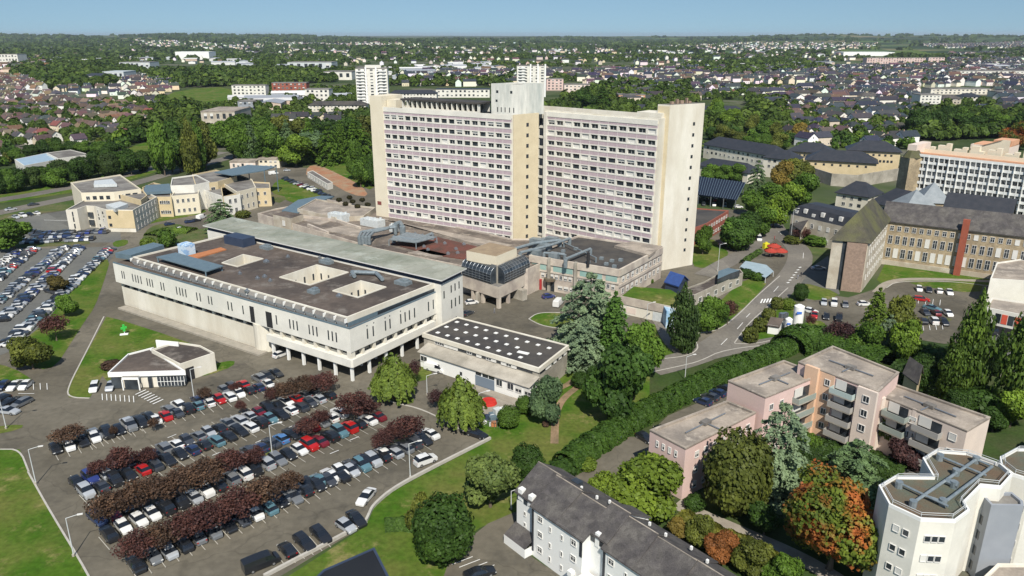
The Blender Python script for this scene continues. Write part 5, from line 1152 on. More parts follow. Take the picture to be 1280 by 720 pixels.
# ---- small beige house among the trees near the pink flats
hp = GS([(1131, 466), (1147, 478), (1152, 466), (1140, 458)], 6); U = thing('beige_house', 'small beige house with slate roof hidden among trees behind the pink flats', 'house', (*hp[0], 0))
mb = MB(); mb.prism(hp, 0, 6, 0, top=False); mb.build('wall', MATS['tan'], U); mb = MB(); gable(mb, hp, 6, 9, 0, 1, .4); mb.build('roof', [MATS['tan'], MATS['slate']], U)
# ================================================================ trees
nr_ = np.random.default_rng(11)
def cards(P, N, S, var, asp=1.0, rng=None):
    """quads: centres P, normals N, half sizes S -> verts, faces, var per corner"""
    rng = rng or nr_; n = len(P)
    N = N / (np.linalg.norm(N, axis=1, keepdims=True) + 1e-9)
    ref = rng.normal(size=(n, 3)); U = np.cross(N, ref); U /= np.linalg.norm(U, axis=1, keepdims=True) + 1e-9; V = np.cross(N, U)
    U = U * S[:, None]; V = V * S[:, None] * asp
    co = np.stack([P - U - V * .6, P + U * .7 - V, P + U + V * .6, P - U * .6 + V], 1).reshape(-1, 3)
    return co, np.repeat(var, 4)
def quadmesh(name, co, var, mat, extra=None):
    n = len(co) // 4; me = bpy.data.meshes.new(name)
    me.vertices.add(len(co)); me.vertices.foreach_set('co', co.astype(np.float32).ravel())
    me.loops.add(4 * n); me.loops.foreach_set('vertex_index', np.arange(4 * n, dtype=np.int32))
    me.polygons.add(n); me.polygons.foreach_set('loop_start', np.arange(0, 4 * n, 4, dtype=np.int32)); me.polygons.foreach_set('loop_total', np.full(n, 4, dtype=np.int32))
    a = me.attributes.new('var', 'FLOAT', 'POINT'); a.data.foreach_set('value', var.astype(np.float32))
    me.materials.append(MATS[mat]); me.update(); me.validate(); return me
def lobes_cloud(lobes, n, size, rng, up=.25, jit=.55, inner=.25, asp=1.0):
    """leaf clumps on and inside ellipsoid lobes"""
    w = np.array([(l[3] * l[4] + l[3] * l[5] + l[4] * l[5]) for l in lobes]); w = w / w.sum()
    idx = rng.choice(len(lobes), n, p=w); L = np.array(lobes)[idx]
    d = rng.normal(size=(n, 3)); d /= np.linalg.norm(d, axis=1, keepdims=True)
    lump = 1 + .1 * np.sin(d[:, 0] * 7 + idx) * np.cos(d[:, 1] * 6 + idx * 2) + .07 * np.sin(d[:, 2] * 11 + idx)
    r = np.where(rng.random(n) < inner, rng.uniform(.5, .9, n), rng.uniform(.9, 1.06, n)) * lump
    P = L[:, :3] + d * L[:, 3:6] * r[:, None]
    N = d / L[:, 3:6]; N /= np.linalg.norm(N, axis=1, keepdims=True); N = N + rng.normal(size=(n, 3)) * jit; N[:, 2] += up
    lobv = rng.random(len(lobes))[idx]
    var = np.clip(.5 + (lobv - .5) * .5 + rng.normal(size=n) * .11 , 0, 1)
    S = size * rng.uniform(.7, 1.3, n)
    return cards(P, N, S, var, asp, rng)
def trunkmesh(h, r, limbs=5, mat='bark', spread=.28, seed=0):
    mb = MB(); rr = random.Random(seed); x = y = 0; z = 0; pts = []
    for i in range(5): pts.append((x, y, z, r * (1 - .16 * i))); x += rr.uniform(-.012, .012); y += rr.uniform(-.012, .012); z += h / 4
    pts[0] = (0, 0, -.01, r * 1.4)
    for a, b in zip(pts, pts[1:]): mb.tube(a[:3], b[:3], a[3], b[3], n=7, cap=False)
    for i in range(limbs):
        a = 2 * math.pi * i / limbs + rr.random(); s = pts[3 if i % 2 else 4]; l = spread * rr.uniform(.7, 1.1)
        e = (s[0] + math.cos(a) * l, s[1] + math.sin(a) * l, s[2] + rr.uniform(.12, .28)); mb.tube(s[:3], e, s[3] * .55, s[3] * .2, n=5, cap=False)
    return mb.mesh('trunk', [MATS[mat]])
PRO = {}
def proto(kind, crown, trunk): PRO.setdefault(kind, []).append((crown, trunk))
def mk_round(seed, n=9500, leafm='leaf', size=.026, top=1.0, base=.16, wide=.5):
    rg = np.random.default_rng(seed); lob = [(0, 0, .54, .3, .3, .34)]
    for i in range(14):
        a = 2.4 * i + seed + rg.random(); zz = .3 + .5 * ((i * .618 + seed * .13) % 1); rad = wide * .62 * math.sqrt(max(.15, 1 - ((zz - .5) / .55) ** 2)); s = .13 + .13 * rg.random()
        lob.append((rad * math.cos(a), rad * math.sin(a), zz, s, s, s * .9))
    lob.append((.03, 0, .8, .2, .2, .17))
    co, v = lobes_cloud(lob, n, size, rg); return quadmesh('crown', co, v, leafm)
for k in range(4): proto('round', mk_round(20 + k), trunkmesh(.42, .028, seed=k))
def mk_dense(seed, n=10500, leafm='leaf', size=.021):
    rg = np.random.default_rng(seed); lob = [(0, 0, .5, .46, .46, .46)] + [(.3 * math.cos(a * 1.7), .3 * math.sin(a * 1.7), .35 + .06 * a, .19, .19, .2) for a in range(6)]
    co, v = lobes_cloud(lob, n, size, rg, jit=.4, inner=.12); return quadmesh('crown', co, v, leafm)
for k in range(2): proto('dense', mk_dense(40 + k), trunkmesh(.3, .03, seed=k))
for k in range(2): proto('autumn', mk_round(60 + k, 20000, 'leaf_autumn', .0145), trunkmesh(.4, .03, seed=k))
def mk_cedar(seed, tiers=11, n=11000, size=.02, droop=.3, leafm='leaf', pw=.42, tip=.07):
    rg = np.random.default_rng(seed); P = []; N = []; V = []
    per = n // (tiers * 9)
    for t in range(tiers):
        f = t / (tiers - 1); z0 = .1 + .86 * f; R_ = .5 * (1 - f) ** pw * (1 - .12 * rg.random()) + tip; nb = int(11 - 5 * f)
        for b in range(nb):
            a = 2 * math.pi * (b + rg.random() * .7) / nb + t; L = R_ * rg.uniform(.6, 1.15); m = int(per * (1.4 - .7 * f)); bv = rg.random() * .3
            s = np.sqrt(rg.random(m)); wd = .17 * L * (1.2 - s) + .012
            off = rg.normal(size=m) * wd * .8
            x = np.cos(a) * s * L - np.sin(a) * off; y = np.sin(a) * s * L + np.cos(a) * off; z = z0 - droop * s ** 2 * L + rg.normal(size=m) * .009 + .03 * s
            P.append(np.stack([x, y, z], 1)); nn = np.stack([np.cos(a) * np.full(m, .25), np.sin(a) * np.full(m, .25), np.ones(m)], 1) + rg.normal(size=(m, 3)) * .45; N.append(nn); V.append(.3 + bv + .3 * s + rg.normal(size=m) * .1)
    P = np.concatenate(P); N = np.concatenate(N); V = np.clip(np.concatenate(V), 0, 1)
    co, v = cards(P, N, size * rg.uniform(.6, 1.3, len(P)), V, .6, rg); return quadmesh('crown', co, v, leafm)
def conetrunk(h, r): mb = MB(); mb.tube((0, 0, -.01), (0, 0, h), r, r * .2, n=8); return mb.mesh('trunk', [MATS['bark']])
for k in range(2): proto('cedar', mk_cedar(80 + k), conetrunk(.93, .03))
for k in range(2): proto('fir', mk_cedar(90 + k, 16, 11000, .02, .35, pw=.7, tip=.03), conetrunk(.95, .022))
def mk_column(seed, n=5200, size=.024, wide=1.0):
    rg = np.random.default_rng(seed); lob = []
    for i in range(16):
        f = i / 15; a = i * 2.4; r0 = .5 * (math.sin(math.pi * min(1, (f * .82 + .2))) ** .6) * wide
        lob.append((r0 * .45 * math.cos(a), r0 * .45 * math.sin(a), .1 + .82 * f, r0 * .62 + .04, r0 * .62 + .04, .11))
    co, v = lobes_cloud(lob, n, size, rg, up=.5, inner=.2); return quadmesh('crown', co, v, 'leaf')
for k in range(3): proto('column', mk_column(100 + k), conetrunk(.7, .03))
def mk_willow(seed, n=7000):
    rg = np.random.default_rng(seed); nb = 150; P = []; N = []; V = []
    for b in range(nb):
        a = rg.random() * 2 * math.pi; r0 = .44 * math.sqrt(rg.random()); zt = (.98 - .62 * (r0 / .5) ** 1.4) * rg.uniform(.86, 1.02); L = (zt - rg.uniform(.03, .3)) * rg.uniform(.7, 1); m = n // nb; s = rg.random(m) * .98
        r = r0 + .07 * np.sqrt(s); x = r * np.cos(a) + rg.normal(size=m) * .014; y = r * np.sin(a) + rg.normal(size=m) * .014; z = zt - L * s
        P.append(np.stack([x, y, z], 1)); N.append(np.stack([np.full(m, np.cos(a)), np.full(m, np.sin(a)), .5 - s * .3], 1) + rg.normal(size=(m, 3)) * .35); V.append(np.clip(.35 + .4 * rg.random() + rg.normal(size=m) * .08, 0, 1))
    P = np.concatenate(P); co, v = cards(P, np.concatenate(N), .024 * rg.uniform(.6, 1.2, len(P)), np.concatenate(V), 1.0, rg); return quadmesh('crown', co, v, 'leaf')
for k in range(2): proto('willow', mk_willow(120 + k), trunkmesh(.5, .035, seed=k))
def mk_plum(seed, n=2500):
    rg = np.random.default_rng(seed); lob = []
    for i in range(15):
        a = i * 2.4 + seed; r = .36 * math.sqrt((i + .5) / 15); s = .12 + .06 * rg.random(); lob.append((r * math.cos(a), r * math.sin(a), .55 + .2 * rg.random() + .16 * (1 - r / .4), s, s, s * 1.25))
    co, v = lobes_cloud(lob, n, .019, rg, up=.1, jit=.9, inner=.6); return quadmesh('crown', co, v, 'leaf')
for k in range(4): proto('plum', mk_plum(140 + k), trunkmesh(.4, .022, 7, spread=.34, seed=k))
def mk_bush(seed, n=1500):
    rg = np.random.default_rng(seed); co, v = lobes_cloud([(0, 0, .45, .48, .48, .5), (.2, .1, .5, .3, .3, .42), (-.2, 0, .45, .28, .3, .4)], n, .055, rg, jit=.45); return quadmesh('foliage', co, v, 'leaf')
for k in range(2): proto('bush', mk_bush(160 + k), None)
def mk_small(seed, n=420):
    rg = np.random.default_rng(seed); lob = [(0, 0, .52, .36, .36, .38)] + [(.26 * math.cos(a), .26 * math.sin(a), .4 + .12 * (i % 3), .22, .22, .24) for i, a in enumerate((0, 1.3, 2.6, 3.9, 5.2))]
    co, v = lobes_cloud(lob, n, .085, rg, jit=.5, inner=.1); return quadmesh('crown', co, v, 'leaf')
for k in range(5): proto('small', mk_small(180 + k), trunkmesh(.35, .03, 3, seed=k))
TN = {'round': ('broadleaf_tree', 'tree'), 'dense': ('broadleaf_tree', 'tree'), 'autumn': ('broadleaf_tree', 'tree'), 'cedar': ('cedar_tree', 'cedar'), 'fir': ('conifer_tree', 'conifer'), 'column': ('columnar_tree', 'columnar tree'), 'willow': ('weeping_willow', 'willow'), 'plum': ('purple_plum_tree', 'plum tree'), 'bush': ('shrub', 'shrub'), 'small': ('broadleaf_tree', 'tree')}
GR = dict(g=(.05, .095, .018), lg=(.085, .14, .022), dg=(.028, .058, .014), yg=(.078, .118, .02), blue=(.085, .125, .1), bg=(.06, .1, .06), pl=(.055, .026, .03), pb=(.06, .038, .034), pd=(.045, .024, .032), ol=(.07, .085, .022), br=(.13, .1, .03), wl=(.085, .125, .03), red=(.17, .07, .03), gy=(.1, .14, .05))
NTREE = [0]
def tree(kind, col, cx, yt, yb, wpx, label, group=None, world=None, h=None, w=None, cat=None):
    """cx: middle, yt: top, yb: foot of the trunk, wpx: crown width, all in photo pixels"""
    if world is None:
        X, Y = G(cx, yb); h = HT(yt, Y); zc = Y * math.cos(PIT) + (CH - h / 2) * math.sin(PIT); w = wpx * zc / F0
        # the crown rises towards the viewer: correct the height for its half depth
        h = max(1.2, HT(yt, Y + w * .12))
    else: X, Y = world
    nm, ct = TN[kind]; NTREE[0] += 1
    cm, tm = PRO[kind][NTREE[0] % len(PRO[kind])]
    T_ = thing(nm, label, cat or ct, (X, Y, 0), rnd.uniform(0, 6.28), group=group)
    c_ = GR[col] if isinstance(col, str) else col; j = rnd.uniform(.88, 1.12)
    if kind == 'bush':
        T_.scale = (w, w, h); inst('foliage', cm, T_, (0, 0, 0), color=tuple(v * j for v in c_)); return T_
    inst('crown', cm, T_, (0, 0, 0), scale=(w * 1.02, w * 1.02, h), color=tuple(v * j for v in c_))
    inst('trunk', tm, T_, (0, 0, 0), scale=(max(w, h * .35),) * 2 + (h,))
    return T_
TL = [
 # bottom and lawns
 ('dense', 'dg', 556, 614, 700, 76, 'large round dark green tree on the lawn above the black roof'),
 ('round', 'ol', 528, 612, 668, 36, 'brownish green tree partly behind the large round tree on the lawn'),
 ('round', 'gy', 613, 561, 634, 66, 'pale green tree between the lawn and the end of the white slate roofed terrace'),
 ('dense', 'dg', 659, 553, 603, 42, 'dark round tree between the pale green tree and the hedge'),
 ('round', 'yg', 800, 567, 640, 92, 'bright green tree in front of the pink flats and beside the slate roof'),
 ('round', 'yg', 752, 586, 640, 50, 'lighter low tree left of the bright green tree at the slate roof'),
 ('dense', (.06, .075, .02), 917, 533, 640, 82, 'large egg shaped olive tree against the pink flats'),
 ('cedar', 'blue', 968, 500, 620, 96, 'blue grey cedar right of the egg shaped olive tree'),
 ('cedar', 'bg', 1062, 545, 625, 96, 'dark green cedar in the court of the pink flats'),
 ('autumn', 'g', 1036, 588, 712, 128, 'big tree turning orange in front of the octagonal flats'),
 ('round', 'wl', 1110, 508, 570, 54, 'light green tree close to the balconies of the pink flats'),
 ('round', 'pd', 1128, 548, 594, 40, 'dark purple tree behind the octagonal flats'),
 ('round', 'dg', 955, 630, 668, 44, 'small dark tree under the blue grey cedar'),
 ('round', 'g', 1010, 540, 565, 32, 'small tree on the sunny court lawn of the pink flats'),
 ('round', 'red', 900, 664, 700, 40, 'reddish shrub tree beside the path under the slate roofs'),
 ('round', 'ol', 938, 672, 716, 50, 'olive green shrub tree beside the path in the bottom garden'),
 ('round', 'ol', 872, 640, 680, 36, 'olive bush tree where the path meets the slate roof'),
 ('round', 'g', 975, 690, 735, 46, 'green shrub tree at the bottom edge beside the path'),
 ('round', 'br', 850, 650, 672, 30, 'brownish shrub tree close to the slate roof valley'),
 ('bush', 'yg', 734, 571, 586, 24, 'yellow green shrub at the mouth of the grey parking court'),
 ('bush', 'dg', 704, 572, 594, 36, 'dark round bush closing the lower end of the long hedge'),
 ('bush', 'dg', 868, 618, 636, 26, 'low shrub against the corner of the pink flats'),
 ('bush', 'yg', 645, 662, 676, 10, 'small yellow shrub by the white wall end'),
 # workshop surroundings
 ('willow', 'wl', 493, 435, 500, 58, 'weeping willow in front of the pillared hospital corner'),
 ('willow', 'wl', 577, 461, 534, 62, 'weeping willow in front of the workshop building'),
 ('plum', 'pd', 547, 488, 512, 26, 'dark purple tree left of the second weeping willow'),
 ('plum', 'pd', 519, 450, 482, 18, 'dark purple tree right of the first weeping willow', ),
 ('round', 'bg', 682, 466, 530, 42, 'slim green tree at the corner of the workshop building'),
 ('dense', 'g', 636, 506, 534, 28, 'round green shrub tree beside the crates on the lawn'),
 ('dense', 'g', 656, 494, 516, 24, 'round green shrub tree between crates and slim tree'),
 ('dense', 'dg', 726, 464, 484, 24, 'round dark bush on the lawn below the blue cedars'),
 ('round', 'pb', 682, 525, 534, 8, 'tiny red leaved sapling under the slim green tree'),
 # conifer clump in the middle
 ('cedar', 'blue', 736, 338, 440, 106, 'large blue cedar in front of the annex building'),
 ('cedar', 'blue', 730, 398, 462, 66, 'smaller blue cedar below the large blue cedar'),
 ('fir', (.04, .085, .022), 766, 362, 455, 66, 'tall dark green conifer right of the blue cedars'),
 ('round', (.033, .07, .018), 766, 424, 524, 76, 'tall bushy dark green tree at the end of the long hedge'),
 ('round', (.03, .065, .018), 792, 430, 500, 44, 'dark bushy tree between conifer and birch like tree'),
 ('round', 'g', 803, 398, 474, 46, 'tall green birch like tree right of the dark conifers'),
 ('dense', 'dg', 745, 455, 482, 26, 'dark bush at the feet of the conifers'),
 ('column', (.03, .055, .02), 851, 352, 440, 34, 'dark cypress in front of the terrace wall'),
 ('column', (.03, .055, .02), 861, 372, 438, 22, 'slimmer cypress touching the dark cypress'),
 ('round', 'g', 884, 368, 414, 34, 'green tree between cypress and gatehouse'),
 ('round', 'g', 897, 374, 412, 24, 'lighter green tree right beside the gatehouse corner'),
 ('plum', 'pl', 909, 374, 406, 26, 'purple tree at the corner of the gatehouse'),
 ('bush', 'g', 814, 348, 354, 6, 'small round bush on the terrace lawn'),
 # sphere bushes by the tanks
 ('bush', 'ol', 937, 407, 428, 19, 'clipped ball bush nearest the road junction'), ('bush', 'ol', 949, 396, 414, 18, 'second clipped ball bush from the road junction'),
 ('bush', 'ol', 960, 384, 400, 17, 'third clipped ball bush from the road junction'), ('bush', 'ol', 971, 370, 386, 15, 'clipped ball bush farthest from the road junction'),
 ('bush', 'yg', 984, 372, 386, 18, 'light green bush between ball bushes and red car'), ('dense', 'dg', 1000, 353, 376, 18, 'dark round tree in front of the tall stone gable'),
 ('plum', 'pd', 1049, 400, 436, 44, 'dark purple tree beside the convent car park'), ('plum', 'pl', 1012, 394, 412, 14, 'small purple tree right of the storage tanks'),
 ('bush', 'dg', 930, 336, 346, 26, 'dark shrubs in front of the pale shelter roof'), ('bush', 'g', 946, 340, 350, 16, 'green shrub at the road side of the pale shelter roof'),
 # right of tower
 ('round', 'g', 878, 280, 318, 20, 'slim green tree in front of the brick building'), ('round', 'br', 876, 288, 300, 8, 'small red leaved tree touching the tower wall'),
 ('dense', (.045, .09, .02), 921, 268, 312, 44, 'round dark green tree by the white van'),
 ('dense', 'dg', 935, 262, 300, 30, 'dark green tree behind the round tree by the white van'),
 ('round', 'g', 950, 256, 294, 34, 'green tree of the avenue behind the white van'), ('round', 'lg', 966, 240, 284, 34, 'bright green tree in the middle of the avenue'),
 ('round', 'lg', 984, 226, 270, 38, 'bright green tree at the bend of the avenue'), ('round', 'g', 1000, 214, 258, 36, 'green tree near the far end of the avenue'),
 ('round', 'g', 958, 226, 262, 34, 'green tree behind the avenue right of the solar roof'), ('round', 'g', 940, 238, 270, 30, 'green tree just right of the solar roof'),
 ('round', 'ol', 990, 196, 236, 36, 'olive tinted tree behind the avenue'), ('round', 'br', 975, 200, 238, 26, 'yellowish tree at the far end of the avenue'),
 ('cedar', 'bg', 944, 200, 250, 26, 'blue green conifer right of the solar roof'), ('round', 'ol', 1004, 200, 232, 26, 'olive tree beside the perimeter wall'),
 ('round', 'g', 887, 204, 226, 22, 'first tree of the row behind the solar roof'), ('round', 'g', 903, 205, 227, 22, 'second tree of the row behind the solar roof'), ('round', 'g', 919, 203, 228, 22, 'third tree of the row behind the solar roof'),
 ('plum', 'pl', 1001, 284, 304, 24, 'purple tree before the slate apartments'), ('bush', 'g', 1022, 292, 306, 34, 'green shrubs between slate apartments and mossy gable'),
 ('bush', 'ol', 990, 294, 304, 22, 'flowering shrub bed at the road bend'), ('round', 'g', 1092, 240, 258, 16, 'tree behind the mossy gable roof'),
 # convent car park
 ('fir', (.075, .12, .025), 1090, 358, 428, 52, 'bright green fir like tree in the convent car park'), ('round', 'ol', 1124, 366, 428, 36, 'olive tree right of the bright fir like tree'),
 ('cedar', 'blue', 1106, 392, 446, 34, 'blue grey conifer below the convent car park'), ('round', 'lg', 1130, 400, 458, 44, 'bright leafy tree below the convent car park'),
 ('round', 'g', 1080, 400, 446, 40, 'green tree right of the dark purple tree'),
 ('column', (.055, .095, .02), 1202, 360, 500, 46, 'tall poplar left of the white office'), ('column', (.055, .095, .02), 1186, 418, 502, 34, 'shorter poplar in front of the tall poplar'),
 ('column', (.06, .1, .022), 1262, 372, 516, 48, 'tall poplar at the right edge of the picture'), ('column', (.02, .04, .014), 1242, 410, 470, 16, 'thin dark conifer between the two poplars'),
 ('dense', 'dg', 1168, 430, 470, 50, 'dark shaded tree left of the poplars'), ('dense', 'dg', 1150, 440, 486, 34, 'dark tree behind the beige house'),
 ('bush', 'dg', 1220, 484, 516, 38, 'dark dome shaped bush between the poplars'), ('dense', 'dg', 1196, 484, 520, 36, 'dark bush tree left of the dome shaped bush'),
 ('round', 'lg', 1262, 484, 534, 40, 'light green tree at the right edge below the tall poplar'), ('round', 'dg', 1240, 510, 540, 30, 'shaded tree behind the end of the pink flats'),
 ('round', 'g', 1290, 440, 520, 40, 'tree cut by the right edge near the poplar'),
 # left car park verge
 ('round', (.07, .06, .025), 76, 344, 366, 24, 'rusty green tree at the top of the verge by the car park'), ('round', 'g', 86, 366, 396, 24, 'green tree in the middle of the verge by the car park'),
 ('plum', 'pl', 71, 394, 426, 40, 'purple tree on the verge by the car park'), ('round', 'ol', 42, 418, 462, 46, 'large olive tree at the lower end of the verge'),
 ('bush', 'g', 210, 286, 308, 22, 'small green bush on the mound beside the blue sheet roof'), ('bush', 'yg', 186, 296, 310, 18, 'yellow green bush on the mound left of the bush'),
 ('cedar', 'bg', 279, 248, 290, 44, 'dark conifer in front of the clinic and the green roof'), ('bush', 'pb', 140, 450, 460, 26, 'reddish shrub bed above the pavilion'),
 ('round', 'g', 18, 272, 312, 46, 'large tree at the left edge above the dense car park'), ('bush', 'ol', 304, 262, 272, 18, 'bush beside the service building'),
 ('dense', (.05, .055, .02), 1145, 590, 610, 2, '') ,
]
TL = [t for t in TL if t[6]]
for t in TL: tree(*t[:7])
# trees in the front car park: rows of purple plums
PLR = [('first planted strip', [(88, 532, 560, 46), (143, 532, 548, 12), (194, 522, 540, 16), (258, 484, 505, 20), (295, 478, 492, 18)]),
       ('second planted strip', [(153, 560, 594, 44), (186, 560, 586, 30), (302, 500, 520, 16), (356, 478, 505, 40), (380, 470, 500, 40), (404, 466, 496, 42), (340, 484, 506, 20), (125, 574, 600, 30)]),
       ('third planted strip', [(140, 612, 660, 54), (170, 602, 648, 54), (200, 596, 636, 56), (232, 584, 624, 58), (262, 572, 612, 56), (292, 562, 600, 48), (318, 560, 590, 34), (385, 522, 550, 34), (402, 512, 536, 28), (444, 490, 532, 52), (460, 500, 526, 34)]),
       ('fourth planted strip', [(176, 664, 704, 56), (206, 652, 694, 56), (236, 640, 684, 58), (268, 626, 672, 60), (300, 610, 658, 60), (332, 594, 642, 58), (362, 590, 622, 40), (478, 538, 570, 32), (510, 518, 556, 48), (492, 530, 560, 30)])]
for nm, L_ in PLR:
    L_.sort()
    for i, (cx, yt, yb, w) in enumerate(L_):
        tree('plum', 'pl' if cx > 380 else ('pb' if rnd.random() < .6 else 'pl'), cx, yt, yb - (3 if w > 25 else 0), w * 1.0, 'purple plum tree, %s from left in %s of front car park' % (od(i), nm), group='purple plum trees of the front car park')
# tree belts: (points along the foot line, n, width px, height px, kinds, colours, label of the belt)
def belt(name, pts, n, w, h, kinds, cols, jy=4, off=0):
    L_ = []
    seg = [math.hypot(b[0] - a[0], b[1] - a[1]) for a, b in zip(pts, pts[1:])]; tot = sum(seg)
    for i in range(n):
        s = tot * (i + .5 + rnd.uniform(-.25, .25)) / n; k = 0
        while k < len(seg) - 1 and s > seg[k]: s -= seg[k]; k += 1
        a, b = pts[k], pts[k + 1]; f = s / seg[k]; L_.append((a[0] + (b[0] - a[0]) * f, a[1] + (b[1] - a[1]) * f + rnd.uniform(-jy, jy)))
    L_.sort()
    for i, (x, y) in enumerate(L_):
        hh = h * rnd.uniform(.78, 1.2); k = rnd.choice(kinds)
        tree(k, rnd.choice(cols), x, y - hh, y, w * rnd.uniform(.8, 1.25) * (.6 if k == 'column' else 1), '%s tree, %s from left %s' % ({'round': 'leafy', 'dense': 'dense', 'column': 'slender', 'cedar': 'cedar like', 'fir': 'conical', 'small': 'leafy', 'autumn': 'reddish'}[k], od(i), name), group=name)
belt('in the tall belt behind the clinic', [(196, 218), (262, 214)], 8, 30, 66, ['column', 'round', 'round', 'column'], ['g', 'g', 'ol', 'dg'])
belt('in the belt behind the small sloping car park', [(285, 200), (345, 204), (400, 206), (462, 196)], 13, 36, 52, ['round', 'round', 'fir', 'cedar', 'column', 'round'], ['g', 'dg', 'lg', 'bg', 'g'])
belt('in the second line behind the small sloping car park', [(270, 184), (330, 182), (400, 182), (464, 178)], 10, 32, 34, ['round', 'column', 'round'], ['g', 'dg', 'g', 'ol'])
belt('of the dark belt beside the motorway', [(-10, 242), (60, 234), (120, 224), (185, 216)], 14, 24, 29, ['round', 'dense'], ['dg', 'dg', 'g', (.035, .06, .02)])
belt('in the rear line beside the motorway', [(-5, 229), (60, 222), (130, 212), (195, 206)], 9, 22, 17, ['round', 'dense'], ['dg', 'g'])
belt('on the grass slope left of the tower', [(440, 224), (452, 232), (468, 238)], 4, 24, 44, ['round', 'cedar'], ['dg', 'dg', 'g'])
belt('in the strip behind the slate hip roofs', [(885, 176), (930, 182), (985, 190)], 9, 22, 20, ['round', 'dense'], ['g', 'dg', 'ol'])
belt('in the strip behind the blue metal shed', [(0, 206), (60, 196), (120, 190), (150, 200)], 9, 20, 20, ['round', 'dense'], ['g', 'dg', 'g'])
belt('in the park behind the balcony block', [(1140, 168), (1200, 166), (1285, 176)], 12, 26, 30, ['round', 'dense', 'round'], ['dg', 'dg', 'g', 'g'])
belt('in the grove behind the tower on its right', [(884, 150), (930, 165), (975, 178)], 8, 22, 26, ['round'], ['g', 'dg', 'ol', 'lg'])
tree('autumn', 'g', 1270, 150, 186, 40, 'rust red tree at the right edge behind the balcony block')
tree('round', 'br', 1000, 152, 176, 20, 'rust brown tree in front of the small town houses')
tree('fir', 'dg', 752, 105, 138, 30, 'dark conifer seen over the right wing of the tower')
tree('round', 'dg', 732, 112, 138, 26, 'dark tree left of the conifer seen over the tower')
for i, (px, py) in enumerate(((424, 252), (432, 257), (441, 254), (447, 260), (453, 252), (437, 249), (460, 258))):
    x, y = G(px, py, 9.4); U = tree('bush', (.03, .028, .015), 0, 0, 0, 0, 'dark round bush, %s from the left on the terrace left of the tower' % od(i), group='terrace bushes', world=(x, y), h=1.7, w=2.4); U.location.z = 9.4
# ---- hedges as leafy bodies
def hedge(name, label, pts, w, h, n, col, size=.45, cat='hedge', taper=.3):
    P = GS(pts); seg = [math.dist(a, b) for a, b in zip(P, P[1:])]; tot = sum(seg); rg = np.random.default_rng(len(label)); out = []; NN = []
    for i in range(n):
        s = rg.random() * tot; k = 0
        while k < len(seg) - 1 and s > seg[k]: s -= seg[k]; k += 1
        a, b = P[k], P[k + 1]; f = s / seg[k]; u = ((b[0] - a[0]) / seg[k], (b[1] - a[1]) / seg[k]); nrm = (-u[1], u[0])
        th = rg.uniform(-.15, math.pi + .15); lump = 1 + .08 * math.sin(s * .9) * math.cos(s * .37 + th * 2) + .05 * math.sin(s * 2.3 + th)
        cx_, cz_ = math.cos(th), max(-.1, math.sin(th)) ** .8 if math.sin(th) > 0 else 0
        out.append((a[0] + (b[0] - a[0]) * f + nrm[0] * cx_ * w / 2 * lump, a[1] + (b[1] - a[1]) * f + nrm[1] * cx_ * w / 2 * lump, .15 + cz_ * h * lump * (rg.uniform(.93, 1.03))))
        NN.append((nrm[0] * cx_, nrm[1] * cx_, math.sin(th) + .2))
    out = np.array(out); NN = np.array(NN) + rg.normal(size=(n, 3)) * .4; var = np.clip(.5 + .15 * np.sin(out[:, 0] * .8) * np.sin(out[:, 1] * .9) + rg.normal(size=n) * .15, 0, 1)
    co, v = cards(out, NN, size * rg.uniform(.6, 1.3, n), var, 1, rg); c_ = P[len(P) // 2]; co = co - np.array([c_[0], c_[1], 0])
    o = bpy.data.objects.new('hedge', quadmesh('hedge', co, v, 'leaf')); COL.objects.link(o); o.location = (*c_, 0); o.color = (*col, 1); tag(o, label, cat); return o
hedge('hedge', 'long dark green hedge running from the lawn up to the storage tanks', [(706, 588), (740, 562), (790, 530), (850, 498), (905, 470), (960, 448), (1000, 432)], 5.6, 3.3, 26000, (.03, .062, .014), .24)
hedge('hedge', 'hedge mass beside the storage tanks and the dark purple tree', [(985, 440), (1000, 428), (1030, 432), (1075, 448), (1110, 462)], 9, 4.5, 12000, (.035, .072, .016), .34)
hedge('hedge', 'rough shrub belt along the path in the bottom garden', [(850, 655), (885, 672), (935, 695), (985, 722)], 5, 2.2, 5000, (.08, .085, .02), .3)
hedge('hedge', 'clipped row of low bushes below the lawn beside the large round tree', [(482, 660), (500, 658), (522, 660)], 2.6, 1.4, 1800, (.035, .07, .018), .2)
hedge('hedge', 'low hedge behind the gatehouse along the road verge', [(928, 330), (940, 322), (950, 316)], 2, 1.5, 800, (.04, .075, .02), .25)
hedge('hedge', 'shrubs along the fence at the foot of the pink flats', [(1000, 560), (1040, 575), (1090, 585), (1130, 600)], 6, 3, 5000, (.025, .05, .014), .32)
hedge('hedge', 'dark shrubs behind the end volume of the pink flats', [(1120, 470), (1170, 488), (1230, 508), (1270, 520)], 8, 4, 7000, (.025, .05, .014), .35)
hedge('hedge', 'mounded ground shrubs beside the blue sheet roof', [(190, 296), (215, 288), (240, 290)], 8, 1.2, 2500, (.065, .11, .022), .28)
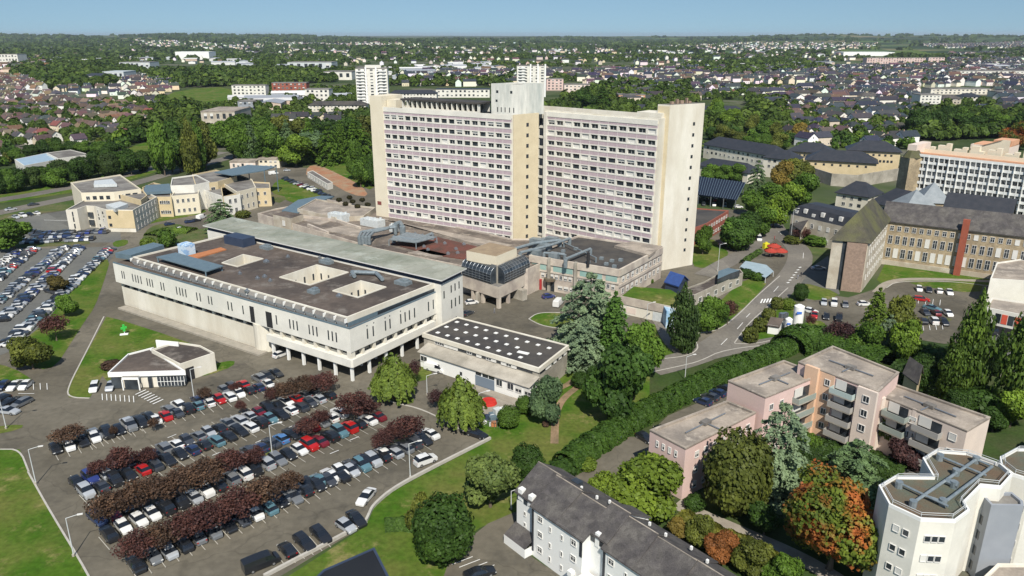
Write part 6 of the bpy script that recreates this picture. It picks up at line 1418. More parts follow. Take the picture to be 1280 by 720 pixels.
# ================================================================ cars
def carpaint():
    m, nt, b = nodes('car_paint'); oi = nt.nodes.new('ShaderNodeObjectInfo'); nt.links.new(oi.outputs['Color'], b.inputs['Base Color'])
    b.inputs['Roughness'].default_value = .35; b.inputs['Metallic'].default_value = .15; b.inputs['Coat Weight'].default_value = .6; b.inputs['Coat Roughness'].default_value = .08
carpaint(); plain('car_glass', (.012, .015, .02), .06, spec=.8); plain('tyre', (.018, .018, .018), .8); plain('rim', (.35, .36, .37), .35, .6); plain('lamp', (.75, .75, .72), .2); plain('tail', (.3, .01, .01), .3)
def carshape(L, W, H, style):
    """lofted body: stations along x (front +x): (x, half width, belt height, roof height, roof half width)"""
    s = L / 4.3; hs = H / 1.47; w = W / 2
    if style == 'hatch': st = [(2.15, .78, .45, .5, 0), (2.05, .9, .66, .68, 0), (1.15, .97, .93, .95, 0), (.98, .98, .95, .97, .9), (.2, 1, .96, 1.4, .76), (-.5, 1, .97, 1.47, .77), (-1.35, .99, .99, 1.42, .74), (-1.95, .95, .98, 1.0, .85), (-2.12, .88, .7, .74, 0)]
    elif style == 'sedan': st = [(2.25, .76, .45, .5, 0), (2.15, .9, .64, .66, 0), (1.15, .97, .9, .92, 0), (.95, .98, .92, .94, .9), (.1, 1, .94, 1.38, .74), (-.5, 1, .95, 1.42, .75), (-1.0, 1, .97, 1.34, .72), (-1.62, .98, .98, 1.0, .85), (-2.2, .9, .86, .9, 0), (-2.3, .85, .6, .64, 0)]
    elif style == 'suv': st = [(2.15, .82, .6, .66, 0), (2.08, .92, .85, .88, 0), (1.25, .98, 1.04, 1.06, 0), (1.1, .98, 1.06, 1.08, .92), (.4, 1, 1.08, 1.6, .8), (-.5, 1, 1.1, 1.66, .81), (-1.6, .99, 1.12, 1.6, .79), (-2.05, .96, 1.1, 1.13, .88), (-2.15, .9, .7, .74, 0)]
    elif style == 'estate': st = [(2.25, .78, .45, .5, 0), (2.15, .9, .65, .67, 0), (1.2, .97, .9, .92, 0), (1.0, .98, .93, .95, .9), (.2, 1, .95, 1.4, .76), (-.6, 1, .96, 1.46, .77), (-1.7, .99, .98, 1.42, .75), (-2.15, .95, .98, 1.0, .86), (-2.28, .88, .65, .7, 0)]
    else: st = [(2.3, .85, .7, .76, 0), (2.2, .93, 1.0, 1.02, 0), (1.75, .98, 1.15, 1.17, .94), (1.15, 1, 1.2, 1.95, .86), (.4, 1, 1.2, 2.05, .88), (-1.2, 1, 1.2, 2.05, .88), (-2.2, 1, 1.2, 2.0, .87), (-2.3, .97, 1.1, 1.9, .86)]
    B = MB(); Gs = {}
    rows = []
    for x, hw, zb, zr, rw in st:
        x *= s; hw *= w; zb *= hs if style != 'van' else H / 2.05; zr *= hs if style != 'van' else H / 2.05; rw = rw * w if rw else hw * .92
        rows.append([(x, -hw * .94, .2), (x, -hw, .34), (x, -hw, zb), (x, -rw, zr), (x, -rw * .6, zr + .03), (x, rw * .6, zr + .03), (x, rw, zr), (x, hw, zb), (x, hw, .34), (x, hw * .94, .2)])
    cab = [i for i, q in enumerate(st) if q[3] - q[2] > .2]; i0, i1 = min(cab), max(cab)
    for i in range(len(rows) - 1):
        a, b = rows[i], rows[i + 1]
        for j in range(9):
            q = [a[j + 1], a[j], b[j], b[j + 1]]; part = 'body'
            if j in (2, 6) and i >= i0 - 1 and i <= i1 and (st[i][4] and st[i + 1][4]): part = 'side_window' if j == 2 else 'side_window_'
            if j in (3, 4, 5) and i == i0 - 1: part = 'windscreen'
            if j in (3, 4, 5) and i == i1 and style != 'van': part = 'rear_window'
            if style == 'van' and j in (2, 6) and i > i0: part = 'body'
            if part == 'body': B.face(q, 0)
            else: Gs.setdefault(part, MB()).face(q, 0)
    B.face(rows[0], 0); B.face(rows[-1][::-1], 0)
    return B, Gs, rows
CARS = {}; carlist = []
def flatmesh(me, smooth=True):
    me.polygons.foreach_set('use_smooth', [smooth] * len(me.polygons)); me.update(); return me
def wheelmesh(r, wd):
    mb = MB(); mb.tube((0, -wd / 2, 0), (0, wd / 2, 0), r, n=14); mb.tube((0, -wd / 2 - .012, 0), (0, wd / 2 + .012, 0), r * .6, n=10, m=1); return mb.mesh('wheel', [MATS['tyre'], MATS['rim']])
WH = wheelmesh(.32, .22)
LAMP = MB().box(0, 0, 0, .1, .34, .14).mesh('headlight', [MATS['lamp']]); TAIL = MB().box(0, 0, 0, .1, .26, .18).mesh('tail_light', [MATS['tail']])
PLATE = MB().box(0, 0, 0, .03, .5, .1).mesh('plate', [MATS['frame_white']])
for st_, (L, W, H) in dict(hatch=(4.05, 1.75, 1.47), sedan=(4.6, 1.8, 1.45), suv=(4.4, 1.86, 1.66), estate=(4.65, 1.8, 1.47), van=(5.1, 1.95, 2.0)).items():
    B, Gs, rows = carshape(L, W, H, st_); bm_ = B.mesh('body', [MATS['car_paint']]); gl = {k: v.mesh(k, [MATS['car_glass']]) for k, v in Gs.items()}
    one = MB(); one.v = list(B.v); one.f = list(B.f); one.m = [0] * len(B.f)
    for v in Gs.values():
        n = len(one.v); one.v += v.v; one.f += [tuple(i + n for i in f) for f in v.f]; one.m += [1] * len(v.f)
    for sx in (.31, -.31):
        for sy in (-1, 1): one.tube((L * sx, sy * (W / 2 - .16), .32), (L * sx, sy * (W / 2 + .01), .32), .32, n=8, m=2)
    CARS[st_] = (bm_, gl, one.mesh('car', [MATS['car_paint'], MATS['car_glass'], MATS['tyre']]), L, W, H)
PC_ = dict(W=((.72, .72, .7), 'white'), S=((.38, .4, .42), 'silver'), G=((.16, .17, .18), 'grey'), K=((.018, .02, .024), 'black'), D=((.05, .055, .065), 'dark grey'), N=((.02, .035, .09), 'dark blue'), B=((.08, .2, .42), 'blue'), R=((.42, .015, .015), 'red'), M=((.16, .015, .025), 'dark red'), T=((.1, .2, .24), 'blue grey'), V=((.03, .05, .2), 'bright blue'))
NAMES = dict(hatch='hatchback', sedan='saloon', suv='crossover', estate='estate', van='van')
ROOTS = {}
def car(x, y, a, col, style, label, group=None, full=True, cat='car', z=.1):
    c, cn = PC_[col]; j = rnd.uniform(.92, 1.08); c = tuple(v * j for v in c); bm_, gl, one, L, W, H = CARS[style]
    if not full:
        carlist.append((x, y, z - .05, a, c, one, label, group)); return
    if style not in ROOTS:
        T_ = thing('parked_car' if style != 'van' else 'van', 'car', cat, (0, 0, 0))
        inst('body', bm_, T_, (0, 0, 0))
        for k, v in gl.items(): inst(k.rstrip('_'), v, T_, (0, 0, 0))
        for sx in (.31, -.31):
            for sy in (-1, 1): inst('wheel', WH, T_, (L * sx, sy * (W / 2 - .1), .32))
        zf = .62 if style not in ('suv', 'van') else .8
        for sy in (-1, 1): inst('headlight', LAMP, T_, (L / 2 - .07, sy * W * .36, zf - .1)); inst('tail_light', TAIL, T_, (-L / 2 + .06, sy * W * .38, zf + .02))
        ROOTS[style] = T_; R_ = T_
    else: R_ = copytree(ROOTS[style])
    R_.location = (x, y, z - .06); R_.rotation_euler = (0, 0, a); tag(R_, label, cat)
    if group: R_['group'] = group
    elif 'group' in R_: del R_['group']
    for ch in R_.children:
        if ch.name.startswith('body'): ch.color = (*c, 1)
    return R_
STY = ['hatch', 'hatch', 'suv', 'sedan', 'estate', 'hatch']
def row(name, p, q, cols, group, full=True, ang=None, styles=None, flip=None):
    """cars side by side between photo pixels p and q; cols: one letter per bay, '.' = empty bay"""
    a, b = G(*p), G(*q); n = len(cols); d = math.atan2(b[1] - a[1], b[0] - a[0]); k = 0; tot = sum(c != '.' for c in cols)
    for i, c in enumerate(cols):
        if c == '.': continue
        f = i / (n - 1) if n > 1 else .5; x = a[0] + (b[0] - a[0]) * f + rnd.uniform(-.12, .12); y = a[1] + (b[1] - a[1]) * f + rnd.uniform(-.12, .12)
        st_ = rnd.choice(STY); fl = (rnd.random() < .5) if flip is None else flip
        an = d + math.pi / 2 + (math.pi if fl else 0) + rnd.uniform(-.04, .04) if ang is None else ang + (math.pi if fl else 0) + rnd.uniform(-.05, .05)
        nm = NAMES[st_]; car(x, y, an, c, st_, '%s %s, %s from %s in %s' % (PC_[c][1], nm, od(k if k <= tot / 2 else tot - 1 - k), 'left' if k <= tot / 2 else 'right', name), group, full); k += 1
GA = 'cars parked in the front car park'
row('the pavilion side row', (119, 546), (345, 469), 'GD.SKK.GW.NW.GDR.GKK', GA)
row('second row of front car park', (70.5, 564), (336, 483), 'KWKWKKGKWRDKTWRWWKNW', GA)
row('third row of front car park', (97, 607), (392, 492), 'KVSDKKDGWDGSKGSSMKKWRGD', GA)
row('fourth row of front car park', (109, 618), (411, 497), 'SDKKRDKKNKTKKWKTKWDDSK', GA)
row('fifth row of front car park', (122, 651), (425, 520), 'NMDG.D.KGD.GDNDBKGRGWW', GA)
row('sixth row of front car park', (136, 670), (471, 523), 'KWWWKKSWKGWKSGKWRMKTRKWM', GA)
row('seventh row of front car park', (186, 690), (538, 545), 'GDKGDGDKGDGDKTWWDKKWDKGDW'.replace('GDW', 'DGW'), GA)
row('eighth row of front car park', (171, 708), (529, 552), 'KGSKGGKDWTKGKKDKSTSKSGDK'[:24], GA)
row('the short row by the black roof', (358.7, 691), (401, 671.5), 'KKK', GA)
def one(px, py, dx, dy, col, st_, label, cat='car', full=True):
    x, y = G(px, py); a = G(px - dx, py - dy); b = G(px + dx, py + dy); car(x, y, math.atan2(b[1] - a[1], b[0] - a[0]), col, st_, label, None, full, cat)
one(327, 708, 10, -4, 'K', 'van', 'black van at the bottom edge of the front car park', 'van')
one(432.5, 661, 6, 4, 'S', 'hatch', 'small grey hatchback beside the black car at the lawn corner'); one(445.6, 652, 5, 5, 'K', 'sedan', 'black saloon at the corner of lawn and front car park')
one(457.8, 624.5, -6, 7, 'W', 'sedan', 'white car with black roof driving along the kerb wall'); one(532, 579, 8, -3, 'W', 'suv', 'white crossover driving beside the kerb wall')
one(596, 545.5, 9, 3, 'K', 'sedan', 'black saloon parked alone at the end of the kerb wall'); one(544, 463.5, 10, 2.5, 'W', 'van', 'white van beside the workshop building', 'van')
one(351, 445.6, 8, -3, 'W', 'hatch', 'white car under the pillared front of the hospital'); one(589.6, 380, 8, -1, 'W', 'hatch', 'white car beside the entrance pillars')
one(585, 393.5, 7, -3, 'D', 'hatch', 'dark car behind the workshop roof near the entrance'); one(685.5, 372.5, 7, -1, 'V', 'hatch', 'bright blue car at the red doorway'); one(698, 381, 6, -6, 'W', 'van', 'white van left of the large blue cedar', 'van')
one(118.5, 486.5, -2.5, 6, 'W', 'estate', 'white estate car left of the pavilion porch'); one(139, 485, -3, 6, 'S', 'sedan', 'silver saloon right at the pavilion porch')
GB = 'cars parked at the left edge crossing'
row('the upper bay row at the left edge', (-8, 485), (32, 484.5), 'DNWW', GB, flip=True); row('the lower bay row at the left edge', (-10, 500), (27, 507), 'SKKG', GB); one(11, 516.5, 9, 1, 'S', 'sedan', 'silver saloon in front of the lower bays at the left edge')
GC = 'cars parked in the dense left car park'
rnd2 = random.Random(5)
def rc_(n, e=0): return ''.join('.' if rnd2.random() < e else rnd2.choice('WWWWSSSSSGGDKKNTRVW') for _ in range(n))
def cnt(p, q, pitch=2.6): a, b = G(*p), G(*q); return max(2, int(math.dist(a, b) / pitch))
for nm, p, q in (('the row beside the grass verge', (137, 313), (10, 433)), ('the right line of the wide double row', (99, 312), (3, 402)), ('the left line of the wide double row', (80, 311), (-4, 380)),
                 ('the right line of the far left double row', (42, 313), (-6, 352)), ('the left line of the far left double row', (22, 316), (-6, 336))):
    row(nm, p, q, rc_(cnt(p, q)), GC, False)
row('the rear row before the clinic', (42, 293), (134, 291), rc_(18, .05).replace('W', 'D').replace('S', 'K'), GC, False); row('the second row before the clinic', (44, 297), (100, 296), rc_(11).replace('W', 'N'), GC, False); row('the row along the grass strip before the clinic', (30, 304), (116, 300), rc_(15, .1), GC, False)
row('the small group by the motorway verge', (20, 273), (46, 268), 'SWKW', GC, False)
one(64, 366, 8, 2, 'D', 'sedan', 'dark saloon crossing the aisle of the dense car park', full=False)
GD = 'cars before the clinic and the small sloping car park'
for x_, y_, c_, l_ in ((212, 281.5, 'N', 'dark blue car left of the clinic lawn lay by'), (226, 288, 'W', 'white car with dark roof by the grass mound'), (237, 278.5, 'N', 'blue car parked on the clinic lane'), (245, 277, 'K', 'black car parked on the clinic lane')): one(x_, y_, 6, -1, c_, 'hatch', l_, full=False)
one(252, 273.5, 5, -2, 'W', 'van', 'white van parked on the clinic lane', 'van', False)
row('the sloping row left of the orange earth', (356, 224), (412, 247), 'KNKDSMWKWWKNKD', GD, False); one(342, 218, 7, -1, 'W', 'van', 'white van behind the blue canopy roof', 'van', False); one(359, 214, 4, 0, 'S', 'hatch', 'silver car beside the tree belt at the sloping car park', full=False)
GE = 'cars in the convent car park'
row('the front row of the convent car park', (1029, 380), (1056, 383), 'SWG', GE); row('the second row of the convent car park', (1017, 396), (1048, 400), 'RKK', GE)
one(1013, 391, 5, 1, 'W', 'hatch', 'white car beside the small purple tree'); one(1080, 382, 5, 0, 'W', 'hatch', 'white car half hidden by the bright fir like tree')
row('the row along the oval lawn', (1148, 363), (1186, 367), 'WKWW', GE); one(1151, 376, 9, 1, 'R', 'estate', 'red and white ambulance like estate in the convent car park'); one(1165, 387, 8, 2, 'T', 'sedan', 'pale blue saloon driving in the convent car park')
row('the rear row below the pale blue saloon', (1156, 393), (1184, 394), 'DMW', GE, False); row('the lowest row of the convent car park', (1153, 403), (1180, 405), 'KWK', GE); one(1243, 418, -2, 6, 'K', 'suv', 'black car below the white office'); one(1023, 337, 8, 0, 'S', 'sedan', 'silver car in the shade of the mossy gable')
row('the row under the solar roof', (862, 249), (905, 252), 'SWKRK', 'cars near the solar roof', False); row('the row before the solar roof', (866, 256), (906, 258), 'DKWT', 'cars near the solar roof', False); one(923, 260, 4, 0, 'W', 'hatch', 'white car at the corner of the solar roof', full=False)
one(948, 300, 3, 5, 'W', 'van', 'white van parked at the round dark green tree', 'van'); one(980, 275, 4, 5, 'W', 'van', 'white van at the slate apartments corner', 'van'); one(906, 308, 7, 0, 'D', 'sedan', 'dark saloon half under the round dark green tree'); one(919, 309, 6, 1, 'G', 'suv', 'grey crossover half under the round dark green tree')
one(14, 263, 7, -1, 'S', 'sedan', 'silver car on the motorway at the left edge', full=False); one(42, 257, 7, -1, 'D', 'sedan', 'dark car on the motorway', full=False)
GF = 'cars behind the pink flats'
row('the bays between hedge and pink flats', (878, 505), (905, 488), 'NDNK', GF); row('the shaded bays left of the pink flats', (806, 550), (830, 541), 'KK', GF)
one(600, 720, 8, -2, 'K', 'sedan', 'black saloon at the bottom edge in the lower court')
for p_, q_, n_ in (((70, 570), (338, 488), 22), ((115, 556), (342, 474), 18), ((105, 626), (412, 503), 24), ((94, 601), (390, 487), 24), ((130, 680), (472, 530), 26), ((166, 716), (530, 558), 27), ((350, 700), (405, 676), 5)):
    a_, b_ = G(*p_), G(*q_); d_ = Fr(a_, b_)
    for i in range(n_ + 1):
        t = d_.L * i / n_; P4 = [d_.p(t - .06, -2.2), d_.p(t + .06, -2.2), d_.p(t + .06, 2.4), d_.p(t - .06, 2.4)]; patch('bay_line', P4, 'faded_paint', 6, world=True)
# ================================================================ street lamps and small things
def lamp(px, py, top, label, group='street lamps', arm=1.6, adir=(1, .3)):
    x, y = G(px, py); h = HT(top, y); U = thing('street_lamp', label, 'street lamp', (x, y, 0), group=group)
    mb = MB(); mb.tube((x, y, 0), (x, y, h), .1, .06, n=8); mb.tube((x, y, h), (x + arm * adir[0], y + arm * adir[1], h + .35), .05, n=6); mb.build('pole', MATS['pole_grey'], U)
    mb = MB(); mb.box(x + (arm + .3) * adir[0], y + (arm + .3) * adir[1], h + .28, .8, .3, .14, math.atan2(adir[1], adir[0])); mb.build('lamp_head', MATS['frame_white'], U)
    mb = MB(); mb.box(x, y, 0, .35, .35, .5); mb.build('base', MATS['conc'], U)
for a_ in ((92.5, 695.5, 648, 'lower street lamp on the left lawn edge'), (45.3, 605.5, 562, 'upper street lamp on the left lawn edge'), (8, 536, 492, 'street lamp at the left edge of the crossing'), (341, 574, 532, 'street lamp on the yellow island of the front car park'), (513, 598, 555, 'street lamp at the kerb wall'), (243, 500, 462, 'street lamp between pavilion and the first parking row'), (639, 637, 614, 'street lamp at the lawn corner of the white terrace'), (534, 494, 470, 'street lamp between the two willows'), (599, 532, 492, 'street lamp right of the second willow'), (700, 468, 440, 'street lamp at the workshop end wall'), (897, 340, 306, 'street lamp on the lawn right of the tower'), (808, 408, 380, 'street lamp before the terrace wall'), (856, 476, 446, 'street lamp at the road below the cypress'), (988, 300, 262, 'street lamp at the slate apartments'), (1250, 470, 425, 'street lamp beside the right edge poplar')): lamp(*a_[:4])
patch('planted_island', [(322, 560), (338, 562), (352, 578), (340, 576)], 'grass', 4)
U = thing('crate_yard', 'fenced yard of stacked crates and an orange inflatable beside the workshop', 'storage yard', (*G(615, 528), 0)); cr = random.Random(3)
for k in range(16):
    x, y = G(604 + cr.uniform(0, 26), 515 + cr.uniform(0, 18)); mb = MB(); mb.box(x, y, 0, cr.uniform(.8, 1.6), cr.uniform(.7, 1.3), cr.uniform(.5, 1.5), cr.uniform(0, 1)); mb.build('crate', MATS[cr.choice(['navy', 'orange', 'white_paint', 'conc', 'tin_blue', 'duct_white'])], U)
mb = MB(); x, y = G(611, 505); mb.tube((x, y, 0), (x, y, .9), 1.9, 1.6, n=16); mb.build('orange_cover', MATS['red_cloth'], U)
mb = MB(); pts = GS([(602, 523), (601, 531), (618, 536), (634, 534)]); 
for a_, b_ in zip(pts, pts[1:]):
    f_ = Fr(a_, b_)
    for k in range(int(f_.L / .5)): f_.slab(mb, k * .5, k * .5 + .06, 0, 1.6, 0, .05)
    f_.slab(mb, 0, f_.L, 1.5, 1.6, 0, .06)
mb.build('fence', MATS['steel'], U)
patch('yard_paving', [(598, 498), (640, 497), (648, 510), (612, 522), (600, 518)], 'paving', 4)
for i, (px, py) in enumerate(((762, 556), (772, 551))):
    x, y = G(px, py); U = thing('recycling_container', 'pale glass recycling container on the orange ground, %s one' % ('left' if i == 0 else 'right'), 'recycling container', (x, y, 0), group='recycling containers'); mb = MB(); mb.tube((x, y, .1), (x, y, 1.3), .8, .85, n=12); mb.tube((x, y, 1.3), (x, y, 1.9), .85, .3, n=12); mb.build('shell', MATS['tin_blue'], U); mb = MB(); mb.tube((x + .3, y - .4, .1), (x + .3, y - .7, .5), .35, n=8); mb.build('base', MATS['white_paint'], U)
P_ = [(120, 508), (134, 508)]
def person(px, py, cloth, trouser, label, ang=0):
    x, y = G(px, py); me = bpy.data.meshes.new('body')
    V = [(0, 0, .98), (0, 0, 1.2), (0, 0, 1.42), (0, 0, 1.53), (0, 0, 1.68), (.19, 0, 1.4), (.25, .02, 1.12), (.26, .1, .88), (-.19, 0, 1.4), (-.25, .02, 1.12), (-.26, -.05, .88), (.1, 0, .92), (.12, .14, .5), (.12, .08, .06), (-.1, 0, .92), (-.12, -.08, .5), (-.12, -.22, .08), (.12, .2, .03), (-.12, -.1, .03)]
    E_s = [(0, 1), (1, 2), (2, 3), (3, 4), (2, 5), (5, 6), (6, 7), (2, 8), (8, 9), (9, 10), (0, 11), (11, 12), (12, 13), (0, 14), (14, 15), (15, 16), (13, 17), (16, 18)]
    rad = [.15, .15, .16, .06, .11, .07, .05, .04, .07, .05, .04, .1, .07, .05, .1, .07, .05, .04, .04]
    me.from_pydata(V, E_s, []); o = bpy.data.objects.new('person', me); COL.objects.link(o); o.location = (x, y, .06); o.rotation_euler = (0, 0, ang)
    md = o.modifiers.new('skin', 'SKIN')
    for i, v in enumerate(me.skin_vertices[0].data): v.radius = (rad[i], rad[i]); v.use_root = (i == 0)
    o.modifiers.new('sub', 'SUBSURF').levels = 1; me.materials.append(plain('cloth_' + cloth[0], cloth[1], .9)); tag(o, label, 'person')
person(997, 349.5, ('grey', (.2, .2, .22)), 0, 'person in grey walking on the crossing before the tall stone gable'); person(1001, 346, ('dark', (.03, .03, .04)), 0, 'person in dark clothes on the crossing near the stone gable', 2)
person(968, 300, ('red', (.3, .04, .04)), 0, 'person standing beside the red round canopies', 1); person(618, 392, ('grey', (.2, .2, .22)), 0, 'person walking before the entrance pillars', 2)
# ================================================================ the town behind
def colmat(name, attr=False, rough=.85, var=.12):
    m, nt, b = nodes(name)
    if attr: a = nt.nodes.new('ShaderNodeAttribute'); a.attribute_name = 'col'; src = a.outputs['Color']
    else: a = nt.nodes.new('ShaderNodeObjectInfo'); src = a.outputs['Color']
    g = ramp(nt, noise(nt, objvec(nt), .9, 4), [(.3, (1 - var,) * 3), (.7, (1 + var,) * 3)])
    nt.links.new(mixc(nt, 1.0, src, g, 'MULTIPLY'), b.inputs['Base Color']); b.inputs['Roughness'].default_value = rough; b.inputs['Specular IOR Level'].default_value = .2
colmat('house_wall'); colmat('house_roof', rough=.75, var=.2); colmat('mass', True)
def carmass():
    m, nt, b = nodes('car_mass'); a = nt.nodes.new('ShaderNodeAttribute'); a.attribute_name = 'col'; nt.links.new(a.outputs['Color'], b.inputs['Base Color']); b.inputs['Roughness'].default_value = .3; b.inputs['Coat Weight'].default_value = .5
carmass()
def polymass(name, items, mat):
    """items: (mesh, loc, rz, scale, [colour per material slot]) merged into one object"""
    V = []; LI = []; LS = []; LT = []; C_ = []; nv = 0; nl = 0; cache = {}
    for me, loc, rz, sc, cols in items:
        if me.name not in cache:
            v = np.zeros(len(me.vertices) * 3); me.vertices.foreach_get('co', v); li = np.zeros(len(me.loops), np.int32); me.loops.foreach_get('vertex_index', li)
            ls = np.zeros(len(me.polygons), np.int32); lt = ls.copy(); mi = ls.copy(); me.polygons.foreach_get('loop_start', ls); me.polygons.foreach_get('loop_total', lt); me.polygons.foreach_get('material_index', mi)
            cache[me.name] = (v.reshape(-1, 3), li, ls, lt, mi)
        v, li, ls, lt, mi = cache[me.name]; c, s = math.cos(rz), math.sin(rz); w = v * np.array(sc)
        V.append(np.stack([w[:, 0] * c - w[:, 1] * s + loc[0], w[:, 0] * s + w[:, 1] * c + loc[1], w[:, 2] + loc[2]], 1))
        LI.append(li + nv); LS.append(ls + nl); LT.append(lt); C_.append(np.array([(*k, 1) for k in cols])[np.minimum(mi, len(cols) - 1)]); nv += len(v); nl += len(li)
    V = np.concatenate(V); LI = np.concatenate(LI); LS = np.concatenate(LS); LT = np.concatenate(LT); C_ = np.concatenate(C_)
    me = bpy.data.meshes.new(name); me.vertices.add(len(V)); me.vertices.foreach_set('co', V.astype(np.float32).ravel()); me.loops.add(len(LI)); me.loops.foreach_set('vertex_index', LI.astype(np.int32))
    me.polygons.add(len(LS)); me.polygons.foreach_set('loop_start', LS.astype(np.int32)); me.polygons.foreach_set('loop_total', LT.astype(np.int32))
    a = me.attributes.new('col', 'FLOAT_COLOR', 'FACE'); a.data.foreach_set('color', C_.astype(np.float32).ravel()); me.materials.append(MATS[mat]); me.update(); me.validate()
    o = bpy.data.objects.new(name, me); COL.objects.link(o); return o
# cars past the limit of single objects
carlist.sort(key=lambda c: c[0] ** 2 + c[1] ** 2)
nfull = sum(1 for o in COL.objects if o.name.startswith('parked_car') and o.parent is None)
keep = max(0, 298 - nfull)
for c in carlist[:keep]:
    o = inst('parked_car', c[5], None, (c[0], c[1], c[2]), c[3], color=c[4]); tag(o, c[6], 'car', c[7])
if carlist[keep:]:
    o = polymass('parked_cars', [(c[5], (c[0], c[1], c[2]), c[3], (1, 1, 1), [c[4], (.015, .018, .022), (.02, .02, .02)]) for c in carlist[keep:]], 'car_mass')
    tag(o, 'farthest cars of the dense left car park and before the clinic', 'cars', kind='stuff')
# ---- far landmark buildings
def farb(x0, x1, yb, yt, dep, wall, roof, rows, cols, label, cat='apartment building', rot=0, roofh=0, x2=None, style=(0, 4, 1), name='apartment_block'):
    a = G(x0, yb); b = (G(x1, yb)[0], G(x1, yb)[1]); f = Fr(a, b); h = HT(yt, a[1]) - roofh
    if rot: c_, s_ = math.cos(rot), math.sin(rot); b = (a[0] + (b[0] - a[0]) * c_ - (b[1] - a[1]) * s_, a[1] + (b[0] - a[0]) * s_ + (b[1] - a[1]) * c_); f = Fr(a, b)
    P = [a, b, f.p(f.L, -dep), f.p(0, -dep)]; U = thing(name, label, cat, (*a, 0)); mb = MB(); mb.prism(P, 0, h, 0, top=not roofh); mb.build('wall', MATS[wall], U)
    mb = MB()
    if roofh: gable(mb, P, h, h + roofh, 0, 0, .6, hip=min(6, dep * .4)); mb.build('roof', MATS[roof], U)
    else: mb.prism(inset(P, -.2), h, h + .7, 0); mb.build('roof', MATS[roof], U)
    if rows: windows(U, f, lsp(1, f.L - 1, cols), [(h / rows) * (k + .35) for k in range(rows)], f.L / cols * .45, h / rows * .5, style, .0, lim=100)
    return U, f, h
U, f, h = farb(447, 486, 136, 86, 22, 'white_render', 'roof_grey', 13, 5, 'tall white tower block at the left shoulder of the hospital tower', rot=.1)
for k in range(13):
    for s_ in (.02, .7): mb = MB(); f.slab(mb, f.L * s_, f.L * (s_ + .26), (h / 13) * k + .3, (h / 13) * k + 1.4, 0, 1.6); mb.build('balcony', MATS['white_paint'], U)
for s_ in (.3, .62): mb = MB(); f.slab(mb, f.L * s_, f.L * (s_ + .05), 0, h + 2, 0, 1.2); mb.build('wall_fin', MATS['white_paint'], U)
mb = MB(); f.slab(mb, f.L * .3, f.L * .8, h, h + 3.5, -12, -3); mb.build('roof_room', MATS['white_render'], U)
U, f, h = farb(646, 682, 121, 82.5, 24, 'white_render', 'roof_grey', 11, 5, 'white tower block seen above the plant block of the hospital', rot=-.05)
for k in range(11): mb = MB(); f.slab(mb, f.L * .05, f.L * .3, (h / 11) * k + .3, (h / 11) * k + 1.5, 0, 1.6); mb.build('balcony', MATS['white_paint'], U)
for s_ in (.45, .7, .95): mb = MB(); f.slab(mb, f.L * s_, f.L * (s_ + .05), 0, h + 2.5, 0, 1.4); mb.build('wall_fin', MATS['white_paint'], U)
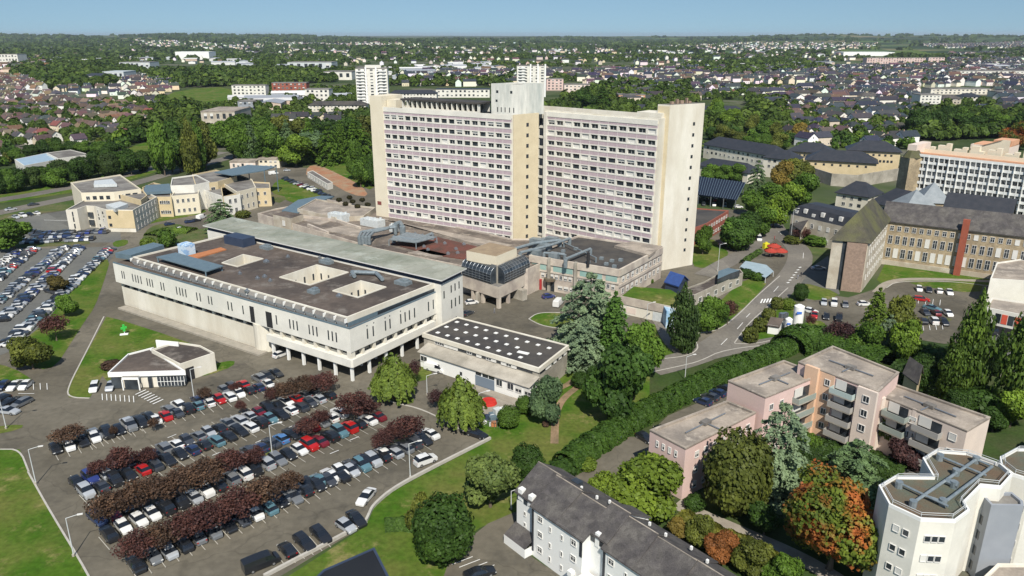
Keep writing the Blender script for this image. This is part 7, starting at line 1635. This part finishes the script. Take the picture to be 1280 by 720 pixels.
for a_ in ((291, 333, 123, 107, 14, 'white_render', 'roof_grey', 4, 8, 'white four storey block left of the brick one'), (341, 384, 121, 104, 16, 'brick', 'roof_grey', 4, 8, 'brick and pink four storey block'), (382, 412, 127, 112, 20, 'white_render', 'roof_grey', 3, 5, 'white box like block right of the brick one'),
           (386, 458, 143, 127, 16, 'cream_pale', 'roof_dark', 3, 16, 'long low pale block with dark roof before the white tower block'), (487, 546, 128, 113, 16, 'white_render', 'slate_blue', 3, 14, 'long white block with dark roof behind the hospital pavilion roof', ), (545, 612, 122, 112, 16, 'white_render', 'slate_blue', 2, 12, 'low white school like block behind the hospital pavilion roof'),
           (683, 704, 113, 99, 18, 'pink', 'roof_grey', 4, 4, 'pink block right of the plant block'), (705, 737, 122, 106, 16, 'pinkcream', 'roof_grey', 4, 6, 'cream block seen over the right hospital wing'), (773, 806, 130, 119, 20, 'salmon', 'roof_grey', 2, 6, 'salmon coloured low block over the right hospital wing'),
           (870, 929, 147, 133, 16, 'white_render', 'slate_blue', 3, 12, 'long white block with dark roof just right of the tower top'), (776, 826, 140, 131, 14, 'cream_pale', 'slate_blue', 2, 10, 'pale row with dark roof close behind the right hospital wing'),
           (1148, 1174, 137, 119, 18, 'white_render', 'roof_grey', 5, 5, 'white five storey block in the right town'), (1177, 1200, 134, 119, 16, 'stone_pale', 'slate', 3, 5, 'stone block with dark mansard roof in the right town'), (1076, 1100, 128, 116, 16, 'cream_pale', 'slate', 3, 5, 'cream house block with dark roof in the right town'),
           (1203, 1226, 128, 117, 18, 'cream_pale', 'slate_blue', 2, 4, 'pale hall with steep dark roof in the right town'), (1163, 1238, 118, 111.5, 24, 'cream_pale', 'roof_grey', 2, 14, 'long cream factory like building in the right town'), (1245, 1290, 122, 115, 20, 'cream_pale', 'roof_grey', 2, 8, 'long cream building cut by the right edge'),
           (1194, 1290, 98, 89, 40, 'white_render', 'roof_grey', 3, 18, 'very long pale blocks at the far right of the town'), (1128, 1164, 104, 98, 30, 'white_render', 'glass_green', 1, 6, 'white and teal hall in the right town'), (1083, 1156, 80, 72.5, 26, 'pink', 'roof_grey', 3, 22, 'long pink apartment bar below the green fields'),
           (1160, 1180, 79, 72, 26, 'pink', 'roof_grey', 3, 5, 'short pink apartment bar below the green fields'), (1054, 1118, 70, 65.5, 90, 'white_paint', 'white_paint', 0, 0, 'large white warehouse before the green fields'), (960, 990, 83, 78, 40, 'white_render', 'roof_grey', 1, 8, 'pale school block left end among dark trees'), (1010, 1037, 83, 79, 40, 'white_render', 'roof_grey', 1, 8, 'pale school block right end among dark trees'),
           (872, 905, 65, 63, 80, 'white_paint', 'white_paint', 0, 0, 'thin white warehouse before the fields'), (805, 850, 65, 63, 60, 'white_paint', 'white_paint', 0, 0, 'thin white warehouse left of the fields'), (0, 24, 82, 68, 40, 'white_render', 'roof_grey', 3, 6, 'white hospital like block at the far left edge'),
           (104, 130, 104, 92, 40, 'white_render', 'slate_blue', 1, 4, 'white factory with dark roof beyond the left suburb'), (130, 156, 102, 90, 45, 'duct_white', 'duct_white', 1, 4, 'pale blue factory hall beyond the left suburb'), (164, 194, 98, 93, 30, 'white_paint', 'white_paint', 0, 0, 'low white shed right of the pale blue factory hall'),
           (150, 188, 86, 78, 50, 'duct_white', 'roof_grey', 1, 6, 'grey hall in the far left business park'), (220, 262, 75, 65, 60, 'white_paint', 'white_paint', 0, 0, 'long white warehouse in the far left business park'), (360, 415, 88, 78, 60, 'duct_white', 'roof_grey', 1, 6, 'grey blue factory halls left of the white tower block'), (405, 440, 100, 90, 50, 'white_render', 'roof_grey', 1, 4, 'white shed left of the white tower block'),
           (254, 296, 166, 140, 40, 'stone_pale', 'roof_pink', 2, 5, 'beige flat roofed sheds behind the tall tree belt'), (298, 322, 138, 127, 22, 'tin_grey', 'roof_grey', 2, 4, 'grey metal clad hall behind the tree belt'), (335, 372, 130, 122, 24, 'cream_pale', 'roof_grey', 2, 6, 'cream flat roofed hall behind the tree belt'),
           (322, 350, 210, 200, 14, 'cream', 'roof_pink', 2, 4, 'low cream pavilion half hidden in the belt above the clinic'), (288, 320, 212, 203, 10, 'pinkcream', 'roof_pink', 1, 5, 'low pink cream building at the belt above the clinic'), (1252, 1290, 164, 150, 18, 'white_render', 'slate_blue', 2, 6, 'white house with dark roof at the right edge in the park')):
    dk = 'dark roof' in a_[9] or 'mansard' in a_[9]
    farb(*a_[:10], roofh=3.5 if dk else 0, cat='warehouse' if ('shed' in a_[9] or 'hall' in a_[9] or 'warehouse' in a_[9]) else 'apartment building', name='warehouse' if ('shed' in a_[9] or 'hall' in a_[9] or 'warehouse' in a_[9]) else 'apartment_block')
M('bluesheet', (.3, .4, .48), (.25, .34, .42), .3, .5)
for k, (pts, z, lb) in enumerate((([(18, 199), (30, 207), (72, 199), (58, 191)], 7, 'nearer blue metal roofed shed beside the motorway belt'), ([(58, 191), (72, 198), (112, 193), (88, 187)], 8, 'farther pale metal roofed shed beside the motorway belt'))):
    block('shed', lb, 'shed', pts, z, 'white_render', 'bluesheet' if k == 0 else 'roof_grey', [(0, 1, 4, 1.6, 1.2, (4,))], par=.2)
# ---- houses
def house_mesh(L, W, eave, ridge, hip=0, wing=False):
    w = MB(); r = MB(); P = [(-L / 2, -W / 2), (L / 2, -W / 2), (L / 2, W / 2), (-L / 2, W / 2)]; w.prism(P, 0, eave, 0, top=False); g_ = MB(); gable(g_, P, eave, ridge, 0, 1, .45, hip=hip)
    for fc, m_ in zip(g_.f, g_.m): (w if m_ == 0 else r).face([g_.v[i] for i in fc], 0)
    if wing:
        P = [(L / 2 - 1, -W / 2 - 3.2), (L / 2 - 1, -W / 2 + 1), (L / 2 - 5.5, -W / 2 + 1), (L / 2 - 5.5, -W / 2 - 3.2)]; w.prism(P, 0, eave - .2, 0, top=False); g_ = MB(); gable(g_, P, eave - .2, ridge - 1.2, 0, 1, .4)
        for fc, m_ in zip(g_.f, g_.m): (w if m_ == 0 else r).face([g_.v[i] for i in fc], 0)
    ch_ = MB(); ch_.box(L * .28, .3, ridge - 1.4, .7, .6, 2.2)
    one_ = MB(); 
    for src, m_ in ((w, 0), (r, 1), (ch_, 0)):
        n = len(one_.v); one_.v += src.v; one_.f += [tuple(i + n for i in q) for q in src.f]; one_.m += [m_] * len(src.f)
    for sx in (-.28, .05, .3): one_.prism([(L * sx - .5, -W / 2 - .05), (L * sx + .5, -W / 2 - .05), (L * sx + .5, -W / 2), (L * sx - .5, -W / 2)], 1, 2.2, 2, bottom=True)
    return dict(L=L, W=W, e=eave, wall=w.mesh('wall', [MATS['house_wall']]), roof=r.mesh('roof', [MATS['house_roof']]), chim=ch_.mesh('chimney', [MATS['house_wall']]), one=one_.mesh('house', [MATS['house_wall'], MATS['house_roof'], MATS['glass']]))
HM = [house_mesh(11, 8, 4.8, 8), house_mesh(12, 8, 4.8, 7.8, 0, True), house_mesh(10, 9, 5.8, 8.8, 2.5), house_mesh(14, 9, 6.4, 10), house_mesh(20, 10, 8, 11.5), house_mesh(9, 7.5, 5, 8.4)]
HWIN = winmesh(1.1, 1.2, 0, .06)
WC = [((.72, .69, .62), 'white'), ((.66, .57, .42), 'cream'), ((.58, .5, .4), 'beige'), ((.78, .76, .72), 'bright white'), ((.76, .74, .68), 'white')]
RC = dict(b=[((.095, .068, .058), 'brown'), ((.065, .052, .048), 'dark brown'), ((.15, .075, .055), 'red'), ((.06, .06, .065), 'dark slate'), ((.15, .11, .085), 'grey brown')], s=[((.035, .038, .045), 'dark slate'), ((.05, .05, .055), 'grey slate'), ((.09, .06, .055), 'brown'), ((.03, .035, .05), 'blue slate')])
HS = []  # x, y, rz, model, wall, roof, zone
occ = {}
def free(x, y, r):
    cx, cy = int(x // 12), int(y // 12)
    for i in (-1, 0, 1):
        for j in (-1, 0, 1):
            for (a, b, q) in occ.get((cx + i, cy + j), ()):
                if (a - x) ** 2 + (b - y) ** 2 < (r + q) ** 2: return False
    return True
def put(x, y, r): occ.setdefault((int(x // 12), int(y // 12)), []).append((x, y, r))
BLK = [GS(p) for p in ([(-80, 215), (240, 190), (470, 150), (880, 200), (1290, 300), (1400, 1400), (-400, 1400)], [(436, 82), (500, 82), (500, 145), (380, 150), (380, 126)], [(480, 108), (615, 108), (615, 135), (480, 135)], [(868, 125), (935, 125), (935, 152), (868, 152)], [(870, 168), (985, 178), (1000, 187), (1138, 187), (1140, 178), (1300, 172), (1300, 320), (870, 260)], [(15, 185), (115, 183), (115, 210), (15, 210)], [(130, 194), (190, 174), (205, 178), (200, 200)], [(188, 126), (225, 110), (292, 106), (292, 130), (230, 136)], [(285, 100), (425, 98), (425, 130), (285, 130)], [(245, 130), (340, 118), (440, 128), (300, 175), (245, 172)], [(1145, 110), (1245, 108), (1245, 138), (1145, 140)], [(1080, 68), (1185, 68), (1185, 82), (1080, 82)], [(1050, 62), (1120, 62), (1120, 72), (1050, 72)])]
def blocked(x, y): return any(inpoly(x, y, b) for b in BLK[1:]) or (y < 330 and True) or inpoly(x, y, BLK[0])
def zone(nm, poly, ang, rs, cs, fill, pal, models, jit=1.5, curve=0):
    P = GS(poly); xs = [p[0] for p in P]; ys = [p[1] for p in P]; cx, cy = (min(xs) + max(xs)) / 2, (min(ys) + max(ys)) / 2; Rr = max(max(xs) - min(xs), max(ys) - min(ys)) * .75; ca, sa = math.cos(ang), math.sin(ang)
    v = -Rr; k = 0
    while v < Rr:
        u = -Rr
        while u < Rr:
            vv = v + curve * math.sin(u / 90) ; x = cx + u * ca - vv * sa; y = cy + u * sa + vv * ca
            if inpoly(x, y, P) and rnd.random() < fill and not blocked(x, y):
                x += rnd.uniform(-jit, jit); y += rnd.uniform(-jit, jit); md = rnd.choice(models)
                if free(x, y, HM[md]['L'] * .3): put(x, y, HM[md]['L'] * .42); HS.append((x, y, ang + curve / 90 * math.cos(u / 90) + rnd.uniform(-.06, .06) + (math.pi / 2 if rnd.random() < .4 else 0) + (math.pi if rnd.random() < .5 else 0), md, rnd.choice(WC), rnd.choice(RC[pal]) if rnd.random() < .85 else RC[pal][0], nm))
            u += cs * rnd.uniform(.85, 1.25)
        v += rs * (.62 if k % 2 else 1.38); k += 1
zone('left suburb', [(-300, 150), (-300, 128), (60, 120), (110, 126), (158, 134), (200, 150), (200, 172), (150, 180), (110, 200), (-40, 205)], -.5, 27, 15.5, .93, 'b', [0, 1, 5, 0, 2], curve=10)
zone('upper left suburb', [(-40, 92), (40, 100), (60, 118), (-40, 126)], -.3, 28, 17, .88, 'b', [0, 1, 5, 3])
zone('houses by the left industrial road', [(155, 100), (215, 96), (220, 118), (205, 145), (165, 128), (140, 118)], .4, 26, 16, .85, 's', [0, 1, 5, 3])
zone('houses along the park', [(60, 104), (110, 104), (150, 112), (130, 124), (60, 116)], .1, 28, 18, .6, 's', [0, 1, 5])
zone('right town', [(935, 120), (1060, 108), (1290, 104), (1560, 104), (1560, 190), (1330, 190), (1290, 150), (1200, 146), (1132, 158), (1136, 182), (1120, 184), (1000, 184), (985, 176), (970, 150)], .25, 27, 16, .9, 's', [0, 1, 3, 4, 2, 3], curve=8)
zone('centre town', [(740, 112), (880, 104), (935, 118), (880, 124), (780, 134)], .1, 28, 17, .85, 's', [0, 3, 4, 3], curve=6)
zone('far town', [(690, 92), (880, 86), (1290, 82), (1600, 82), (1600, 104), (1290, 104), (1060, 108), (900, 104), (740, 110)], .05, 34, 20, .85, 's', [0, 3, 4, 3, 1], curve=10)
zone('far left', [(-60, 70), (60, 74), (60, 90), (-60, 92)], .2, 34, 20, .6, 'b', [0, 3, 4, 1])
zone('centre left', [(490, 92), (690, 88), (690, 108), (490, 112)], .15, 32, 20, .7, 's', [3, 4, 0])
zone('behind belt', [(300, 135), (440, 140), (440, 165), (300, 160)], .1, 26, 18, .7, 's', [3, 4, 0])
zone('horizon village', [(1150, 57), (1290, 56.5), (1290, 63), (1170, 61)], .1, 60, 24, .9, 's', [0, 3])
zone('far scatter', [(-60, 56), (1100, 56), (1060, 80), (500, 84), (-60, 72)], .1, 80, 50, .45, 's', [3, 4, 0])
zone('far right', [(1180, 68), (1290, 68), (1290, 84), (1180, 82)], .1, 40, 22, .8, 's', [3, 4, 0])
HS.sort(key=lambda h: h[0] ** 2 + h[1] ** 2)
vis = []
for h_ in HS:
    px, py = PJ(h_[0], h_[1], 3); vis.append(-15 < px < 1295 and not (470 < px < 876 and py > 150))
near = [h_ for h_, v in zip(HS, vis) if v][:285]; ids = set(map(id, near)); far_ = [h_ for h_ in HS if id(h_) not in ids]
ZN = {'left suburb': 'left suburb', 'upper left suburb': 'upper left suburb', 'houses by the left industrial road': 'industrial road', 'houses along the park': 'park edge', 'right town': 'right town', 'centre town': 'centre town', 'behind belt': 'tree belt district'}
bands = {}
for h_ in near:
    px, py = PJ(h_[0], h_[1], 0); bands.setdefault(h_[6], []).append((px, py, h_))
HG = {}
for zn, L_ in bands.items():
    L_.sort(key=lambda t: -t[1]); nb_ = max(1, len(L_) // 9 + 1); per = math.ceil(len(L_) / nb_)
    for b_ in range(nb_):
        S_ = sorted(L_[b_ * per:(b_ + 1) * per])
        for i, (px, py, h_) in enumerate(S_):
            x, y, rz, md, (wc, wn), (rc, rn), _ = h_; H_ = HM[md]; lb = '%s house, %s roof, %s from left in %s row of %s' % (wn, rn, od(i), od(b_), ZN.get(zn, zn))
            U = thing('house', lb, 'house', (x, y, 0), rz, 'houses of the ' + ZN.get(zn, zn)); j = rnd.uniform(.85, 1.15)
            inst('wall', H_['wall'], U, (0, 0, 0), color=tuple(c * j for c in wc)); rf = inst('roof', H_['roof'], U, (0, 0, 0), color=tuple(c * rnd.uniform(.85, 1.2) for c in rc)); inst('chimney', H_['chim'], rf, (0, 0, 0), color=(.3, .2, .15))
            if math.hypot(x, y) < 900:
                for sy, ra in ((-1, 0), (1, math.pi)):
                    for sx in (-.3, .05, .3)[:2 if md == 1 and sy < 0 else 3]: inst('window', HWIN, U, (H_['L'] * sx, sy * H_['W'] / 2, 1.0), ra)
                for sx, ra in ((1, math.pi / 2), (-1, -math.pi / 2)): inst('window', HWIN, U, (sx * H_['L'] / 2, 0, H_['e'] - .3), ra)
o = polymass('distant_houses', [(HM[h_[3]]['one'], (h_[0], h_[1], hill(math.hypot(h_[0], h_[1]), math.atan2(h_[0], h_[1]))), h_[2], (1, 1, rnd.uniform(.95, 1.2)), [tuple(c * rnd.uniform(.85, 1.1) for c in h_[4][0]), tuple(c * rnd.uniform(.8, 1.3) for c in h_[5][0]), (.03, .035, .04)]) for h_ in far_], 'mass')
tag(o, 'mass of distant town houses with dark roofs', 'houses', kind='stuff')
# business park sheds: boxes with shallow roofs
SHM = [house_mesh(40, 24, 7, 9), house_mesh(60, 30, 8, 10), house_mesh(26, 18, 6, 7.5)]
it = []
def shedzone(poly, n, tint=None):
    P = GS(poly); xs = [p[0] for p in P]; ys = [p[1] for p in P]; k = 0; t = 0
    while k < n and t < n * 40:
        t += 1; x, y = rnd.uniform(min(xs), max(xs)), rnd.uniform(min(ys), max(ys))
        if inpoly(x, y, P) and free(x, y, 14):
            put(x, y, 16); k += 1; w_ = rnd.choice([(.6, .6, .58), (.45, .48, .5), (.7, .7, .68), (.35, .38, .42), (.5, .4, .32)]); r_ = rnd.choice([(.5, .5, .49), (.25, .27, .3), (.12, .13, .15), (.62, .62, .6), (.35, .37, .4)])
            it.append((rnd.choice(SHM)['one'], (x, y, 0), rnd.choice([.2, .25, 1.8]) + rnd.uniform(-.1, .1), (1, 1, 1), [w_, r_, (.03, .03, .04)]))
shedzone([(130, 66), (340, 67), (420, 80), (360, 88), (300, 90), (180, 86)], 95); shedzone([(30, 74), (130, 76), (120, 84), (30, 82)], 20); shedzone([(480, 84), (640, 80), (640, 92), (480, 100)], 26); shedzone([(335, 58), (470, 60), (470, 66), (335, 64)], 22); shedzone([(560, 62), (700, 60), (700, 66), (560, 68)], 10)
shedzone([(300, 128), (440, 118), (440, 138), (340, 140)], 8); shedzone([(880, 84), (1060, 80), (1060, 92), (880, 96)], 14); shedzone([(1180, 84), (1290, 84), (1290, 92), (1180, 92)], 16); shedzone([(800, 66), (1040, 66), (1040, 72), (800, 74)], 14)
o = polymass('distant_sheds', it, 'mass'); tag(o, 'mass of distant pale business park sheds', 'sheds', kind='stuff')
# ---- far trees
def cloud(n, seed, size):
    rg = np.random.default_rng(seed); d = rg.normal(size=(n, 3)); d /= np.linalg.norm(d, axis=1, keepdims=True); d[:, 2] = np.abs(d[:, 2]) * 1.0 - .15 * rg.random(n)
    P = d * np.array([.46, .46, .5]) * (1 + .18 * np.sin(d[:, :1] * 5 + seed)); P[:, 2] += .45; P[:, 2] = np.clip(P[:, 2], .02, 1); return P, d, size * rg.uniform(.7, 1.3, n), np.clip(.5 + rg.normal(size=n) * .2, 0, 1)
CL = {k: [cloud(n, 300 + i, s) for i in range(5)] for k, n, s in (('a', 130, .15), ('b', 46, .24), ('c', 18, .38))}
def treemass(name, label, items, mat='leaf_mass'):
    co = []; va = []; rg = np.random.default_rng(5)
    for k, x, y, z, w, h in items:
        P, N, S, V = CL[k][rnd.randrange(5)]; a = rnd.uniform(0, 6.28); c, s = math.cos(a), math.sin(a); Q = np.stack([(P[:, 0] * c - P[:, 1] * s) * w + x, (P[:, 0] * s + P[:, 1] * c) * w + y, P[:, 2] * h + z], 1)
        M_ = np.stack([N[:, 0] * c - N[:, 1] * s, N[:, 0] * s + N[:, 1] * c, N[:, 2]], 1) + rg.normal(size=N.shape) * .3
        q, v = cards(Q, M_, S * w, np.clip(V + rnd.uniform(-.22, .22), 0, 1), .9, rg); co.append(q); va.append(v)
    o = bpy.data.objects.new(name, quadmesh(name, np.concatenate(co), np.concatenate(va), mat)); COL.objects.link(o); tag(o, label, 'trees', kind='stuff'); return o
DZ = [GS(p) for p in ([(15, 80), (60, 72), (190, 80), (140, 92), (60, 100), (15, 98)], [(30, 96), (100, 98), (150, 100), (150, 108), (60, 112)], [(180, 95), (300, 88), (420, 92), (420, 103), (300, 108), (200, 110)], [(200, 128), (245, 134), (250, 150), (200, 150)], [(260, 70), (420, 68), (440, 80), (330, 84)], [(440, 58), (1060, 58), (1060, 66), (900, 74), (440, 74)], [(860, 82), (990, 74), (1040, 88), (900, 98)], [(690, 66), (1000, 66), (1000, 72), (690, 74)], [(880, 128), (985, 128), (985, 170), (930, 165), (880, 158)],
                      [(1140, 150), (1150, 148), (1160, 148), (1200, 146), (1290, 148), (1290, 176), (1145, 176)], [(500, 104), (640, 104), (640, 110), (500, 112)], [(770, 108), (860, 110), (870, 132), (700, 128)], [(150, 165), (205, 160), (205, 176), (150, 184)], [(-40, 215), (130, 208), (190, 200), (190, 215), (-40, 225)], [(-60, 58), (260, 58), (260, 66), (-60, 68)], [(225, 108), (290, 105), (292, 112), (226, 116)])]
MEAD = [GS(p) for p in ([(133, 196), (188, 174), (202, 178), (200, 198)], [(188, 128), (225, 110), (292, 108), (290, 130), (230, 136)])]
FLD0 = [GS(p) for p in ([(1120, 64), (1150, 62), (1262, 66), (1262, 71), (1180, 72), (1110, 70)], [(950, 62), (1010, 60.5), (1060, 62), (1060, 65), (960, 65)])]
T_NEAR = []; T_MID = []; T_FAR = []
rt = random.Random(99)
def lobn(x, y): return math.sin(x * .011 + 1.3) * math.cos(y * .009) + .6 * math.sin(x * .027 + y * .021) + .4 * math.sin(y * .05 - x * .043)
n = 0
for _ in range(60000):
    # even density in the picture-ish: sample bearing and distance
    a = rt.uniform(-.66, .66); d = 330 * (2900 / 330) ** rt.random() ; x, y = d * math.sin(a) / math.cos(a) if False else d * math.tan(a) * .98, d
    px, py = PJ(x, y, 0)
    if not (-30 < px < 1310): continue
    if inpoly(x, y, BLK[0]) or any(inpoly(x, y, b) for b in BLK[2:6]) or any(inpoly(x, y, m) for m in MEAD + FLD0): continue
    if 470 < px < 876 and py > 150: continue
    den = any(inpoly(x, y, p) for p in DZ); w = rt.uniform(6, 13) if den else rt.uniform(4, 9); 
    if not den and (lobn(x, y) < .55 if y > 900 else rt.random() < .7): continue
    if not free(x, y, w * (.22 if den else .34)): continue
    put(x, y, w * .27); h = w * rt.uniform(.8, 1.3)
    if y < 1000: T_NEAR.append(('a', x, y, 0, w, h))
    else: T_MID.append(('b', x, y, 0, w * 1.15, h * 1.1))
FLD = [GS(p) for p in ([(1120, 64), (1150, 62), (1262, 66), (1262, 71), (1180, 72), (1110, 70)], [(950, 62), (1010, 60.5), (1060, 62), (1060, 65), (960, 65)], [(935, 59), (975, 58), (990, 60), (950, 62)], [(1050, 62), (1120, 62), (1120, 72), (1050, 72)], [(1150, 57), (1290, 56.5), (1290, 63), (1170, 61)])]
rw_ = random.Random(3)
for _ in range(12000):
    a = rw_.uniform(-.64, .64); d = 2500 * (11500 / 2500) ** (rw_.random() ** .9); x, y = d * math.tan(a), d; q = lobn(x * .16, y * .13) + .5 * lobn(x * .6, y * .5)
    hedge_ = (abs(math.sin(x * .0065 + y * .002)) < .07 or abs(math.sin(y * .0048 - x * .0015)) < .06)
    px_ = PJ(x, y, 0)[0]; th_ = .1 if px_ < 560 else (.45 if px_ < 850 else .75)
    if y > 6500: th_ -= .25
    if q < th_ and not hedge_: continue
    if hedge_ and q < th_ and rw_.random() < .5: continue
    if any(inpoly(x, y, f_) for f_ in FLD): continue
    w = rw_.uniform(20, 40) * (d / 4000) ** .5; T_FAR.append(('c', x, y, hill(math.hypot(x, y), math.atan2(x, y)) - 1, w, rw_.uniform(8, 12)))
T_OUT = []; ro = random.Random(21)
for _ in range(9000):
    a = ro.uniform(-1.1, 1.1); d = 110 * (1500 / 110) ** ro.random(); x, y = d * math.tan(a), d; px, py = PJ(x, y, 0)
    outside = px < -60 or px > 1340; behind = 470 < px < 876 and 345 < y < 1400 and py > 140
    if not (outside or behind) or abs(x) > 1500 or (px < 0 and y < 330 and ro.random() < .9): continue
    if behind and (y < 345 or inpoly(x, y, GS([(440, 200), (880, 200), (880, 320), (440, 320)]))): continue
    if outside and (lobn(x, y) < -.2): continue
    w = ro.uniform(6, 12)
    if free(x, y, w * .4): put(x, y, w * .3); T_OUT.append(('a' if y < 700 else 'b', x, y, 0, w, w * ro.uniform(.8, 1.2)))
T_NEAR.sort(key=lambda t: t[1] ** 2 + t[2] ** 2); nbl = sum(1 for o in COL.objects if o.name.startswith('broadleaf_tree')); kn = max(0, 296 - nbl)
TI = [t for t in T_NEAR[:kn]]; bands = {}
for t in TI: px, py = PJ(t[1], t[2], 0); bands.setdefault('left suburb' if px < 470 else 'right town', []).append((py, px, t))
for nm, L_ in bands.items():
    L_.sort(reverse=True); per = 12
    for b_ in range(math.ceil(len(L_) / per)):
        S_ = sorted(L_[b_ * per:(b_ + 1) * per], key=lambda q: q[1])
        for i, (py, px, t) in enumerate(S_): tree('small', rnd.choice(['g', 'dg', 'g', 'ol', 'lg', 'dg']), 0, 0, 0, 0, 'garden tree, %s from left in %s row of %s' % (od(i), od(b_), nm), 'garden trees of the ' + nm, (t[1], t[2]), t[5], t[4])
treemass('town_trees', 'mass of garden and street trees through the town', T_NEAR[kn:] + T_MID + T_OUT); treemass('distant_woods', 'distant woods and hedgerows towards the horizon', T_FAR, 'leaf_far')
print('houses', len(near), len(far_), 'trees', len(T_NEAR), len(T_MID), len(T_FAR), 'cars', len(carlist))
# a few town streets
for pts in ([(120, 120), (165, 135), (185, 150), (205, 172)], [(20, 160), (70, 158), (110, 150), (135, 160), (150, 175)], [(0, 190), (60, 178), (80, 170)], [(1150, 152), (1050, 160), (1000, 168)], [(1290, 142), (1200, 138), (1060, 142), (1000, 150)], [(880, 118), (960, 112), (1100, 104), (1290, 102)]): road('street', pts, 7, 'asphalt_road', 3)
patch('field', [(1120, 64), (1150, 62), (1262, 66), (1262, 71), (1180, 72), (1110, 70)], 'grass', 2); patch('field', [(950, 62), (1010, 60.5), (1060, 62), (1060, 65), (960, 65)], 'grass', 2); patch('field', [(935, 59), (975, 58), (990, 60), (950, 62)], 'soil', 3)
patch('field', [(100, 63.2), (165, 62), (200, 62.6), (160, 64)], 'grass', 2)
# ================================================================ air
hz = bpy.data.materials.new('haze'); hz.use_nodes = True; hn = hz.node_tree; hn.nodes.remove(hn.nodes['Principled BSDF'])
pv_ = hn.nodes.new('ShaderNodeVolumePrincipled'); pv_.inputs['Density'].default_value = HAZE; pv_.inputs['Color'].default_value = (.8, .9, 1, 1); pv_.inputs['Anisotropy'].default_value = .2
hn.links.new(pv_.outputs[0], hn.nodes['Material Output'].inputs['Volume'])
mb = MB(); mb.box(0, 0, -3, 72000, 72000, 140); hb = mb.build('haze', hz); hb['kind'] = 'stuff'; hb['label'] = 'thin blue haze of the far distance'; hb['category'] = 'haze'
# ================================================================ light, air, camera
flush_rest()
w = bpy.data.worlds.new('World'); SC.world = w; w.use_nodes = True; nt = w.node_tree
sky = nt.nodes.new('ShaderNodeTexSky'); sky.sky_type = 'NISHITA'; sky.sun_disc = False
SUN_EL, SUN_AZ = R(48), R(-83)      # direction the light comes from, angle in the ground plane
sky.sun_elevation = SUN_EL; sky.sun_rotation = math.pi / 2 - SUN_AZ
sky.air_density = 1.3; sky.dust_density = .6; sky.ozone_density = 1.1; sky.altitude = 100
bg = nt.nodes['Background']; bg.inputs[1].default_value = SKYS if 'SKYS' in globals() else .07
tc = nt.nodes.new('ShaderNodeTexCoord'); vm = nt.nodes.new('ShaderNodeVectorMath'); vm.operation = 'ADD'; vm.inputs[1].default_value = (0, 0, .14)
vn = nt.nodes.new('ShaderNodeVectorMath'); vn.operation = 'NORMALIZE'
nt.links.new(tc.outputs['Generated'], vm.inputs[0]); nt.links.new(vm.outputs[0], vn.inputs[0]); nt.links.new(vn.outputs[0], sky.inputs[0])
nt.links.new(mixc(nt, 1.0, sky.outputs[0], (.9, 1.06, 1.17, 1), 'MULTIPLY'), bg.inputs[0])
sl = bpy.data.lights.new('sun', 'SUN'); sl.energy = 5.0; sl.angle = R(.53); sl.color = (1, .94, .84)
so = bpy.data.objects.new('sun', sl); COL.objects.link(so)
dv = Vector((math.cos(SUN_AZ) * math.cos(SUN_EL), math.sin(SUN_AZ) * math.cos(SUN_EL), math.sin(SUN_EL)))
so.rotation_euler = dv.to_track_quat('Z', 'Y').to_euler()
cam = bpy.data.cameras.new('camera'); co = bpy.data.objects.new('camera', cam); COL.objects.link(co)
co.location = (0, 0, CH); co.rotation_euler = (math.pi / 2 - PIT, 0, 0)
cam.sensor_width = 36; cam.lens = F0 / 1280 * 36; cam.clip_start = .5; cam.clip_end = 60000
SC.camera = co
SC.view_settings.view_transform = 'Standard'; SC.view_settings.look = 'None'; SC.view_settings.exposure = .3; SC.view_settings.gamma = 1
cy = SC.cycles; cy.max_bounces = 4; cy.diffuse_bounces = 2; cy.glossy_bounces = 2; cy.transmission_bounces = 2; cy.transparent_max_bounces = 4; cy.volume_bounces = 0
cy.use_denoising = True
